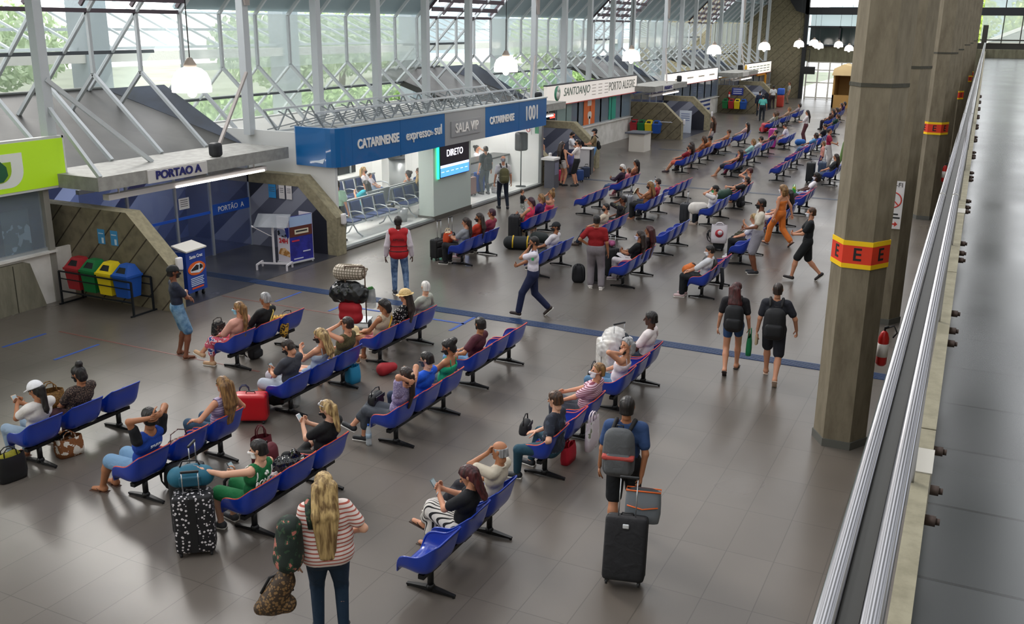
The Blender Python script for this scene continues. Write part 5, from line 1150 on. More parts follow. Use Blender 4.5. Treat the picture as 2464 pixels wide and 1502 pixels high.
r, i = sit('person in a black lace-sleeved top with a cream bag strap', at(A2, 1), skin='m', hair=('short', 'grey'), top=('half', mat('#101215', .85)), bot=('leggings', '#14161a'), shoes=('shoe', '#1b1c20'), arms=('lap', 'lap'), head=(8, -5), mask=None); strap_on(r, i, '#d9c06c')
r, i = sit('person in a charcoal T-shirt looking down at a phone, beside the red suitcase', at(B2, 0), skin='l', hair=('crop', 'dark'), top=('tee', '#3b3d45'), bot=('shorts', '#a9b0bd'), shoes=('shoe', '#2a2c30'), arms=('phonelow', 'phonelow'), legs='oneout', head=(15, -32), lean=6)
hold_phone(r, i, 'phone held by the person in charcoal', side=1)
r, i = sit('person with loose long blonde hair in a pale blue top', at(B2, 1), skin='l', hair=('vlong', 'blonde'), top=('strap', '#b9c6d6'), bot=('mini', '#8a9cb4'), shoes=('shoe', '#c9c2bb'), arms=('phone', 'phonelow'), head=(28, -18), legs='ankles')
r, i = sit('person in an olive speckled sleeveless top with one hand at the face', at(B2, 2), skin='l', hair=('short', 'dark'), top=('sleeveless', dots('#4a4226', '#6e6440', 70)), bot=('shorts', '#8a6a4c'), shoes=('flip', '#b08f74'), arms=('face', 'lap'), fat=1.25, mask=None, head=(10, 0))
r, i = sit('person in a beige sleeveless top with a yellow bag strap', at(B3, 0), skin='m', hair=('mid', 'black'), top=('sleeveless', '#bba88f'), bot=('mini', '#a35a6a'), shoes=('flip', '#c4a48a'), arms=('lap', 'lap'), fat=1.15, head=(30, -15), mask=None); strap_on(r, i, '#e0b02e')
r, i = sit('person in a black polka-dot top and wide straw hat', at(B3, 1), skin='l', hair=('side', 'dark'), hat=('straw', '#c7a66c'), top=('tee', dots('#101114', '#d9d6d2', 26)), bot=('capri', '#2a2c33'), shoes=('shoe', '#2a2320'), arms=('lap', 'lap'), fat=1.15, head=(15, -8), mask=None)
r, i = sit('older white-haired person in a pale grey long-sleeved shirt', at(B3, 2), skin='f', hair=('crop', 'white'), top=('long', '#a9aba0'), bot=('pants', '#23252b'), shoes=('shoe', '#15161a'), arms=('lap', 'rest'), head=(-30, 0), mask=None)
r, i = sit('person with dark red hair in a black T-shirt and striped skirt', at(D1, 1), skin='l', hair=('side', 'red'), top=('tee', '#0e1016'), bot=('skirt', mat('#d9d4ce', .85, 0, 'stripe', '#17171a', 9, ax=0)), shoes=('flip', '#3a2a22'), arms=('phone', 'phone'), head=(20, -30), mask=None, legs='crossl')
hold_phone(r, i, 'phone in a grey case held by the person in the striped skirt', col='#5f7478')
b = MB(); b.tube([i['hands'][-1][0]-i['hands'][-1][1]*.03+V3(.03*math.cos(t), .0, .03*math.sin(t)) for t in np.linspace(0, 5.7, 10)], .008, 5, closed=True); b.build('bracelet', CHROME, r)
r, i = sit('older balding person in a cream shirt with a hand raised to the face', at(D1, 2), skin='m', hair=('bald', 'grey'), top=('polo', '#c5bba9'), bot=('pants', '#1d1c24'), shoes=('shoe', '#5a4a3a'), arms=('face', 'lap'), legs='cross', mask=None, head=(5, -5))
r, i = sit('heavy-set person in a dark floral shirt and teal jeans', at(D2, 0, .10), skin='f', hair=('short', 'brown'), top=('tee', flo('#1d2230', '#2c3444', 9, '#8d8f9a')), bot=('jeans', '#1f4557'), shoes=('shoe', '#20242a'), arms=('hip', 'lap'), legs='wide', fat=1.3, lean=4, head=(-8, -10), mask=None)
r, i = sit('person in a pink and maroon striped top and white mask', at(D2, 2), skin='l', hair=('short', 'light'), top=('tee', mat('#d3b3c2', .85, 0, 'stripe', '#7a3346', 11)), bot=('pants', '#3b3f4a'), shoes=('flip', '#8a6a52'), arms=('knee', (-.15, .55, .62)), fat=1.25, mask='#e6e3ea', head=(40, 8), lean=20)
r, i = sit('person with long grey hair in a white top, mask pulled under the chin', at(D3, 0), skin='l', hair=('mid', 'grey'), top=('strap', '#d8cfd8'), bot=('jeans', '#4f7494'), shoes=('flip', '#2b2b2e'), arms=('chin', 'lap'), mask=None, head=(62, 6), fat=1.15)
b = MB(); b.rbox(tuple(i['HP'](0, .045, -.12)), (.13, .08, .06), .03); b.build('face_mask', DARK, r)
r, i = sit('person in a plain white T-shirt beside the plastic-wrapped suitcase', at(D3, 2), skin='d', hair=('short', 'black'), top=('tee', '#e2d8d8'), bot=('jeans', '#2a3446'), shoes=('shoe', '#222428'), arms=('lap', 'rest'), mask=None, head=(5, -4), S=1.06, lean=8)
backpack('black backpack on the lap of the person in plain white', (at(D3, 2)[0]-.38, at(D3, 2)[1]-.12, 0.53), 60, mat('#1a232c', .6), (.3, .18, .34), straps=False)
r, i = sit('person in a grey T-shirt with an orange bag on the lap', at(A3, 0), skin='l', hair=('pony', 'dark'), top=('tee', '#8c8f96'), bot=('pants', '#14161c'), shoes=('shoe', '#1c1a1a'), arms=('phonelow', 'phonelow'), fat=1.1, head=(20, -10), mask=None)
tote('orange and cream bag on the lap of the person in grey', (at(A3, 0)[0]-.42, at(A3, 0)[1], 0.55), 90, mat('#c9481d', .7), (.3, .18, .26), mat('#d9c4a4', .7), .1, fill='#dcc7a8')
r, i = sit('person in an orange-red top with a curly dark ponytail', at(A3, 1), skin='m', hair=('side', 'dark'), top=('half', '#b5341c'), bot=('pants', flo('#7c4a5c', '#b08a94', 15)), shoes=('shoe', '#c9a8ac'), arms=('lap', 'lap'), fat=1.15, head=(35, -5))
r, i = sit('person in a dusky maroon T-shirt with short plum hair', at(A3, 2), skin='m', hair=('short', 'purple'), top=('tee', '#8c2f44'), bot=('pants', '#3a2a34'), shoes=('shoe', '#2a2024'), arms=('lap', 'lap'), mask=None, head=(15, 0))
r, i = sit('person in a hot pink top with short plum hair, facing a child', at(A4, 0), skin='l', hair=('mid', 'purple'), top=('sleeveless', '#f03a66'), bot=('pants', '#2a2428'), shoes=('flip', '#8a6a52'), arms=('phonelow', 'phonelow'), mask=None, head=(25, -12))
r, i = sit('person in a purple T-shirt with light brown hair', at(A4, 1), skin='l', hair=('mid', 'light'), top=('tee', '#3f1f6a'), bot=('capri', '#6a5a4a'), shoes=('shoe', '#9a8468'), arms=('lap', 'lap'), mask=None, head=(25, -10))
r, i = sit('person in a pink strapless top with piled-up hair and a hand at the mouth', at(A4, 2), skin='l', hair=('topbun', 'light'), top=('tube', '#e8486a'), bot=('shorts', '#4a3a44'), shoes=('flip', '#8a6a52'), arms=('face', 'lap'), mask=None, head=(20, -3))
r, i = sit('person in a white T-shirt and black cap behind the guard', at(B4, 1), skin='m', hair=('crop', 'dark'), hat=('cap', '#17191d'), top=('tee', '#ddd7dc'), bot=('jeans', '#23262e'), shoes=('shoe', '#222222'), arms=('lap', 'lap'), head=(35, 0))
r, i = sit('person in a cream T-shirt and black mask looking over a shoulder', at(B5, 0), skin='l', hair=('short', 'black'), top=('tee', '#cfc0ac'), bot=('jeans', '#1f2b3c'), shoes=('shoe', '#3a2c24'), arms=('lap', 'lap'), legs='fwd', head=(45, 0))
r, i = sit('person in a dark flowered shirt raising a hand to the mouth', at(B5, 2), skin='b', hair=('short', 'black'), top=('half', flo('#17181c', '#3a3a36', 12, '#8a8456')), bot=('jeans', '#2a2f38'), shoes=('flip', '#9a7a62'), arms=('face', 'lap'), mask=None, head=(25, 0))
r, i = sit('person in a black top, white mask and white trousers', at(C4, 1), skin='m', hair=('long', 'dark'), top=('tee', '#101214'), bot=('pants', '#cfc8cc'), shoes=('shoe', '#b9a9ae'), arms=('phonelow', 'phonelow'), mask='#d9dcf4', head=(18, 0))
r, i = sit('person with very long wavy dark hair seen from behind', at(C4, 2), skin='m', hair=('vlong', 'red'), top=('tee', '#23181c'), bot=('pants', '#2a2428'), shoes=('shoe', '#222222'), mask=None, arms=('lap', 'lap'))
r, i = sit('person in a white shirt with a black cap holding both hands to the face', at(C6, 0), skin='l', hair=('crop', 'black'), hat=('capback', '#17181b'), top=('tee', '#dad8da'), bot=('pants', '#141c26'), shoes=('shoe', '#b9a79a'), arms=('face', 'face'), mask='#3fae6a', head=(15, 0))
r, i = sit('person in a black T-shirt reclining with a white mask', at(C7, 0), skin='l', hair=('short', 'dark'), top=('tee', '#121319'), bot=('pants', '#14161a'), shoes=('shoe', '#222222'), arms=((-.05, .62, .72), 'lap'), legs='fwd', lean=38, mask='#cfc6d6', head=(10, 10))
r, i = sit('person with bare shoulders and short brown hair behind the reclining one', at(C7, 2), skin='l', hair=('short', 'red'), top=('tube', '#2a2228'), bot=('pants', '#20242c'), shoes=('flip', '#8a6a52'), arms=('face', 'lap'), mask=None)
r, i = sit('person in a white and black top seated facing a pile of bags', at(D4, 0), skin='l', hair=('short', 'black'), top=('half', '#d3d3d8'), bot=('pants', '#12171c'), shoes=('shoe', '#c9aeb0'), arms=('knee', 'knee'), mask='#e4e4ea', head=(15, -12)); strap_on(r, i, '#17181b')
r, i = sit('person with long blonde hair in a white top, middle distance', at(D5, 1), skin='l', hair=('long', 'blonde'), top=('tee', '#d9d6dc'), bot=('pants', '#17191e'), shoes=('shoe', '#e0dde4'), arms=('lap', 'lap'), mask=None, head=(10, -15))
r, i = sit('person with tanned arms behind the blonde one', at(D5, 2), skin='m', hair=('short', 'brown'), top=('tank', '#8a4a44'), bot=('pants', '#3c3a2a'), shoes=('shoe', '#1b2430'), arms=('phone', 'phonelow'), mask=None)
r, i = sit('person in a peach blouse and red patterned trousers', at(D6, 0), skin='l', hair=('topbun', 'dark'), top=('half', flo('#d29a80', '#b56a5c', 12)), bot=('pants', flo('#d8c9c4', '#9a4148', 12)), shoes=('flip', '#8a6a52'), arms=('lap', 'lap'), fat=1.15, mask=None, head=(20, -20))
r, i = sit('person with dark hair just behind the one in peach', at(D6, 1), skin='m', hair=('long', 'black'), top=('tee', '#2a2c30'), bot=('jeans', '#4d5f7a'), shoes=('shoe', '#222222'), mask=None, arms=('lap', 'lap'))
r, i = sit('person in white with a big round mass of black curls', at(D7, 2), skin='d', hair=('curly', 'black'), top=('tee', '#e2dde2'), bot=('jeans', '#8a9cc0'), shoes=('shoe', '#222222'), arms=('rest', 'lap'), mask='#e0dce4', lean=24, legs='fwd', head=(30, 0))
r, i = sit('older person in a dark purple shirt with white hair looking at a phone', at(A6, 0), skin='m', hair=('crop', 'white'), top=('long', '#2b1a30'), bot=('jeans', '#33456a'), shoes=('shoe', '#2a2622'), arms=('phonelow', 'phonelow'), legs='fwd', head=(15, -15))
r, i = sit('person with bare tanned shoulders and black hair beyond the older one', at(A6, 2), skin='m', hair=('pony', 'black'), top=('strap', '#7a4436'), bot=('pants', '#4a3038'), shoes=('flip', '#8a6a52'), mask=None, arms=('lap', 'lap'))
r, i = sit('child with brown hair between the older one and the bare-shouldered one', at(A6, 1), skin='l', hair=('mid', 'brown'), top=('tee', '#c97a86'), bot=('pants', '#a05a64'), shoes=('shoe', '#b08a90'), S=.72, mask=None, arms=('lap', 'lap'), name='child')
r, i = sit('person in a tan halter top reading a paper book', at(B6, 0), skin='m', hair=('side', 'light'), top=('strap', '#8f5a34'), bot=('pants', '#17191c'), shoes=('flip', '#a58a7a'), arms=('phone', 'phone'), mask='#22242a', head=(12, -15), fat=1.1)
p = midhands(r, i); bk = empty('book', p+Vector((-.06, 0, .06)), math.radians(90), 'open book with cream pages in the hands of the reader', 'book'); bk.rotation_euler[0] = math.radians(30)
b = MB(); b.prism([(-.13, 0, -.1), (0, .03, -.1), (.13, 0, -.1), (0, .045, -.1)], (0, 0, .2)); b.build('pages', mat('#d9cfb2', .8), bk); b = MB(); b.prism([(-.135, -.01, -.105), (0, .02, -.105), (.135, -.01, -.105), (0, .028, -.105)], (0, 0, .21)); b.build('cover', mat('#8a7a5c', .7), bk)
r, i = sit('person in a rose red T-shirt and pale mask behind the reader', at(B6, 1), skin='l', hair=('short', 'dark'), top=('tee', '#a3283c'), bot=('jeans', '#2c3444'), shoes=('shoe', '#222222'), mask='#cfd3de', arms=('lap', 'lap'), head=(15, 0))
r, i = sit('person in a crimson shirt and salmon shorts leaning far back', at(A7, 0), skin='l', hair=('short', 'dark'), top=('tee', '#8a1a28'), bot=('shorts', '#c8604a'), shoes=('shoe', '#3a2c30'), legs='fwd', lean=28, arms=('knee', 'knee'), mask='#33272a')
r, i = sit('person with dark hair beside the one in crimson', at(A7, 1), skin='l', hair=('long', 'dark'), top=('tee', '#4a2a2c'), bot=('pants', '#3a3034'), shoes=('shoe', '#222222'), mask=None, arms=('lap', 'lap'))
r, i = sit('person with a mass of curly brown hair in the left seat row', at(A8, 0), skin='m', hair=('curly', 'brown'), top=('strap', '#a8653c'), bot=('pants', '#8c3a3a'), shoes=('flip', '#8a6a52'), mask=None, arms=('lap', 'lap'))
r, i = sit('person in tan with a dark cap in the left seat row', at(A8, 1), skin='m', hair=('crop', 'black'), hat=('cap', '#20222a'), top=('tee', '#b06a3c'), bot=('shorts', '#b2563c'), shoes=('shoe', '#5a3a34'), lean=26, legs='fwd', mask=None, arms=('knee', 'lap'))
r, i = sit('person in an orange top leaning back with bare arms forward', at(A9, 1), skin='l', hair=('short', 'brown'), top=('sleeveless', '#c0763c'), bot=('shorts', '#d79a86'), shoes=('flip', '#8a6a52'), lean=30, legs='fwd', mask=None, arms=('knee', 'knee'))
r, i = sit('person with long black hair in pale pink, legs up, left seat row', at(A10, 1), skin='l', hair=('long', 'black'), top=('tee', '#caa79a'), bot=('leggings', '#3a3038'), shoes=('flip', '#8a6a52'), lean=24, legs='fwd', mask=None, arms=('lap', 'lap'))
r, i = sit('person in a black vest leaning back, middle distance', at(B8, 0), skin='l', hair=('long', 'dark'), top=('tank', '#1d1719'), bot=('shorts', '#141a2a'), shoes=('flip', '#a58a7a'), lean=34, legs='fwd', mask=None, arms=('lap', 'knee'))
r, i = sit('child in pink beside the one in a black vest', at(B8, 1), skin='l', hair=('mid', 'red'), top=('tee', '#b04a66'), bot=('pants', '#8a3a52'), shoes=('shoe', '#222222'), S=.75, mask=None, arms=('lap', 'lap'), name='child')
r, i = sit('person in a mint green shirt slumped sideways', at(B9, 0), skin='l', hair=('mid', 'light'), top=('half', '#a9d6d0'), bot=('pants', '#4a5a6a'), shoes=('shoe', '#222222'), mask=None, lean=20, arms=('lap', 'rest'))
r, i = sit('person in white with a green mask behind the mint shirt', at(B9, 2), skin='l', hair=('short', 'dark'), top=('half', '#dbd9de'), bot=('pants', '#6a4a44'), shoes=('shoe', '#222222'), mask='#4a5a2c', lean=24, legs='fwd', arms=('lap', 'lap'))
r, i = sit('person in dark clothes lying back with a raised arm', at(B10, 2), skin='l', hair=('short', 'black'), top=('tee', '#1f2a40'), bot=('pants', '#18202c'), shoes=('shoe', '#222222'), mask=None, lean=32, legs='fwd', arms=('chin', 'lap'))
r, i = sit('person in white bending forward beside the magenta suitcase', at(B11, 1), skin='l', hair=('short', 'dark'), top=('tee', '#d5cdd2'), bot=('pants', '#d6cfce'), shoes=('flip', '#8a6a52'), mask=None, lean=-18, arms=('knee', 'knee'), legs='fwd', head=(0, -25))
r, i = sit('slumped person under a pale blue cover in the third seat row', at(C10, 1), skin='b', hair=('mid', 'dark'), top=('tee', '#5b93c4'), bot=('jeans', '#5a7492'), shoes=('shoe', '#dcd8d8'), mask=None, lean=30, legs='fwd', arms=('lap', 'lap'))
r, i = sit('person in a black shirt far back in the third seat row', at(C11, 2), skin='l', hair=('short', 'black'), top=('tee', '#17181c'), bot=('pants', '#c9bfae'), shoes=('shoe', '#222222'), mask=None, lean=10, arms=('knee', 'lap'), head=(10, -20))
r, i = sit('person with a pink bag strap half hidden by the nearest column', at(D8, 0), skin='l', hair=('long', 'dark'), top=('tee', '#3a3c40'), bot=('jeans', '#4a5670'), shoes=('shoe', '#222222'), mask=None, legs='fwd', arms=('lap', 'lap')); strap_on(r, i, '#e64ab0')
for bn, k, lab, tp, bt, hr_ in ((A11, 0, 'person in pink trousers far back in the left seat row', '#b7b3aa', '#d9606a', 'brown'), (A11, 1, 'person in olive far back in the left seat row', '#9a9a76', '#3a3a40', 'brown'), (A12, 1, 'person in beige far back in the left seat row', '#c4a284', '#4a3a34', 'light'), (A13, 0, 'person in grey sitting farthest back in the left seat row', '#a89aa0', '#4a4450', 'dark'),
                              (C12, 1, 'person in dark green far back in the third seat row', '#2a4a3c', '#3a2a2a', 'brown'), (C13, 0, 'person in brown near the bright end doors', '#6a4a3c', '#2a2430', 'dark'), (C13, 2, 'person in navy near the bright end doors', '#23284a', '#2a2430', 'dark'), (C14, 0, 'person in tan against the glare of the end doors', '#8a6a5a', '#3a3034', 'dark'), (C14, 2, 'person in violet against the glare of the end doors', '#3a2a6a', '#2a2430', 'black'), (D9, 1, 'person in rust beside the far concrete columns', '#8a2f2a', '#2a2430', 'dark')):
    sit(lab, at(bn, k), hair=('mid', hr_), top=('tee', tp), bot=('pants', bt), shoes=('shoe', '#222222'), mask=None, arms=('lap', 'lap'), lean=20)
# ---------------- people standing ----------------
def stand(label, p, face, **k): return person(label, p, face, 'stand', **k)
r, i = stand('person in a navy T-shirt and denim shorts with arms folded by the bins', (-12.78, 12.5), 55, skin='b', hair=('crop', 'black'), hat=('cap', '#15181a'), top=('tee', '#22283a'), bot=('shorts', mat('#40698c', .85, 0, 'noise', '#7fa2bd', 7)), shoes=('flip', '#6a4a3a'), arms=('cross', 'cross'), legs='apart', S=1.0)
r, i = stand('person in a red safety vest and jeans seen from behind', (-11.55, 17.96), 122, skin='d', hair=('crop', 'black'), top=('long', '#cfc4cc'), bot=('jeans', mat('#3f5a80', .85, 0, 'noise', '#7a93b4', 9)), shoes=('shoe', '#2a2c33'), arms=('side', 'side'), legs='easy', mask=None, S=1.06)
T = i['T']; sh_ = [T(-.20, -.005, .43), T(.20, -.005, .43)]
v, f = sdf(i['torso'], .012, .03, [below(T(0, 0, -.13), -i['up']), nosphere(T(0, .01, .54), .085), nosphere(sh_[0], .062), nosphere(sh_[1], .062)], .036)
b = MB(); b.add(v, f, 0, None, True); vo = b.build('safety_vest', mat('#b3151f', .7), r); addtext(r, i, 'APOIO', .075, .31, DARK, -.150, 1.1)
for uu in (.16, .05):
    v, f = sdf(i['torso'], .008, .03, [lambda P: np.abs((P-T(0, 0, uu).astype(np.float32))@i['up'].astype(np.float32))-.012], .041); b = MB(); b.add(v, f, 0, None, True); b.build('dark_band', mat('#3a1218', .6), vo)
r, i = stand('walking guard in a white shirt and navy trousers with a hand at the mask', (-8.2, 17.85), 205, skin='m', hair=('short', 'black'), top=('tee', '#d9d3de'), bot=('pants', '#121c40'), shoes=('shoe', '#2a1c18'), arms=('chin', 'phonelow'), legs='walk', head=(15, -5), fat=1.2, S=1.0)
b = MB(); T = i['T']; [b.rbox(tuple(T(q*.14, 0, .505)), (.05, .10, .02), .008) for q in (-1, 1)]; b.build('epaulettes', mat('#17234a', .6), r); b = MB(); b.rbox(tuple(T(-.235, .02, .36)), (.02, .05, .06), .008); b.build('green_badge', mat('#2fa35a', .6), r)
r, i = stand('person in a red shirt and grey trousers with a hand on the hip', (-7.85, 20.55), 108, skin='m', hair=('crop', 'black'), top=('polo', '#8e0f16'), bot=('loose', '#7e777c'), shoes=('shoe', '#d6d0cc'), arms=('hip', 'side'), legs='easy', mask=None, fat=1.15, S=1.02)
r, i = stand('person with long blonde hair in a striped T-shirt, nearest the camera', (G(778, 1140, 1.78).x, G(778, 1140, 1.78).y), 127, skin='f', hair=('vlong', 'blonde'), top=('tee', mat('#e3d5cf', .85, 0, 'stripe', '#b05a4c', 7.5)), bot=('jeans', '#10293f'), shoes=('shoe', '#333333'), arms=('side', (.26, .16, 1.06)), legs='stand', mask=None, fat=1.6, S=1.05, head=(4, -4))
b = MB(); b.ball(i['HP'](-.045, -.09, .03), (.022, .016, .02), 6); b.build('hair_tie', mat('#d9606a', .6), r)
FL = mat('#12211a', .7, 0, 'floral', '#26402c', 13, c3='#b0685c'); p = wpt(r, V3(-.36, -.14, .90))
kd = MB(); T = i['T']; q0 = lambda v: Matrix.Rotation(math.radians(-37), 4, 'Z') @ (wpt(r, v)-p)
q0 = lambda v: Matrix.Rotation(math.radians(-37), 3, 'Z') @ (wpt(r, v)-p)
kd.tube([q0(T(-.13, -.12, .30)), q0(T(-.145, -.09, .46)), q0(T(-.15, -.0, .52)), q0(T(-.16, .09, .44)), q0(V3(-.34, .05, 1.25)), q0(V3(-.40, -.05, 1.2))], [.03, .035, .035, .03, .02, .02], 8)
soft('floral_backpack', 'dark floral backpack hanging from the shoulder of the striped T-shirt', 'backpack', p, 37, [((0, 0, .12), (.02, 0, .42), .15, .12), ((.0, -.06, .1), (.0, -.05, .26), .12, .1)], FL, kids=(('strap', kd, FL),))
p2 = wpt(r, V3(-.50, -.14, .44)); kd = MB(); kd.tube([(-.14, 0, .2), (-.05, 0, .36), (.1, 0, .42), (.16, 0, .2)], .014, 6)
soft('patterned_handbag', 'brown patterned bag with a pointed base hanging below the floral backpack', 'handbag', p2, 37, [((-.15, 0, .04), (.10, 0, .06), .07, .09), ((-.04, 0, .10), (.08, 0, .30), .13, .11), ((.08, 0, .30), (.14, 0, .50), .09, .05)], mat('#3a2a1a', .6, 0, 'leopard', '#7d5f3a', 34), kids=(('strap', kd, BK_ if 'BK_' in globals() else mat('#14151a', .75)),))
r, i = stand('person in a blue T-shirt with a grey backpack pulling a suitcase', (-3.36, 9.98), 104, skin='m', hair=('short', 'black'), top=('tee', '#2a4470'), bot=('shorts', '#101319'), shoes=('shoe', '#20242a'), arms=('side', (.22, -.16, .74)), legs='walkb', mask=None, S=1.06)
bpk = backpack('grey backpack with a red band on the back of the person in blue', (0, 0, 0), 0, mat('#55575a', .8), (.36, .2, .56), band='#a8433c', straps=False)
def wear(bp, r, i, u0, off, face, tilt=-3, lat=0):
    p = wpt(r, i['T'](lat, off, u0)); bp.location = p; bp.rotation_euler = (math.radians(tilt), 0, math.radians(face-90)); b = MB()
    T = i['T']; inv = (Matrix.Translation(p) @ Euler(bp.rotation_euler).to_matrix().to_4x4()).inverted()
    for q in (-1, 1):
        pts = [inv @ wpt(r, T(lat+q*.09, off+.05, .44)), inv @ wpt(r, T(q*.10, -.03, .535)), inv @ wpt(r, T(q*.11, .09, .45)), inv @ wpt(r, T(q*.14, .11, .25)), inv @ wpt(r, T(q*.15, -.05, .08))]
        b = MB(); b.tube(pts, [.02, .026, .024, .016, .012], 6); b.build('strap', mat('#1a1b1e', .8), bp)
wear(bpk, r, i, -.04, -.24, 104, lat=-.05)
hand_bp = wpt(r, i['hands'][1][0])
sc_ = suitcase('large black suitcase pulled by the person in blue', (-3.0, 9.12, 0), 104, (.46, .28, .70), mat('#17171b', .8), .42, 0, None, False, True); sc_.rotation_euler = (math.radians(24), 0, math.radians(14))
sc_.rotation_euler = (math.radians(-18), 0, math.radians(14)); sc_.location = (-2.98, 8.98, .03)
sb = tote('translucent grey bag with orange trim on top of the pulled suitcase', (-2.93, 9.40, .60), 14, glassy('greybag', '#70767c', .82, .5), (.40, .2, .36), mat('#d9632a', .6), .0); sb.rotation_euler = (math.radians(-10), 0, math.radians(14))
b = MB(); b.tube([(-.19, -.07, .36), (-.19, .07, .36), (.19, .07, .36), (.19, -.07, .36)], .009, 6, closed=True); b.tube([(-.17, -.105, .20), (0, -.115, .17), (.17, -.105, .20)], .008, 6); b.build('orange_trim', mat('#e0641f', .6), sb)
r, i = stand('person in a black top and denim shorts walking away with a green bag', (-3.62, 16.35), 100, skin='l', hair=('long', 'red'), top=('tee', '#15141a'), bot=('mini', '#2c4a78'), shoes=('flip', '#3a3030'), arms=('side', 'side'), legs='walkb', mask='#e0e0e6', S=.97, head=(-35, 0))
bp = backpack('black backpack worn by the person in denim shorts', (0, 0, 0), 0, mat('#14161b', .7), (.32, .2, .46), straps=False); wear(bp, r, i, -.06, -.22, 100)
h = wpt(r, i['hands'][1][0]); tote('bright green cloth bag hanging from the hand of the walker', (h.x+.02, h.y, .36), 100, mat('#0f7a4a', .7), (.26, .1, .34), None, .14)
r, i = stand('person in a charcoal T-shirt and dark shorts walking away with a pack', (-2.9, 16.25), 98, skin='l', hair=('crop', 'dark'), top=('tee', '#23252e'), bot=('shorts', '#1d1f2a'), shoes=('flip', '#c9b3a0'), arms=('side', (.36, .10, .92)), legs='walk', mask='#e0e0e6', S=1.03)
bp = backpack('large black backpack worn by the walker in charcoal', (0, 0, 0), 0, mat('#121318', .7), (.36, .24, .52), straps=False); wear(bp, r, i, -.1, -.25, 98)
h = wpt(r, i['hands'][-1][0]); b = MB(); b.rbox((0, 0, -.09), (.05, .10, .2), .03); o = b.build('slipper', mat('#b9a88a', .7)); o.location = (h.x, h.y, h.z-.07); tag(o, 'pale slippers carried by the walker in charcoal', 'slippers')
r, i = stand('person all in black with a white mask walking left by the nearest column', (-3.63, 23.65), 192, skin='l', hair=('short', 'brown'), top=('tee', '#101418'), bot=('shorts', '#0e1114'), shoes=('shoe', '#241c1e'), arms=('phonelow', 'phonelow'), legs='walk', mask='#dfe2ea', S=1.05)
r, i = stand('tall bearded person in a white T-shirt and grey shorts', (-4.85, 23.8), 200, skin='b', hair=('short', 'black'), top=('tee', '#cdc5b6'), bot=('shorts', '#8d8a94'), shoes=('shoe', '#1e2028'), arms=('lap', 'hip'), legs='together', S=1.1)
r, i = stand('person in an orange strapless dress with curly hair up', (-5.0, 27.3), 160, skin='l', hair=('curly', 'light'), top=('tube', '#d9762c'), bot=('loose', '#d9762c'), shoes=('flip', '#3a2a2a'), arms=('side', 'swingb'), legs='walk', mask='#e0e0e8', S=1.0)
r, i = stand('person with an olive backpack walking into the ticket lounge', (-14.3, 28.65), 128, skin='l', hair=('bald', 'grey'), top=('tee', '#c9c6c4'), bot=('jeans', '#141d2c'), shoes=('shoe', '#20242a'), arms=('side', 'side'), legs='easy', mask=None, S=1.03)
bp = backpack('olive green backpack worn at the lounge entrance', (0, 0, 0), 0, mat('#565232', .8), (.32, .2, .46), straps=False); wear(bp, r, i, -.04, -.22, 128)
r, i = stand('small child in a black T-shirt in front of the hot pink top', (-12.75, 26.9), 20, skin='l', hair=('short', 'brown'), top=('tee', '#17191c'), bot=('pants', mat('#8a8f86', .85, 0, 'blotch', '#d6d6d0', 14)), shoes=('shoe', '#55524a'), arms=('phone', 'phone'), mask=None, S=.60, name='child')
r, i = stand('person with long dark hair, black top and white shorts near the second gate', (-14.5, 34.1), 62, skin='l', hair=('vlong', 'dark'), top=('tank', '#17151a'), bot=('mini', '#d6d0cc'), shoes=('shoe', '#1c1b1f'), arms=('side', 'side'), mask='#222226', S=.98)
h = wpt(r, i['hip']); handbag('black shoulder bag at the hip of the person in white shorts', (h.x-.25, h.y-.12, .72), 62, mat('#15161a', .6), (.34, .16, .28), .3)
r, i = stand('bearded person in a white T-shirt and black shorts near the second gate', (-14.0, 34.3), 195, skin='l', hair=('short', 'black'), top=('tee', '#d8d0cc'), bot=('shorts', '#131519'), shoes=('shoe', '#2c2c2e'), arms=('phone', 'side'), S=1.03)
r, i = stand('agent in a white shirt writing at the black counter', (-15.3, 36.9), 15, skin='l', hair=('short', 'black'), top=('tee', '#dcdce0'), bot=('pants', '#2a3050'), shoes=('shoe', '#1c1b1f'), arms=('phonelow', 'phonelow'), head=(0, -25), S=1.03)
r, i = stand('person in a khaki T-shirt, dark cap and blue shorts at the counter', (-14.85, 38.2), 205, skin='l', hair=('crop', 'black'), hat=('cap', '#1d1f26'), top=('tee', '#7c6a4c'), bot=('shorts', '#6f9ccc'), shoes=('flip', '#3a2c28'), arms=('phonelow', 'phonelow'), mask='#d9dce0', S=1.03)
bp = backpack('small black backpack worn by the person in khaki', (0, 0, 0), 0, mat('#14171a', .7), (.26, .16, .34), straps=False); wear(bp, r, i, -.02, -.2, 205)
r, i = stand('person in a pale hat with long auburn hair behind the grey kiosk', (-15.75, 34.9), 60, skin='l', hair=('vlong', 'light'), hat=('straw', '#d9c6a0'), top=('tank', '#d6b592'), bot=('pants', '#c9bfae'), shoes=('shoe', '#333333'), mask=None)
r, i = stand('person in a white shirt and dark cap behind the pale hat', (-16.3, 35.5), -20, skin='l', hair=('crop', 'dark'), hat=('cap', '#3a3f46'), top=('tee', '#dcdee2'), bot=('pants', '#2a3050'), shoes=('shoe', '#333333'))
r, i = stand('person in a white top and maroon trousers, far back', (-8.9, 53.6), 190, skin='l', hair=('long', 'dark'), top=('half', '#dcd4d6'), bot=('loose', '#5a3238'), shoes=('shoe', '#333333'), mask=None, arms=('phonelow', 'side'))
r, i = stand('person in a magenta T-shirt beside the nearest column', (-6.3, 44.2), 0, skin='l', hair=('short', 'dark'), top=('tee', '#9a1640'), bot=('loose', '#b9b4b4'), shoes=('shoe', '#333333'), mask=None, arms=('lap', 'phonelow'))
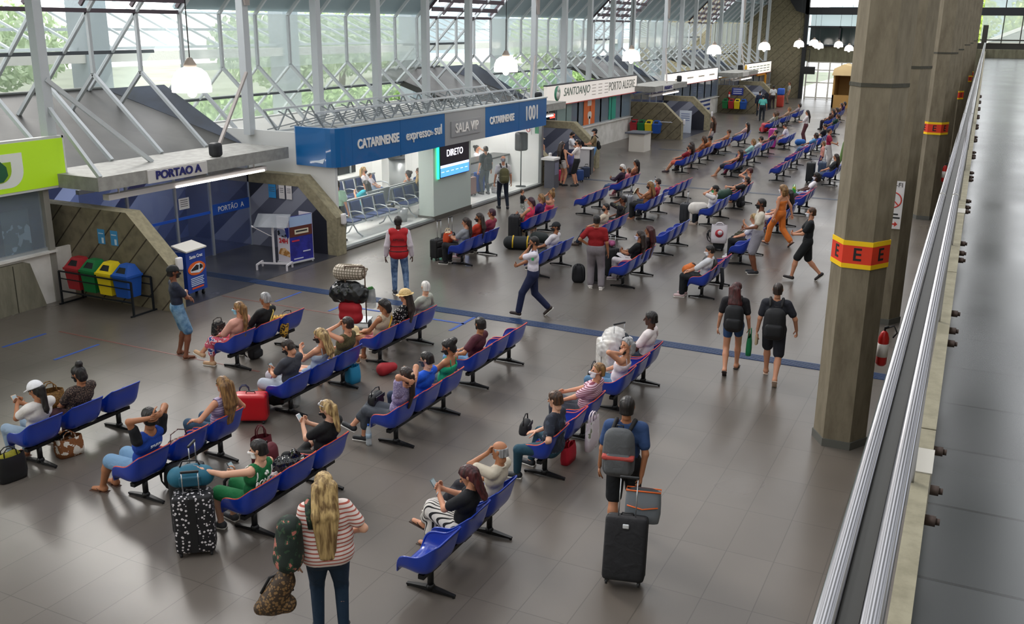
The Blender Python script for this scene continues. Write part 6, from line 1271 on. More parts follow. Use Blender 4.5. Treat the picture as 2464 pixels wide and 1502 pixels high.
r, i = stand('child in a pink top and violet leggings beside the magenta T-shirt', (-6.3, 42.6), 190, skin='l', hair=('mid', 'light'), top=('tee', '#d9968c'), bot=('leggings', '#3a1f5c'), shoes=('shoe', '#dddddd'), mask=None, S=.78, name='child')
r, i = stand('person with long brown hair standing behind the orange top', (-12.3, 47.4), 180, skin='l', hair=('vlong', 'brown'), top=('tee', '#4a3c30'), bot=('pants', '#b9b4ae'), shoes=('shoe', '#dddddd'), mask=None)
r, i = stand('person in a white T-shirt by the concrete end wall', (-15.1, 75.3), 120, skin='b', hair=('short', 'black'), top=('tee', '#dcdcdc'), bot=('pants', '#33262a'), shoes=('shoe', '#333333'), mask=None)
r, i = stand('person in faint grey standing close to the concrete end wall', (-15.0, 80.9), 200, skin='l', hair=('short', 'brown'), top=('tee', '#a8aaa4'), bot=('pants', '#8a7260'), shoes=('shoe', '#333333'), mask=None)
r, i = stand('person in navy standing near the farthest gate', (-14.6, 68.5), 90, skin='l', hair=('short', 'black'), top=('long', '#1d2a44'), bot=('pants', '#18202c'), shoes=('shoe', '#333333'), mask=None)
r, i = stand('person in turquoise bending near the farthest gate', (-13.6, 64.8), 100, skin='l', hair=('short', 'black'), top=('tee', '#5ab5ac'), bot=('pants', '#23262e'), shoes=('shoe', '#333333'), mask=None, lean=-25)
# inside the lounge
r, i = stand('person in a mint shirt standing at the near end inside the lounge', (-15.85, 21.65), 100, skin='l', hair=('short', 'dark'), top=('tee', '#a9cdb4'), bot=('pants', '#1c1e24'), shoes=('shoe', '#222222'), z0=.07)
r, i = stand('agent in a white shirt standing behind the lounge counter', (-17.45, 31.2), -25, skin='l', hair=('short', 'dark'), top=('polo', '#dcd8d2'), bot=('pants', '#23262e'), shoes=('shoe', '#222222'), z0=.07, S=1.03)
r, i = stand('customer in dark clothes at the lounge counter', (-15.95, 30.55), 150, skin='l', hair=('short', 'dark'), top=('tee', '#343c42'), bot=('jeans', '#49525c'), shoes=('shoe', '#55565a'), z0=.07, S=1.0)
bp = backpack('dark grey backpack worn at the lounge counter', (0, 0, 0), 0, mat('#23282e', .7), (.3, .18, .44), straps=False); wear(bp, r, i, -.03, -.2, 150)
r, i = sit('clerk with black hair seated behind the lounge counter', (-17.3, 32.7), 0, hair=('bun', 'black'), top=('polo', '#dcdce0'), bot=('pants', '#23262e'), mask=None, arms=('face', 'lap'), z0=.25)
# airport style seats in the lounge
VB = mat('#1f3566', .6); VA = mat('#a3a9ad', .35, .6)
def vip(x, y0, n, label):
    r = empty('beam_seat', (x, y0, .07), 0, label, 'bench', 'metal beam seats in the lounge')
    b = MB(); b.bar((0, -.05, .36), (0, n*.62+.0, .36), .08, .06); b.build('beam', VA, r)
    b = MB(); b.bar((-.36, -.05, .92), (-.36, n*.62, .92), .05, .05); b.build('top_rail', VA, r)
    for k in range(n):
        y = (k+.5)*.62; b = MB(); b.prism([(-.25, y-.27, .40), (.25, y-.27, .44), (.27, y-.27, .40), (-.25, y-.27, .36)], (0, .54, 0)); b.prism([(-.25, y-.27, .42), (-.36, y-.27, .92), (-.39, y-.27, .92), (-.28, y-.27, .40)], (0, .54, 0)); s_ = b.build('seat', VA, r)
        b = MB(); b.rbox((-.02, y, .45), (.42, .46, .05), .02); b.build('seat_pad', VB, s_); b = MB(); b.rbox((0, 0, 0), (.045, .46, .40), .02, 0, Matrix.Translation((-.285, y, .70)) @ Matrix.Rotation(-.215, 4, 'Y')); b.build('back_pad', VB, s_)
    for k in range(n+1):
        y = k*.62; b = MB(); b.tube([(-.30, y, .62), (-.1, y, .66), (.12, y, .64), (.24, y, .55), (.25, y, .42)], .018, 8); b.build('armrest', VA, r)
    for y in (.35, n*.62-.35):
        b = MB(); b.tube([(-.3, y, .02), (-.15, y, .1), (0, y, .34), (.15, y, .12), (.33, y, .02)], .022, 8); b.build('leg', VA, r)
    return r
vip(-15.95, 22.1, 4, 'front row of blue padded metal seats inside the lounge, left half'); vip(-16.1, 25.25, 3, 'front row of blue padded metal seats inside the lounge, beside the screen wall')
o = vip(-17.0, 27.9, 6, 'back-to-back row of blue padded metal seats in the middle of the lounge'); o.rotation_euler = (0, 0, PI)
vip(-18.35, 24.6, 5, 'rear row of blue padded metal seats near the dark glazing of the lounge')
r, i = sit('person with long black hair and a turquoise wrap in the lounge', (-17.0, 24.5), 180, z0=.07, hair=('long', 'black'), top=('tee', '#2fa0b0'), bot=('jeans', '#2a4a7a'), mask=None, arms=('phone', 'lap'))
r, i = sit('person with tied light hair holding a child in the lounge', (-18.45, 26.9), 20, z0=.07, hair=('pony', 'blonde'), top=('tee', '#d2cccf'), bot=('jeans', '#49628a'), arms=('lap', 'lap'))
r, i = sit('child in a pale T-shirt on a lap in the lounge', (-18.15, 26.75), 20, z0=.20, hair=('short', 'brown'), top=('tee', '#c9c3cc'), bot=('shorts', '#7a8aa0'), mask=None, S=.62, arms=('lap', 'lap'), name='child')
r, i = sit('person in a white sleeveless top with dark tied hair in the lounge', (-17.0, 26.9), 180, z0=.07, hair=('bun', 'dark'), top=('sleeveless', '#dcd5d0'), bot=('jeans', '#33456a'), mask=None)
r, i = sit('person in a blue shirt seated beyond the white sleeveless top', (-17.0, 27.55), 180, z0=.07, hair=('short', 'brown'), top=('tee', '#2c4f8e'), bot=('jeans', '#23304a'), mask=None)
r, i = sit('person with wavy blonde hair in black by the screen wall', (-16.2, 26.8), 10, z0=.07, hair=('long', 'blonde'), top=('tee', '#1b1b20'), bot=('pants', '#23262e'), mask='#7fb4d0', arms=('lap', 'lap'))
# ---------------- bags and loose things ----------------
BK = mat('#14151a', .75); BKG = mat('#101216', .5)
def Gp(u, v, z=0): p = G(u, v, z); return (p.x, p.y, z)
tote('black shopping bag with a yellow bundle on top, left edge', (-11.15, 7.72, 0), 80, mat('#17181b', .35), (.40, .22, .36), None, .10, fill='#8a8420')
b = MB(); b.box((-.16, -.113, .2), (.10, -.111, .225)); o = b.build('print', mat('#b9b9bb', .6), bpy.data.objects['tote_bag'] if 'tote_bag' in bpy.data.objects else None)
tote('woven basket in brown and white under the nearest left bench', (-11.12, 8.62, 0), 75, mat('#7a4a24', .85, 0, 'blotch', '#cfc8bd', 9), (.38, .26, .27), None, .08, 'wicker_basket', 'basket')
backpack('black backpack on the floor under the bench of the blue jersey', (-9.02, 8.55, 0), 70, BK, (.34, .24, .34))
handbag('patterned handbag with tan handles on the middle seat by the jersey', (at(B1, 1)[0]-.02, at(B1, 1)[1]-.05, 0.36), 80, flo('#5a3f38', '#9b8a86', 14), (.34, .2, .22), .14)
soft('water_flask_pouch', 'small turquoise pouch on the seat edge near the tan handles', 'bag', (at(B1, 1)[0]-.15, at(B1, 1)[1]+.26, 0.41), 0, [((0, 0, .05), (.03, .08, .07), .05, .04)], mat('#2f9a96', .5))
suitcase('red hard suitcase standing beside the person in charcoal', (-9.62, 10.72, 0), 28, (.50, .26, .42), mat('#b5101c', .35), 0)
soft('backpack', 'black rucksack lying on the floor behind the red suitcase', 'backpack', (-9.85, 11.2, 0), 20, [((-.1, 0, .16), (.12, .05, .2), .15, .13), ((.2, .1, .12), (.3, .1, .1), .1, .06)], mat('#14181a', .7))
tote('navy shopping bag with thin handles behind the red suitcase', (-9.95, 10.95, 0), 40, mat('#27284a', .6), (.34, .14, .34), None, .12)
soft('blanket', 'white and pink cloth bundle on the lap of the person in charcoal', 'clothes', (at(B2, 0)[0]-.42, at(B2, 0)[1]+.12, 0.51), 0, [((-.05, 0, .02), (.08, .1, .05), .09, .07), ((.05, .15, .02), (.1, .2, .1), .06, .04)], mat('#c3bcc6', .9, 0, 'blotch', '#d8d3dc', 8, c3='#c46a8a'))
tote('clear plastic bag between the legs of the person in charcoal', (-9.5, 11.5, 0), 10, glassy('clearbag', '#a9adae', .45, .3), (.3, .2, .3), None, .05)
tote('blue insulated bag under the far end of the bench by the olive top', (-9.25, 12.85, 0), 80, mat('#1a7fa8', .6), (.26, .2, .3), None, .06)
soft('cloth_bag', 'red cloth bag on the floor beyond the olive top', 'bag', (-9.0, 13.4, 0), 0, [((0, 0, .1), (.14, .1, .14), .12, .08)], mat('#a31c26', .7))
tote('magenta bag between the black suitcase and the seat', (-8.62, 9.75, 0), 60, mat('#5a1420', .7), (.3, .16, .34), None, .16)
backpack('maroon backpack standing in front of the middle seat by the green vest', (-8.1, 9.3, 0), 100, mat('#5a1220', .7), (.34, .22, .5))
soft('black_bag', 'glossy black plastic bag on the middle seat by the green vest', 'bag', (at(C1, 1)[0]-.1, at(C1, 1)[1]+.12, 0.41), 0, [((-.1, -.05, .1), (.12, .1, .12), .11, .10), ((0, .1, .2), (.05, .05, .24), .08, .05)], mat('#101114', .12), noise=lambda P: .018*np.sin(P[..., 0]*60)*np.sin(P[..., 1]*55+1)*np.sin(P[..., 2]*50), res=.012)
b = MB(); b.rbox((0, 0, .04), (.42, .3, .08), .01); o = tag(b.build('flat_box', mat('#b39a9c', .6, 0, 'blotch', '#c9b9c4', 4)), 'flat pale pink box on the middle seat by the green vest', 'box'); o.location = (at(C1, 1)[0]-.15, at(C1, 1)[1]-.16, 0.38); o.rotation_euler = (0, .1, .5)
suitcase('large black suitcase with raised handle beside the green vest', (-8.05, 7.78, 0), 112, (.46, .30, .78), mat('#121419', .45), .30, 0, None, False)
suitcase('black suitcase with white polka dots and a dark centre stripe', (-7.62, 7.42, 0), 38, (.44, .28, .72), mat('#15151a', .6, 0, 'dots', '#d9d4d8', 24), .28, stripe='#101114')
soft('travel_bag', 'teal travel bag lying on top of the polka dot suitcase', 'bag', (-7.72, 7.52, .80), 38, [((-.14, 0, .10), (.14, 0, .10), .12, .12), ((0, 0, .16), (.05, 0, .17), .09, .08)], mat('#155f78', .6), kids=(('pocket', MB().rbox((0, -.12, .09), (.24, .05, .12), .02), mat('#0f4f66', .6)), ('handle', MB().tube([(-.12, 0, .2), (-.08, 0, .29), (.08, 0, .29), (.12, 0, .2)], .01, 6), BK)))
backpack('black backpack on the floor under the green vest', (-7.95, 8.55, 0), 60, BK, (.34, .26, .36))
bottle('clear plastic water bottle with a blue cap standing on the floor', (-7.55, 10.82, 0), h=.34)
bottle('water bottle with blue cap under the bench of the older person in purple', (-11.75, 33.1, 0), h=.36)
soft('jacket', 'leopard print jacket heaped on the empty seat beyond the black lace top', 'jacket', (at(A2, 2)[0]-.05, at(A2, 2)[1]-.08, 0.38), 0, [((-.12, -.1, .1), (.1, .05, .14), .14, .13), ((.14, -.1, .16), (.2, -.2, -.02), .10, .07)], mat('#b58a2c', .85, 0, 'leopard', '#2b1d10', 26), noise=lambda P: .012*np.sin(P[..., 0]*40)*np.sin(P[..., 1]*45+1))
handbag('dark patterned bag behind the leopard print jacket', (at(A2, 2)[0]-.15, at(A2, 2)[1]+.2, 0.38), 80, flo('#17171a', '#7a7268', 16), (.3, .16, .18), .08)
backpack('black backpack on the floor in front of the black lace top', (-11.55, 13.05, 0), 90, BK, (.28, .2, .34))
# luggage cart with bundles
r = empty('luggage_cart', (-11.0, 15.55, 0), math.radians(200), 'folding luggage cart with two upright bars beyond the beige top', 'cart')
b = MB(); [b.tube([(q*.2, .12, .12), (q*.2, .16, 1.28)], .014, 8) for q in (-1, 1)]; b.tube([(-.2, .16, 1.28), (.2, .16, 1.28)], .016, 8); b.build('upright_frame', mat('#5c4a3e', .5, .4), r)
b = MB(); b.box((-.22, -.3, .1), (.22, .14, .13)); b.build('platform', CHROME, r)
for q in (-1, 1): b = MB(); b.tube([(q*.24, .1, .09), (q*.28, .1, .09)], .09, 14); b.build('wheel', WHEEL, r)
soft('suitcase', 'red soft bag at the bottom of the luggage cart', 'bag', (-11.05, 15.35, .13), 0, [((-.1, 0, .14), (.12, 0, .14), .15, .15), ((-.1, 0, .3), (.12, 0, .3), .15, .14)], mat('#a3101e', .7))
soft('black_bag', 'shiny black plastic bundle strapped on the luggage cart', 'bag', (-11.1, 15.4, .52), 0, [((-.2, -.05, .2), (.2, .05, .2), .2, .2), ((-.2, 0, .3), (.15, 0, .34), .14, .12)], mat('#15171a', .2), noise=lambda P: .02*np.sin(P[..., 0]*35)*np.sin(P[..., 1]*30+1)*np.sin(P[..., 2]*28))
soft('blanket', 'checked blanket bundle on top of the luggage cart', 'bundle', (-11.1, 15.45, .98), 0, [((-.2, 0, .14), (.18, .05, .17), .17, .16), ((.25, .06, .2), (.34, .1, .24), .06, .03)], mat('#c7bcae', .9, 0, 'plaid', '#6f6656', 5.5))
tote('clear bag with a green leafy plant hanging on the luggage cart', (-10.72, 15.6, .42), 0, glassy('clearbag', '#a9adae', .45, .3), (.2, .14, .4), None, 0, fill='#2f6a2c')
soft('sun_hat', 'cream sun hat on the lap of the beige sleeveless top', 'hat', (at(B3, 0)[0]-.45, at(B3, 0)[1]-.12, 0.55), 0, [((0, 0, .03), (0, .0, .06), .09, .08), ((0, 0, 0), (.0, 0, .0), .17, .17, [((0, 0, 1), .08)])], mat('#d9c596', .9))
# plastic wrapped suitcase
r = suitcase('pale suitcase wrapped in clear plastic with its handle raised', Gp(1475, 915), 60, (.56, .36, .74), mat('#cfc8c0', .25, 0, 'noise', '#efece8', 9), .26)
v, f = sdf([cap((-.14, 0, .2), (.14, 0, .2), .2), cap((-.14, 0, .62), (.14, 0, .62), .2), cap((0, 0, .2), (0, 0, .75), .22)], .016, .05, (), 0, lambda P: .016*np.sin(P[..., 0]*48+P[..., 2]*20)*np.sin(P[..., 1]*40+1)*np.sin(P[..., 2]*33)); b = MB(); b.add(v, f, 0, None, True); b.build('plastic_wrap', glassy('wrap', '#f3f1ee', .62, .12), r)
tote('white printed plastic bag hanging from the seat behind the floral shirt', (at(D2, 1)[0]+.40, at(D2, 1)[1], .22), 90, mat('#d9ccd6', .45, 0, 'blotch', '#e6dfe6', 5, c3='#8a8f7a'), (.40, .10, .44), None, .10)
tote('crimson bag under the middle seat behind the floral shirt', (at(D2, 1)[0]+.10, at(D2, 1)[1]-.12, 0), 90, mat('#b8102c', .6), (.36, .14, .26), None, .05)
handbag('black bag beside the lap of the floral shirt', (at(D2, 0)[0]-.42, at(D2, 0)[1]+.24, 0.46), 100, BK, (.3, .14, .18), .1)
handbag('black handbag on the lap of the grey-haired one', (at(D3, 0)[0]-.42, at(D3, 0)[1]+.05, 0.51), 95, mat('#23262b', .5), (.3, .14, .14), .1)
soft('cloth', 'white cloth on the knees of the striped skirt', 'clothes', (at(D1, 1)[0]-.42, at(D1, 1)[1]+.08, 0.51), 0, [((-.03, 0, .06), (.06, .06, .07), .075, .06)], mat('#d9d0d4', .9))
b = MB(); b.rbox((0, 0, 0), (.004, .09, .14), .002); o = tag(b.build('ticket', mat('#d9c66a', .6)), 'folded ticket in the right hand of the striped T-shirt', 'ticket')
# middle distance
suitcase('black trolley case with raised handle in front of the grey T-shirt', (-12.55, 21.35, 0), 80, (.36, .24, .5), mat('#17181b', .7), .48, soft=True)
suitcase('dark trolley case with raised handle before the orange-red top', (-12.7, 22.2, 0), 80, (.36, .24, .5), mat('#1c1d22', .7), .42)
suitcase('tall black suitcase standing left of the hot pink top', (-11.75, 24.3, 0), 105, (.46, .30, .70), mat('#15161b', .75), .04, soft=True)
r = soft('duffel_bag', 'long black duffel bag with yellow straps lying on the floor', 'duffel bag', (-11.15, 23.45, 0), 18, [((-.30, 0, .18), (.30, 0, .18), .18, .18)], mat('#141a1c', .7), kids=tuple(('strap', MB().tube([(q*.2, -.19, .08), (q*.2, -.185, .28), (q*.2, 0, .37), (q*.2, .18, .28)], .022, 6), mat('#c9a516', .6)) for q in (-1, 1)))
soft('black_bag', 'dark bag behind the duffel under the hot pink top', 'bag', (-10.95, 24.2, 0), 0, [((-.1, 0, .2), (.12, .05, .2), .16, .15)], mat('#16201f', .7))
soft('black_bag', 'black bag on the seat behind the walking guard', 'bag', (at(B4, 0)[0], at(B4, 0)[1]+.1, 0.43), 90, [((-.16, 0, .1), (.16, 0, .12), .11, .1)], BK)
suitcase('black suitcase behind the legs of the red shirt', (-8.05, 21.15, 0), 108, (.44, .28, .66), mat('#15191a', .7), 0)
suitcase('tall black suitcase with raised handle before the white trousers', (-7.95, 21.75, 0), 150, (.44, .30, .70), mat('#101214', .7), .28)
soft('cushion', 'pink neck cushion resting on the tall black suitcase', 'cushion', (-8.0, 21.7, .76), 0, [((-.13, 0, .07), (-.05, .14, .07), .06, .06), ((-.05, .14, .07), (.1, .12, .07), .06, .06), ((.1, .12, .07), (.13, -.02, .07), .06, .05)], mat('#8a3f66', .8))
backpack('black backpack at the feet of the red shirt', (-8.4, 20.9, 0), 200, BK, (.3, .2, .44))
b = MB(); b.box((-.11, -.15, 0), (.11, .15, .006)); o = tag(b.build('paper_sheet', mat('#dedbe0', .6)), 'white paper sheet on the lap of the white trousers', 'paper'); o.location = (at(C4, 1)[0]-.32, at(C4, 1)[1], 0.59); o.rotation_euler = (0, .5, .2)
suitcase('charcoal suitcase in front of the white shirt and black cap', (-8.3, 29.35, 0), 95, (.40, .26, .56), mat('#23252b', .7), .36)
soft('bundle', 'big white bundle on the lap of the white shirt and black cap', 'bundle', (at(C6, 0)[0]-.36, at(C6, 0)[1]-.05, 0.41), 0, [((-.1, -.05, .1), (.14, .05, .12), .19, .17)], mat('#c9c4be', .9, 0, 'noise', '#dad6d0', 6))
soft('duffel_bag', 'dark green bag on the seat before the reclining one', 'duffel bag', (at(C7, 0)[0]-.25, at(C7, 0)[1]-.45, 0.41), 70, [((-.2, 0, .14), (.2, 0, .16), .17, .15)], mat('#17382a', .7))
backpack('black backpack on the floor by the reclining one', (-7.4, 32.9, 0), 80, BK, (.34, .24, .4))
soft('black_bag', 'large black round bag on the empty seat by the white and black top', 'backpack', (at(D4, 1)[0], at(D4, 1)[1]-.1, 0.47), 90, [((-.12, 0, .16), (.12, .05, .2), .2, .18)], mat('#0f1013', .5))
b = MB(); b.tube([(.35, 0, .62), (.38, .02, .3), (.36, 0, .12)], .045, 8); o = tag(b.build('hanging_strap_roll', BK), 'black rolled mat hanging behind the white and black top', 'mat'); o.location = (at(D4, 0)[0]-.02, at(D4, 0)[1]+.32, .06)
soft('orange_bag', 'orange and black bag next to the white and black top', 'bag', (at(D4, 0)[0]-.42, at(D4, 0)[1]+.42, 0.43), 60, [((-.1, 0, .1), (.1, .05, .14), .12, .1)], mat('#c9661c', .7, 0, 'blotch', '#17181b', 5))
suitcase('tall dark suitcase under the white plastic bag, middle distance', (-6.35, 26.05, 0), 100, (.44, .3, .62), mat('#1b2027', .6), 0)
r = tote('white plastic bag with a round red emblem on top of the suitcase', (-6.3, 25.8, .24), 14, mat('#dcd6dc', .4), (.44, .18, .50), None, .06); b = MB(); b.lathe([(.11, 0), (.11, .006)], 20, 0, frontM(0, -.098, .28)); b.lathe([(.065, 0), (.065, .009)], 16, 1, frontM(.02, -.098, .30)); b.build('red_emblem', [mat('#b5303a', .6), mat('#dcd6dc', .4)], r)
backpack('black backpack on the floor beside the white plastic bag', (-6.7, 26.9, 0), 100, BK, (.4, .26, .34))
suitcase('pale grey suitcase in front of the reading woman', (-10.25, 29.6, 0), 100, (.40, .26, .60), mat('#77797e', .4), .34)
suitcase('grey suitcase with teal print beside the older person in purple', (-10.55, 33.0, 0), 110, (.40, .26, .58), mat('#8a9196', .4, 0, 'blotch', '#3aa0a2', 6), .14)
b = MB(); b.rbox((0, 0, .03), (.3, .4, .06), .02); o = tag(b.build('folded_cloth', mat('#d9d3cf', .8)), 'white folded cloth on the seat edge behind the rose red T-shirt', 'clothes'); o.location = (at(B6, 2)[0]+.1, at(B6, 2)[1], 0.53)
tote('green and yellow shopping bag beside the black curls', (-5.75, 33.5, .38), 100, mat('#2f9a3c', .5, 0, 'blotch', '#d4d62a', 2.4), (.3, .14, .38), None, .05, fill='#e3e3df')
soft('jacket', 'dark jacket spread on the seats beside the green and yellow bag', 'jacket', (-5.75, 33.0, .34), 0, [((-.2, -.2, .08), (.1, .3, .1), .14, .12)], mat('#23262c', .8))
suitcase('large black suitcase in front of the pink strap', (-6.25, 39.75, 0), 95, (.50, .32, .74), mat('#101417', .6), .0)
suitcase('blue grey suitcase with raised handle beside the large black one', (-5.95, 40.6, 0), 95, (.44, .3, .68), mat('#3a4a60', .6), .5)
suitcase('magenta suitcase beside the far seats', (-9.95, 50.4, 0), 95, (.56, .36, .92), mat('#b5308a', .45), .2)
tag(soft('umbrella', 'closed green umbrella leaning by the child in pink', 'umbrella', (-6.0, 45.8, .0), 0, [((0, 0, .05), (.2, .2, .9), .05, .16)], mat('#5c7a3c', .7)))
for u, v, c_, lab in ((1712, 372, '#221a20', 'dark bag on the floor behind the tan shirt and dark cap'), (1843, 352, '#3a2622', 'brown bag by the far end of the second seat row'), (1881, 350, '#14211c', 'black trolley bag before the bending one in white'), (1925, 350, '#1e5fae', 'small blue bag on the floor between the third and second rows'), (1838, 318, '#b5141e', 'red bag at the near end of the far left seats'), (1772, 412, '#1f2a30', 'dark bag under the bench of the black vest')):
    p = Gp(u, v); soft('travel_bag', lab, 'bag', p, 0, [((-.12, 0, .16), (.12, 0, .18), .16, .15)], mat(c_, .7))
# ---------------- bins, stands, notices ----------------
def bin_(x, y, c, label, m_=None, z=0):
    r = empty('recycling_bin', (x, y, z), 0, label, 'bin', None); m = mat(c, .45)
    b = MB(); V = []; 
    for zz, a in ((.34, .17), (.78, .205)): V += [(-a, -a, zz), (a, -a, zz), (a, a, zz), (-a, a, zz)]
    b.add(V, [(3, 2, 1, 0), (0, 1, 5, 4), (1, 2, 6, 5), (2, 3, 7, 6), (3, 0, 4, 7), (4, 5, 6, 7)]); b.build('bin_body', m, r)
    b = MB(); b.box((-.225, -.225, .77), (.225, .225, .82))
    V = [(-.21, -.21, .82), (.21, -.21, .82), (.21, .21, .82), (-.21, .21, .82), (-.12, -.05, 1.02), (.12, -.05, 1.02), (.12, .13, 1.02), (-.12, .13, 1.02)]
    b.add(V, [(1, 2, 6, 5), (2, 3, 7, 6), (3, 0, 4, 7), (4, 5, 6, 7)]); b.add([(-.21, -.21, .82), (.21, -.21, .82), (.12, -.05, 1.02), (-.12, -.05, 1.02), (-.13, -.17, .862), (.13, -.17, .862), (.09, -.09, .968), (-.09, -.09, .968)], [(0, 1, 5, 4), (1, 2, 6, 5), (2, 3, 7, 6), (3, 0, 4, 7)]); lid = b.build('lid', m, r)
    b = MB(); b.add([(-.13, -.165, .86), (.13, -.165, .86), (.09, -.085, .966), (-.09, -.085, .966)], [(0, 1, 2, 3)]); b.build('opening', DARK, lid)
    return r
bl = [('#a3242c', 'red'), ('#14703a', 'green'), ('#e0c61a', 'yellow'), ('#1a4fa3', 'blue')]
for i, (c, n) in enumerate(bl): bin_(-17.25+i*.47, 14.18, c, '%s recycling bin with pyramid lid in the rack by the first gate' % n)
r = empty('bin_rack', (-16.5, 14.18, 0), 0, 'black metal rack holding four coloured bins by the first gate', 'rack')
b = MB()
for x in (-1.05, 1.05):
    for y in (-.27, .27): b.bar((x, y, 0), (x, y, .74), .035)
    b.bar((x, -.35, .02), (x, .35, .02), .03)
for y in (-.27, .27): b.bar((-1.05, y, .74), (1.05, y, .74), .03); b.bar((-1.05, y, .3), (1.05, y, .3), .03); b.bar((-1.05, y, .58), (1.05, y, .58), .02)
b.build('frame', mat('#1c2126', .5, .4), r)
for i, (c, n) in enumerate(bl): bin_(-17.5+i*.42, 51.0, c, 'small %s bin on the grooved wall of the third gate' % n, z=.0)
for i, (c, n) in enumerate((bl[1], bl[0], bl[2], bl[3])): bin_(-17.2+i*.42, 69.6, c, 'small %s bin on the grooved wall of the farthest gate' % n)
def disp(x, y, z, label):
    r = empty('soap_dispenser', (x, y, z), 0, label, 'dispenser'); b = MB(); b.rbox((.05, 0, .14), (.10, .15, .28), .03); b.build('case', mat('#e3dfe0', .4), r); b = MB(); b.rbox((.055, 0, -.01), (.05, .07, .04), .01); b.build('nozzle', mat('#8a8a8c', .4), r)
disp(-15.02, 14.80, .86, 'white gel dispenser on the wall end by the blue lectern'); disp(-15.02, 20.66, .82, 'white gel dispenser on the wall end beside the lounge glass'); disp(-15.0, 33.95, .95, 'white gel dispenser near the grey kiosk of the second gate'); disp(-15.0, 51.7, .8, 'white gel dispenser on the third gate wall end'); disp(-15.0, 57.35, .8, 'white gel dispenser on the far side of the third gate')
# lectern
r = empty('lectern', (-15.42, 15.72, 0), math.radians(90+6), 'blue lectern with an orange bus picture beside the first gate wall', 'lectern')
LB = mat('#1c3f96', .5)
b = MB(); b.box((-.33, -.02, .14), (.33, .30, 1.06)); b.build('body', LB, r)
b = MB(); b.prism([(-.35, -.06, 1.07), (-.35, .33, 1.17), (-.35, .33, 1.20), (-.35, -.06, 1.10)], (.70, 0, 0)); b.build('sloped_top', mat('#dcd8cf', .5), r)
for x in (-.26, .26):
    for y in (.05, .24): b = MB(); b.tube([(x-.015, y, .04), (x+.015, y, .04)], .04, 10); b.box((x-.02, y-.02, .05), (x+.02, y+.02, .15)); b.build('castor', DARK, r)
b = MB(); P = [(.30*math.cos(t), 0, .66+.15*math.sin(t)*(1 if abs(math.cos(t)) < .7 else .9)) for t in np.linspace(0, 2*PI, 20)[:-1]]; b.prism([(x, -.03, z) for x, y, z in P], (0, .006, 0)); pc = b.build('picture', mat('#e0641c', .5), r)
b = MB(); b.prism([(x, -.036, z) for x, z in ((-.22, .60), (.06, .55), (.2, .60), (.21, .70), (.1, .76), (-.02, .76), (-.22, .66))], (0, .006, 0)); b.build('bus', mat('#dfe6ee', .4), pc); b = MB(); b.prism([(x, -.042, z) for x, z in ((-.20, .63), (.04, .62), (.06, .72), (-.02, .745), (-.2, .66))], (0, .004, 0)); b.prism([(x, -.042, z) for x, z in ((.08, .62), (.19, .64), (.19, .70), (.10, .74))], (0, .004, 0)); b.build('bus_windows', DARK, pc)
text('lettering', 'Santa Cruz', .10, frontM(0, -.03, .93), mat('#e8e8ee', .5), r, .003, off=.002); b = MB()
for k in range(5): b.box((-.22, -.027, .44-k*.04), (.22-.03*(k % 2), -.022, .458-k*.04))
b.build('small_print', mat('#cdd9ea', .5), r); b = MB(); b.box((-.2, -.028, .21), (.2, -.022, .245)); b.build('orange_bar', mat('#e0561c', .5), r)
# white stand and advertising panel
r = empty('white_stand', (-15.58, 18.55, 0), math.radians(20), 'white metal reading stand with a clear tilted top by the dark striped panel', 'stand'); WM = mat('#dcd8dc', .4)
b = MB(); b.bar((0, 0, .14), (0, 0, 1.18), .045); b.build('mast', WM, r); b = MB(); b.bar((-.38, 0, .14), (.38, 0, .14), .04); [(b.bar((x, -.2, .14), (x, .2, .14), .04), b.bar((x, -.2, 0), (x, -.2, .15), .04), b.bar((x, .2, 0), (x, .2, .15), .04)) for x in (-.38, .38)]; b.build('foot', WM, r)
b = MB(); b.prism([(-.42, -.2, 1.08), (.42, -.2, 1.08), (.42, .2, 1.34), (-.42, .2, 1.34)], (0, 0, .008)); b.build('clear_top', glassy('acrylic', '#8a8f96', .5, .1), r); b = MB(); b.tube([(-.42, -.2, 1.09), (-.1, 0, .85), (0, 0, .82)], .012, 6); b.tube([(-.44, -.2, 1.07), (-.44, -.2, 1.12)], .02, 6); b.build('brace', WM, r)
r = empty('advertising_panel', (-15.42, 19.0, 0), 0, 'folded advertising panel with a white 24H side and a blue bus side', 'panel')
b = MB(); b.box((-.38, -.02, .09), (.0, .0, 1.25)); b.build('white_side', mat('#dcd6de', .5), r); b = MB(); b.prism([(0, -.02, .09), (.16, .70, .09), (.14, .705, .09), (-.02, 0, .09)], (0, 0, 1.16)); bs = b.build('blue_side', mat('#23247a', .45, 0, 'noise', '#2f33a0', 5), r)
b = MB(); b.prism([(.155, .70, .09), (-.28, .74, .09), (-.28, .76, .09), (.155, .72, .09)], (0, 0, 1.16)); b.build('back_side', mat('#dcd6de', .5), r)
b = MB(); b.bar((-.4, -.02, .07), (.02, -.02, .07), .04); b.bar((.01, -.01, .07), (.17, .70, .07), .04); [b.tube([(x, y, .025), (x+.03, y, .025)], .025, 8) for x, y in ((-.36, -.02), (.0, .0), (.14, .66))]; b.build('wheeled_base', mat('#c9c9cc', .4), r)
text('lettering', '24H', .16, frontM(-.19, -.025, .62), mat('#c9222c', .5), r, .002, off=.006)
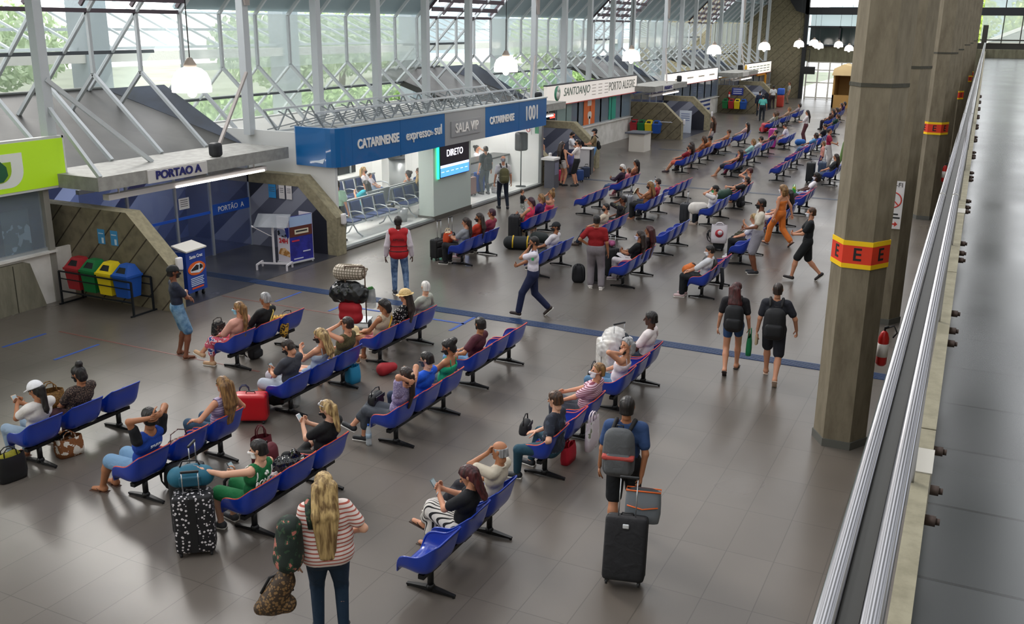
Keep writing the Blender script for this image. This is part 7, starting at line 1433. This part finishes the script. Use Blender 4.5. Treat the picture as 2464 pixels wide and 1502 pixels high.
b = MB(); b.prism([(x, -.024, z) for x, z in ((-.37, .76), (-.12, .70), (-.06, .76), (-.1, .86), (-.2, .92), (-.37, .93))], (0, .003, 0)); b.build('bus_picture', mat('#8f97b0', .5, 0, 'blotch', '#1c1e26', 6), r); b = MB(); b.prism([(x, -.026, z) for x, z in ((-.14, .96), (-.01, .98), (-.01, .74), (-.06, .68), (-.1, .8))], (0, .003, 0)); b.build('blue_shape', mat('#23308a', .5), r)
b = MB(); b.prism([(x, -.024, z) for x, z in ((-.37, .28), (-.01, .22), (-.01, .34), (-.16, .45), (-.3, .42))], (0, .003, 0)); b.build('parcel_picture', mat('#b07a3c', .6, 0, 'blotch', '#e0b888', 8), r)
n = Vector((.72, -.16, 0)).normalized(); tdir = Vector((.16, .72, 0)).normalized()
def onb(a, c, z0, z1, o=.006): p = Vector((0, -.02, 0))+n*o; return [tuple(p+tdir*a+Vector((0, 0, z0))), tuple(p+tdir*c+Vector((0, 0, z0))), tuple(p+tdir*c+Vector((0, 0, z1))), tuple(p+tdir*a+Vector((0, 0, z1)))]
for a, c, z0, z1, o_, m_, nm in ((.01, .72, .98, 1.24, .006, '#9fb6d9', 'sky_print'), (.01, .72, .72, .98, .007, '#5c2a22', 'brown_print'), (.16, .60, .78, .90, .012, '#d6cfb8', 'bus_print'), (.2, .56, .83, .87, .015, '#2a2a2a', 'bus_window_print'), (.06, .3, .60, .64, .012, '#c2304a', 'red_print'), (.1, .4, .14, .17, .012, '#c9cbe0', 'line_print'), (.4, .64, .30, .33, .012, '#c9cbe0', 'second_line_print')):
    b = MB(); b.prism(onb(a, c, z0, z1, o_), tuple(n*.002)); b.build(nm, mat(m_, .5), bs)
for x0, x1, c_, lab in ((-17.19, -16.95, '#2f8fce', 'blue notice taped on the striped gate panel'), (-16.84, -16.66, '#dcd8d8', 'white notice with a code, middle of three on the striped panel'), (-16.60, -16.42, '#dcd8d8', 'plain white notice, right of three on the striped panel')):
    b = MB(); b.box((x0, 20.40, 1.38), (x1, 20.412, 1.74)); o = tag(b.build('paper_notice', mat(c_, .6)), lab, 'notice'); b = MB(); [b.box((x0+.03, 20.397, 1.65-.05*i), (x1-.03, 20.40, 1.665-.05*i)) for i in range(3)]; b.build('print', mat('#555a60', .6), o)
for x0, lab in ((-16.98, 'left blue leaflet on the grooved wall above the bins'), (-16.60, 'right blue leaflet on the grooved wall above the bins')):
    b = MB(); b.box((x0, 14.535, 1.28), (x0+.2, 14.545, 1.60)); o = tag(b.build('leaflet', mat('#3f8fc4', .6)), lab, 'notice'); b = MB(); b.box((x0+.03, 14.53, 1.5), (x0+.17, 14.534, 1.52)); b.box((x0+.11, 14.53, 1.3), (x0+.17, 14.534, 1.42)); b.build('print', mat('#c9dbe8', .6), o)
# second gate: kiosks and counters
r = empty('service_counter', (-15.35, 45.4, 0), 0, 'white square counter with a dark overhanging top in the open hall', 'counter'); b = MB(); b.box((-.48, 0, 0), (.30, 1.0, .86)); b.build('cabinet', mat('#d3cec4', .6), r); b = MB(); b.box((-.66, -.12, .86), (.36, 1.1, .92)); b.build('top', mat('#4c525e', .4), r)
r = empty('service_counter', (-14.95, 37.5, 0), math.radians(12), 'white counter with a black front between the agent and the khaki T-shirt', 'counter'); b = MB(); b.box((-.55, -.3, 0), (.25, .3, 1.02)); b.build('cabinet', mat('#dcdadb', .5), r); b = MB(); b.box((.25, -.32, 0), (.32, .32, 1.0)); b.build('front_panel', mat('#26262c', .5), r); b = MB(); b.box((-.6, -.34, 1.02), (.34, .34, 1.05)); b.build('top', mat('#e3e0e0', .5), r)
r = empty('kiosk_pillar', (-14.78, 32.98, 0), 0, 'narrow grey kiosk pillar with a white head beside the lounge end wall', 'kiosk'); b = MB(); b.box((-.1, .3, 0), (.3, .75, 1.05)); b.build('pillar', mat('#55565e', .5), r); b = MB(); b.box((-.2, .2, 1.05), (.32, .8, 1.13)); b.build('head', mat('#e0dedb', .5), r); b = MB(); b.box((.3, .35, .5), (.31, .7, .95)); b.build('screen', mat('#7c7f92', .3), r)
for (x, y, rz_, c_, lab) in ((-14.95, 34.9, 40, '#d9305c', 'pink suitcase at the second gate'), (-14.3, 35.3, 60, '#1d3f7a', 'blue suitcase at the second gate'), (-14.4, 36.2, 60, '#23304a', 'navy backpack case at the counter of the second gate')): suitcase(lab, (x, y, 0), rz_, (.34, .24, .42), mat(c_, .5), .1)
soft('purple_backpack', 'lilac backpack held at the second gate', 'backpack', (-14.6, 35.2, .6), 0, [((0, 0, .15), (0, 0, .35), .17, .15)], mat('#5c5a94', .7))
for g, (x, y) in enumerate(((-15.9, 55.2), (-16.0, 74.0))):
    r = empty('door_panel', (x, y, 0), 0, ['white upright display board standing inside the third gate', 'white printed display board inside the farthest gate'][g], 'board'); b = MB(); b.box((-.35, -.03, .0), (.35, .03, 1.25)); b.build('board', mat('#d3dbe6', .5), r); b = MB(); [b.box((-.25, -.035, 1.05-.12*k), (.25, -.031, 1.09-.12*k)) for k in range(4)]; b.build('print', mat('#6f7da8', .5), r)
b = MB(); b.box((-16.9, 69.93, 1.25), (-16.1, 69.96, 1.75)); o = tag(b.build('wall_sign', mat('#26358f', .5)), 'blue sign with white writing on the farthest gate wall', 'sign'); b = MB(); [b.box((-16.8, 69.92, 1.63-.14*k), (-16.2, 69.93, 1.68-.14*k)) for k in range(3)]; b.build('print', mat('#d9dcf0', .5), o)
ext((-17.05, 69.85, .95), 'small red fire extinguisher beside the blue sign on the farthest gate wall')
b = MB(); b.tube([(-17.7, 50.9, .95), (-15.4, 51.0, .95)], .02, 6); [b.bar((x, 50.95, .95), (x, 51.45, .95), .02) for x in (-17.4, -15.6)]; tag(b.build('wall_rail', mat('#b9bdc4', .4, .6)), 'thin metal rail above the bins on the third gate wall', 'rail')
r = empty('ride_machine', (-14.9, 77.3, 0), 0, 'small blue and red machine near the concrete end wall', 'machine'); b = MB(); b.rbox((0, 0, .45), (.5, .5, .9), .08); b.build('lower_body', mat('#b53a2c', .5), r); b = MB(); b.rbox((0, 0, 1.15), (.5, .5, .5), .08); b.build('upper_body', mat('#2c5cc0', .5), r)
# lounge furniture
r = empty('lounge_counter', (-16.9, 31.5, .07), 0, 'white service counter with a black worktop inside the lounge', 'counter'); b = MB(); b.box((-.3, -1.9, 0), (.3, 2.2, 1.0)); b.build('cabinet', VW, r); b = MB(); b.box((-.36, -1.95, 1.0), (.36, 2.22, 1.06)); b.build('worktop', mat('#1c1d20', .3), r); b = MB(); b.box((.3, -1.9, .0), (.33, 2.2, .10)); b.build('skirting', mat('#44423e', .5), r)
r = empty('wall_poster', (-18.2, 31.8, 0), 0, 'white poster with red, blue and black text behind the lounge counter', 'poster'); b = MB(); b.box((-.02, -.9, 1.0), (.02, 1.2, 2.7)); b.build('board', mat('#e9e7ea', .5), r); b = MB(); b.box((.02, -.6, 2.38), (.03, .8, 2.55)); b.build('red_block', mat('#b8344a', .5), r); b = MB(); b.box((.02, -.6, 2.16), (.03, .8, 2.34)); b.build('blue_block', mat('#3f8fc4', .5), r); b = MB(); b.box((.02, -.55, 1.82), (.03, .75, 1.92)); b.box((.02, -.55, 1.65), (.03, .75, 1.75)); b.build('black_print', mat('#3a3a48', .5), r)
b = MB(); b.box((-18.3, 29.0, .07), (-18.22, 33.7, 2.75)); trim(b, VW)
r = empty('speaker_stand', (-15.6, 32.75, .07), 0, 'black speaker stand with a thin pole behind the lounge glass', 'stand'); b = MB(); b.tube([(0, 0, .02), (0, 0, 1.32)], .022, 8); b.build('pole', DARK, r); b = MB(); b.lathe([(.2, 0), (.2, .015), (.03, .03)], 16); b.build('base_plate', DARK, r)
r = empty('loudspeaker', (-15.6, 32.75, 1.4), math.radians(70), 'black loudspeaker on a pole behind the lounge glass', 'loudspeaker'); b = MB(); b.rbox((0, 0, .34), (.42, .32, .68), .07); b.build('cabinet', mat('#15161a', .5), r); b = MB(); b.rbox((0, -.15, .34), (.36, .05, .6), .02); b.build('grille', mat('#26282d', .7), r)
suitcase('rose brown suitcase standing at the lounge counter', (-16.25, 30.0, .07), 80, (.42, .26, .62), mat('#8a6a66', .4), .1); suitcase('blue suitcase behind the customer at the lounge counter', (-16.3, 30.75, .07), 80, (.40, .26, .70), mat('#1f4a94', .4), .1)
tote('black and white striped bag at the feet of the lounge customer', (-15.75, 31.1, .07), 80, mat('#dcd8da', .6, 0, 'stripe', '#2a2024', 6), (.5, .26, .34), None, .1)
r = empty('round_counter', (-19.7, 31.0, .07), 0, 'round metallic counter with a dark monitor at the back of the lounge', 'counter'); b = MB(); b.lathe([(.5, 0), (.5, 1.0), (.42, 1.0)], 24); b.build('drum', mat('#a9acae', .35, .7), r); b = MB(); b.lathe([(.6, 1.0), (.6, 1.05), (.3, 1.05)], 24); b.build('top', DARK, r); b = MB(); b.box((-.05, -.25, 1.15), (.0, .25, 1.5)); b.box((-.05, -.04, 1.0), (0, .04, 1.2)); b.build('monitor', DARK, r)
r = empty('lounge_table', (-15.85, 24.92, .07), 0, 'small grey drum shaped bin between the lounge seat rows', 'bin'); b = MB(); b.lathe([(.13, 0), (.16, .4), (.15, .4), (.12, .05)], 20); b.build('drum', mat('#9a9c9e', .4, .5), r)
b = MB(); b.box((-15.5, 33.73, 1.95), (-15.35, 33.75, 2.2)); tag(b.build('exit_sign', mat('#2a8a5a', .5)), 'small green sign high in the lounge corner', 'sign')
b = MB(); b.box((-15.9, 33.73, 1.9), (-15.65, 33.75, 2.2)); o = tag(b.build('warning_sign', mat('#dcdcda', .5)), 'small white sign with a red ring on the lounge end wall', 'sign'); b = MB(); b.tube([(-15.775+.07*math.cos(t), 33.72, 2.07+.07*math.sin(t)) for t in np.linspace(0, 5.9, 14)], .012, 5, closed=True); b.build('ring', mat('#c2302a', .5), o)
# unseen walls, added to cut the frontal light
b = MB(); b.box((-30, -9, 0), (10, -8.7, 11)); tag(b.build('wall_near', mat('#6f6b5c', .8, 0, 'concrete', '#8a8674', 3)), kind='structure')
b = MB(); b.box((9.5, -9, 0), (9.8, 95, 5.2)); b.box((9.5, -9, 8.2), (9.8, 95, 11)); [b.box((9.5, -9+k*8, 5.2), (9.8, -5.5+k*8, 8.2)) for k in range(13)]; tag(b.build('wall_right', mat('#6f6b5c', .8, 0, 'concrete', '#8a8674', 3)), kind='structure')
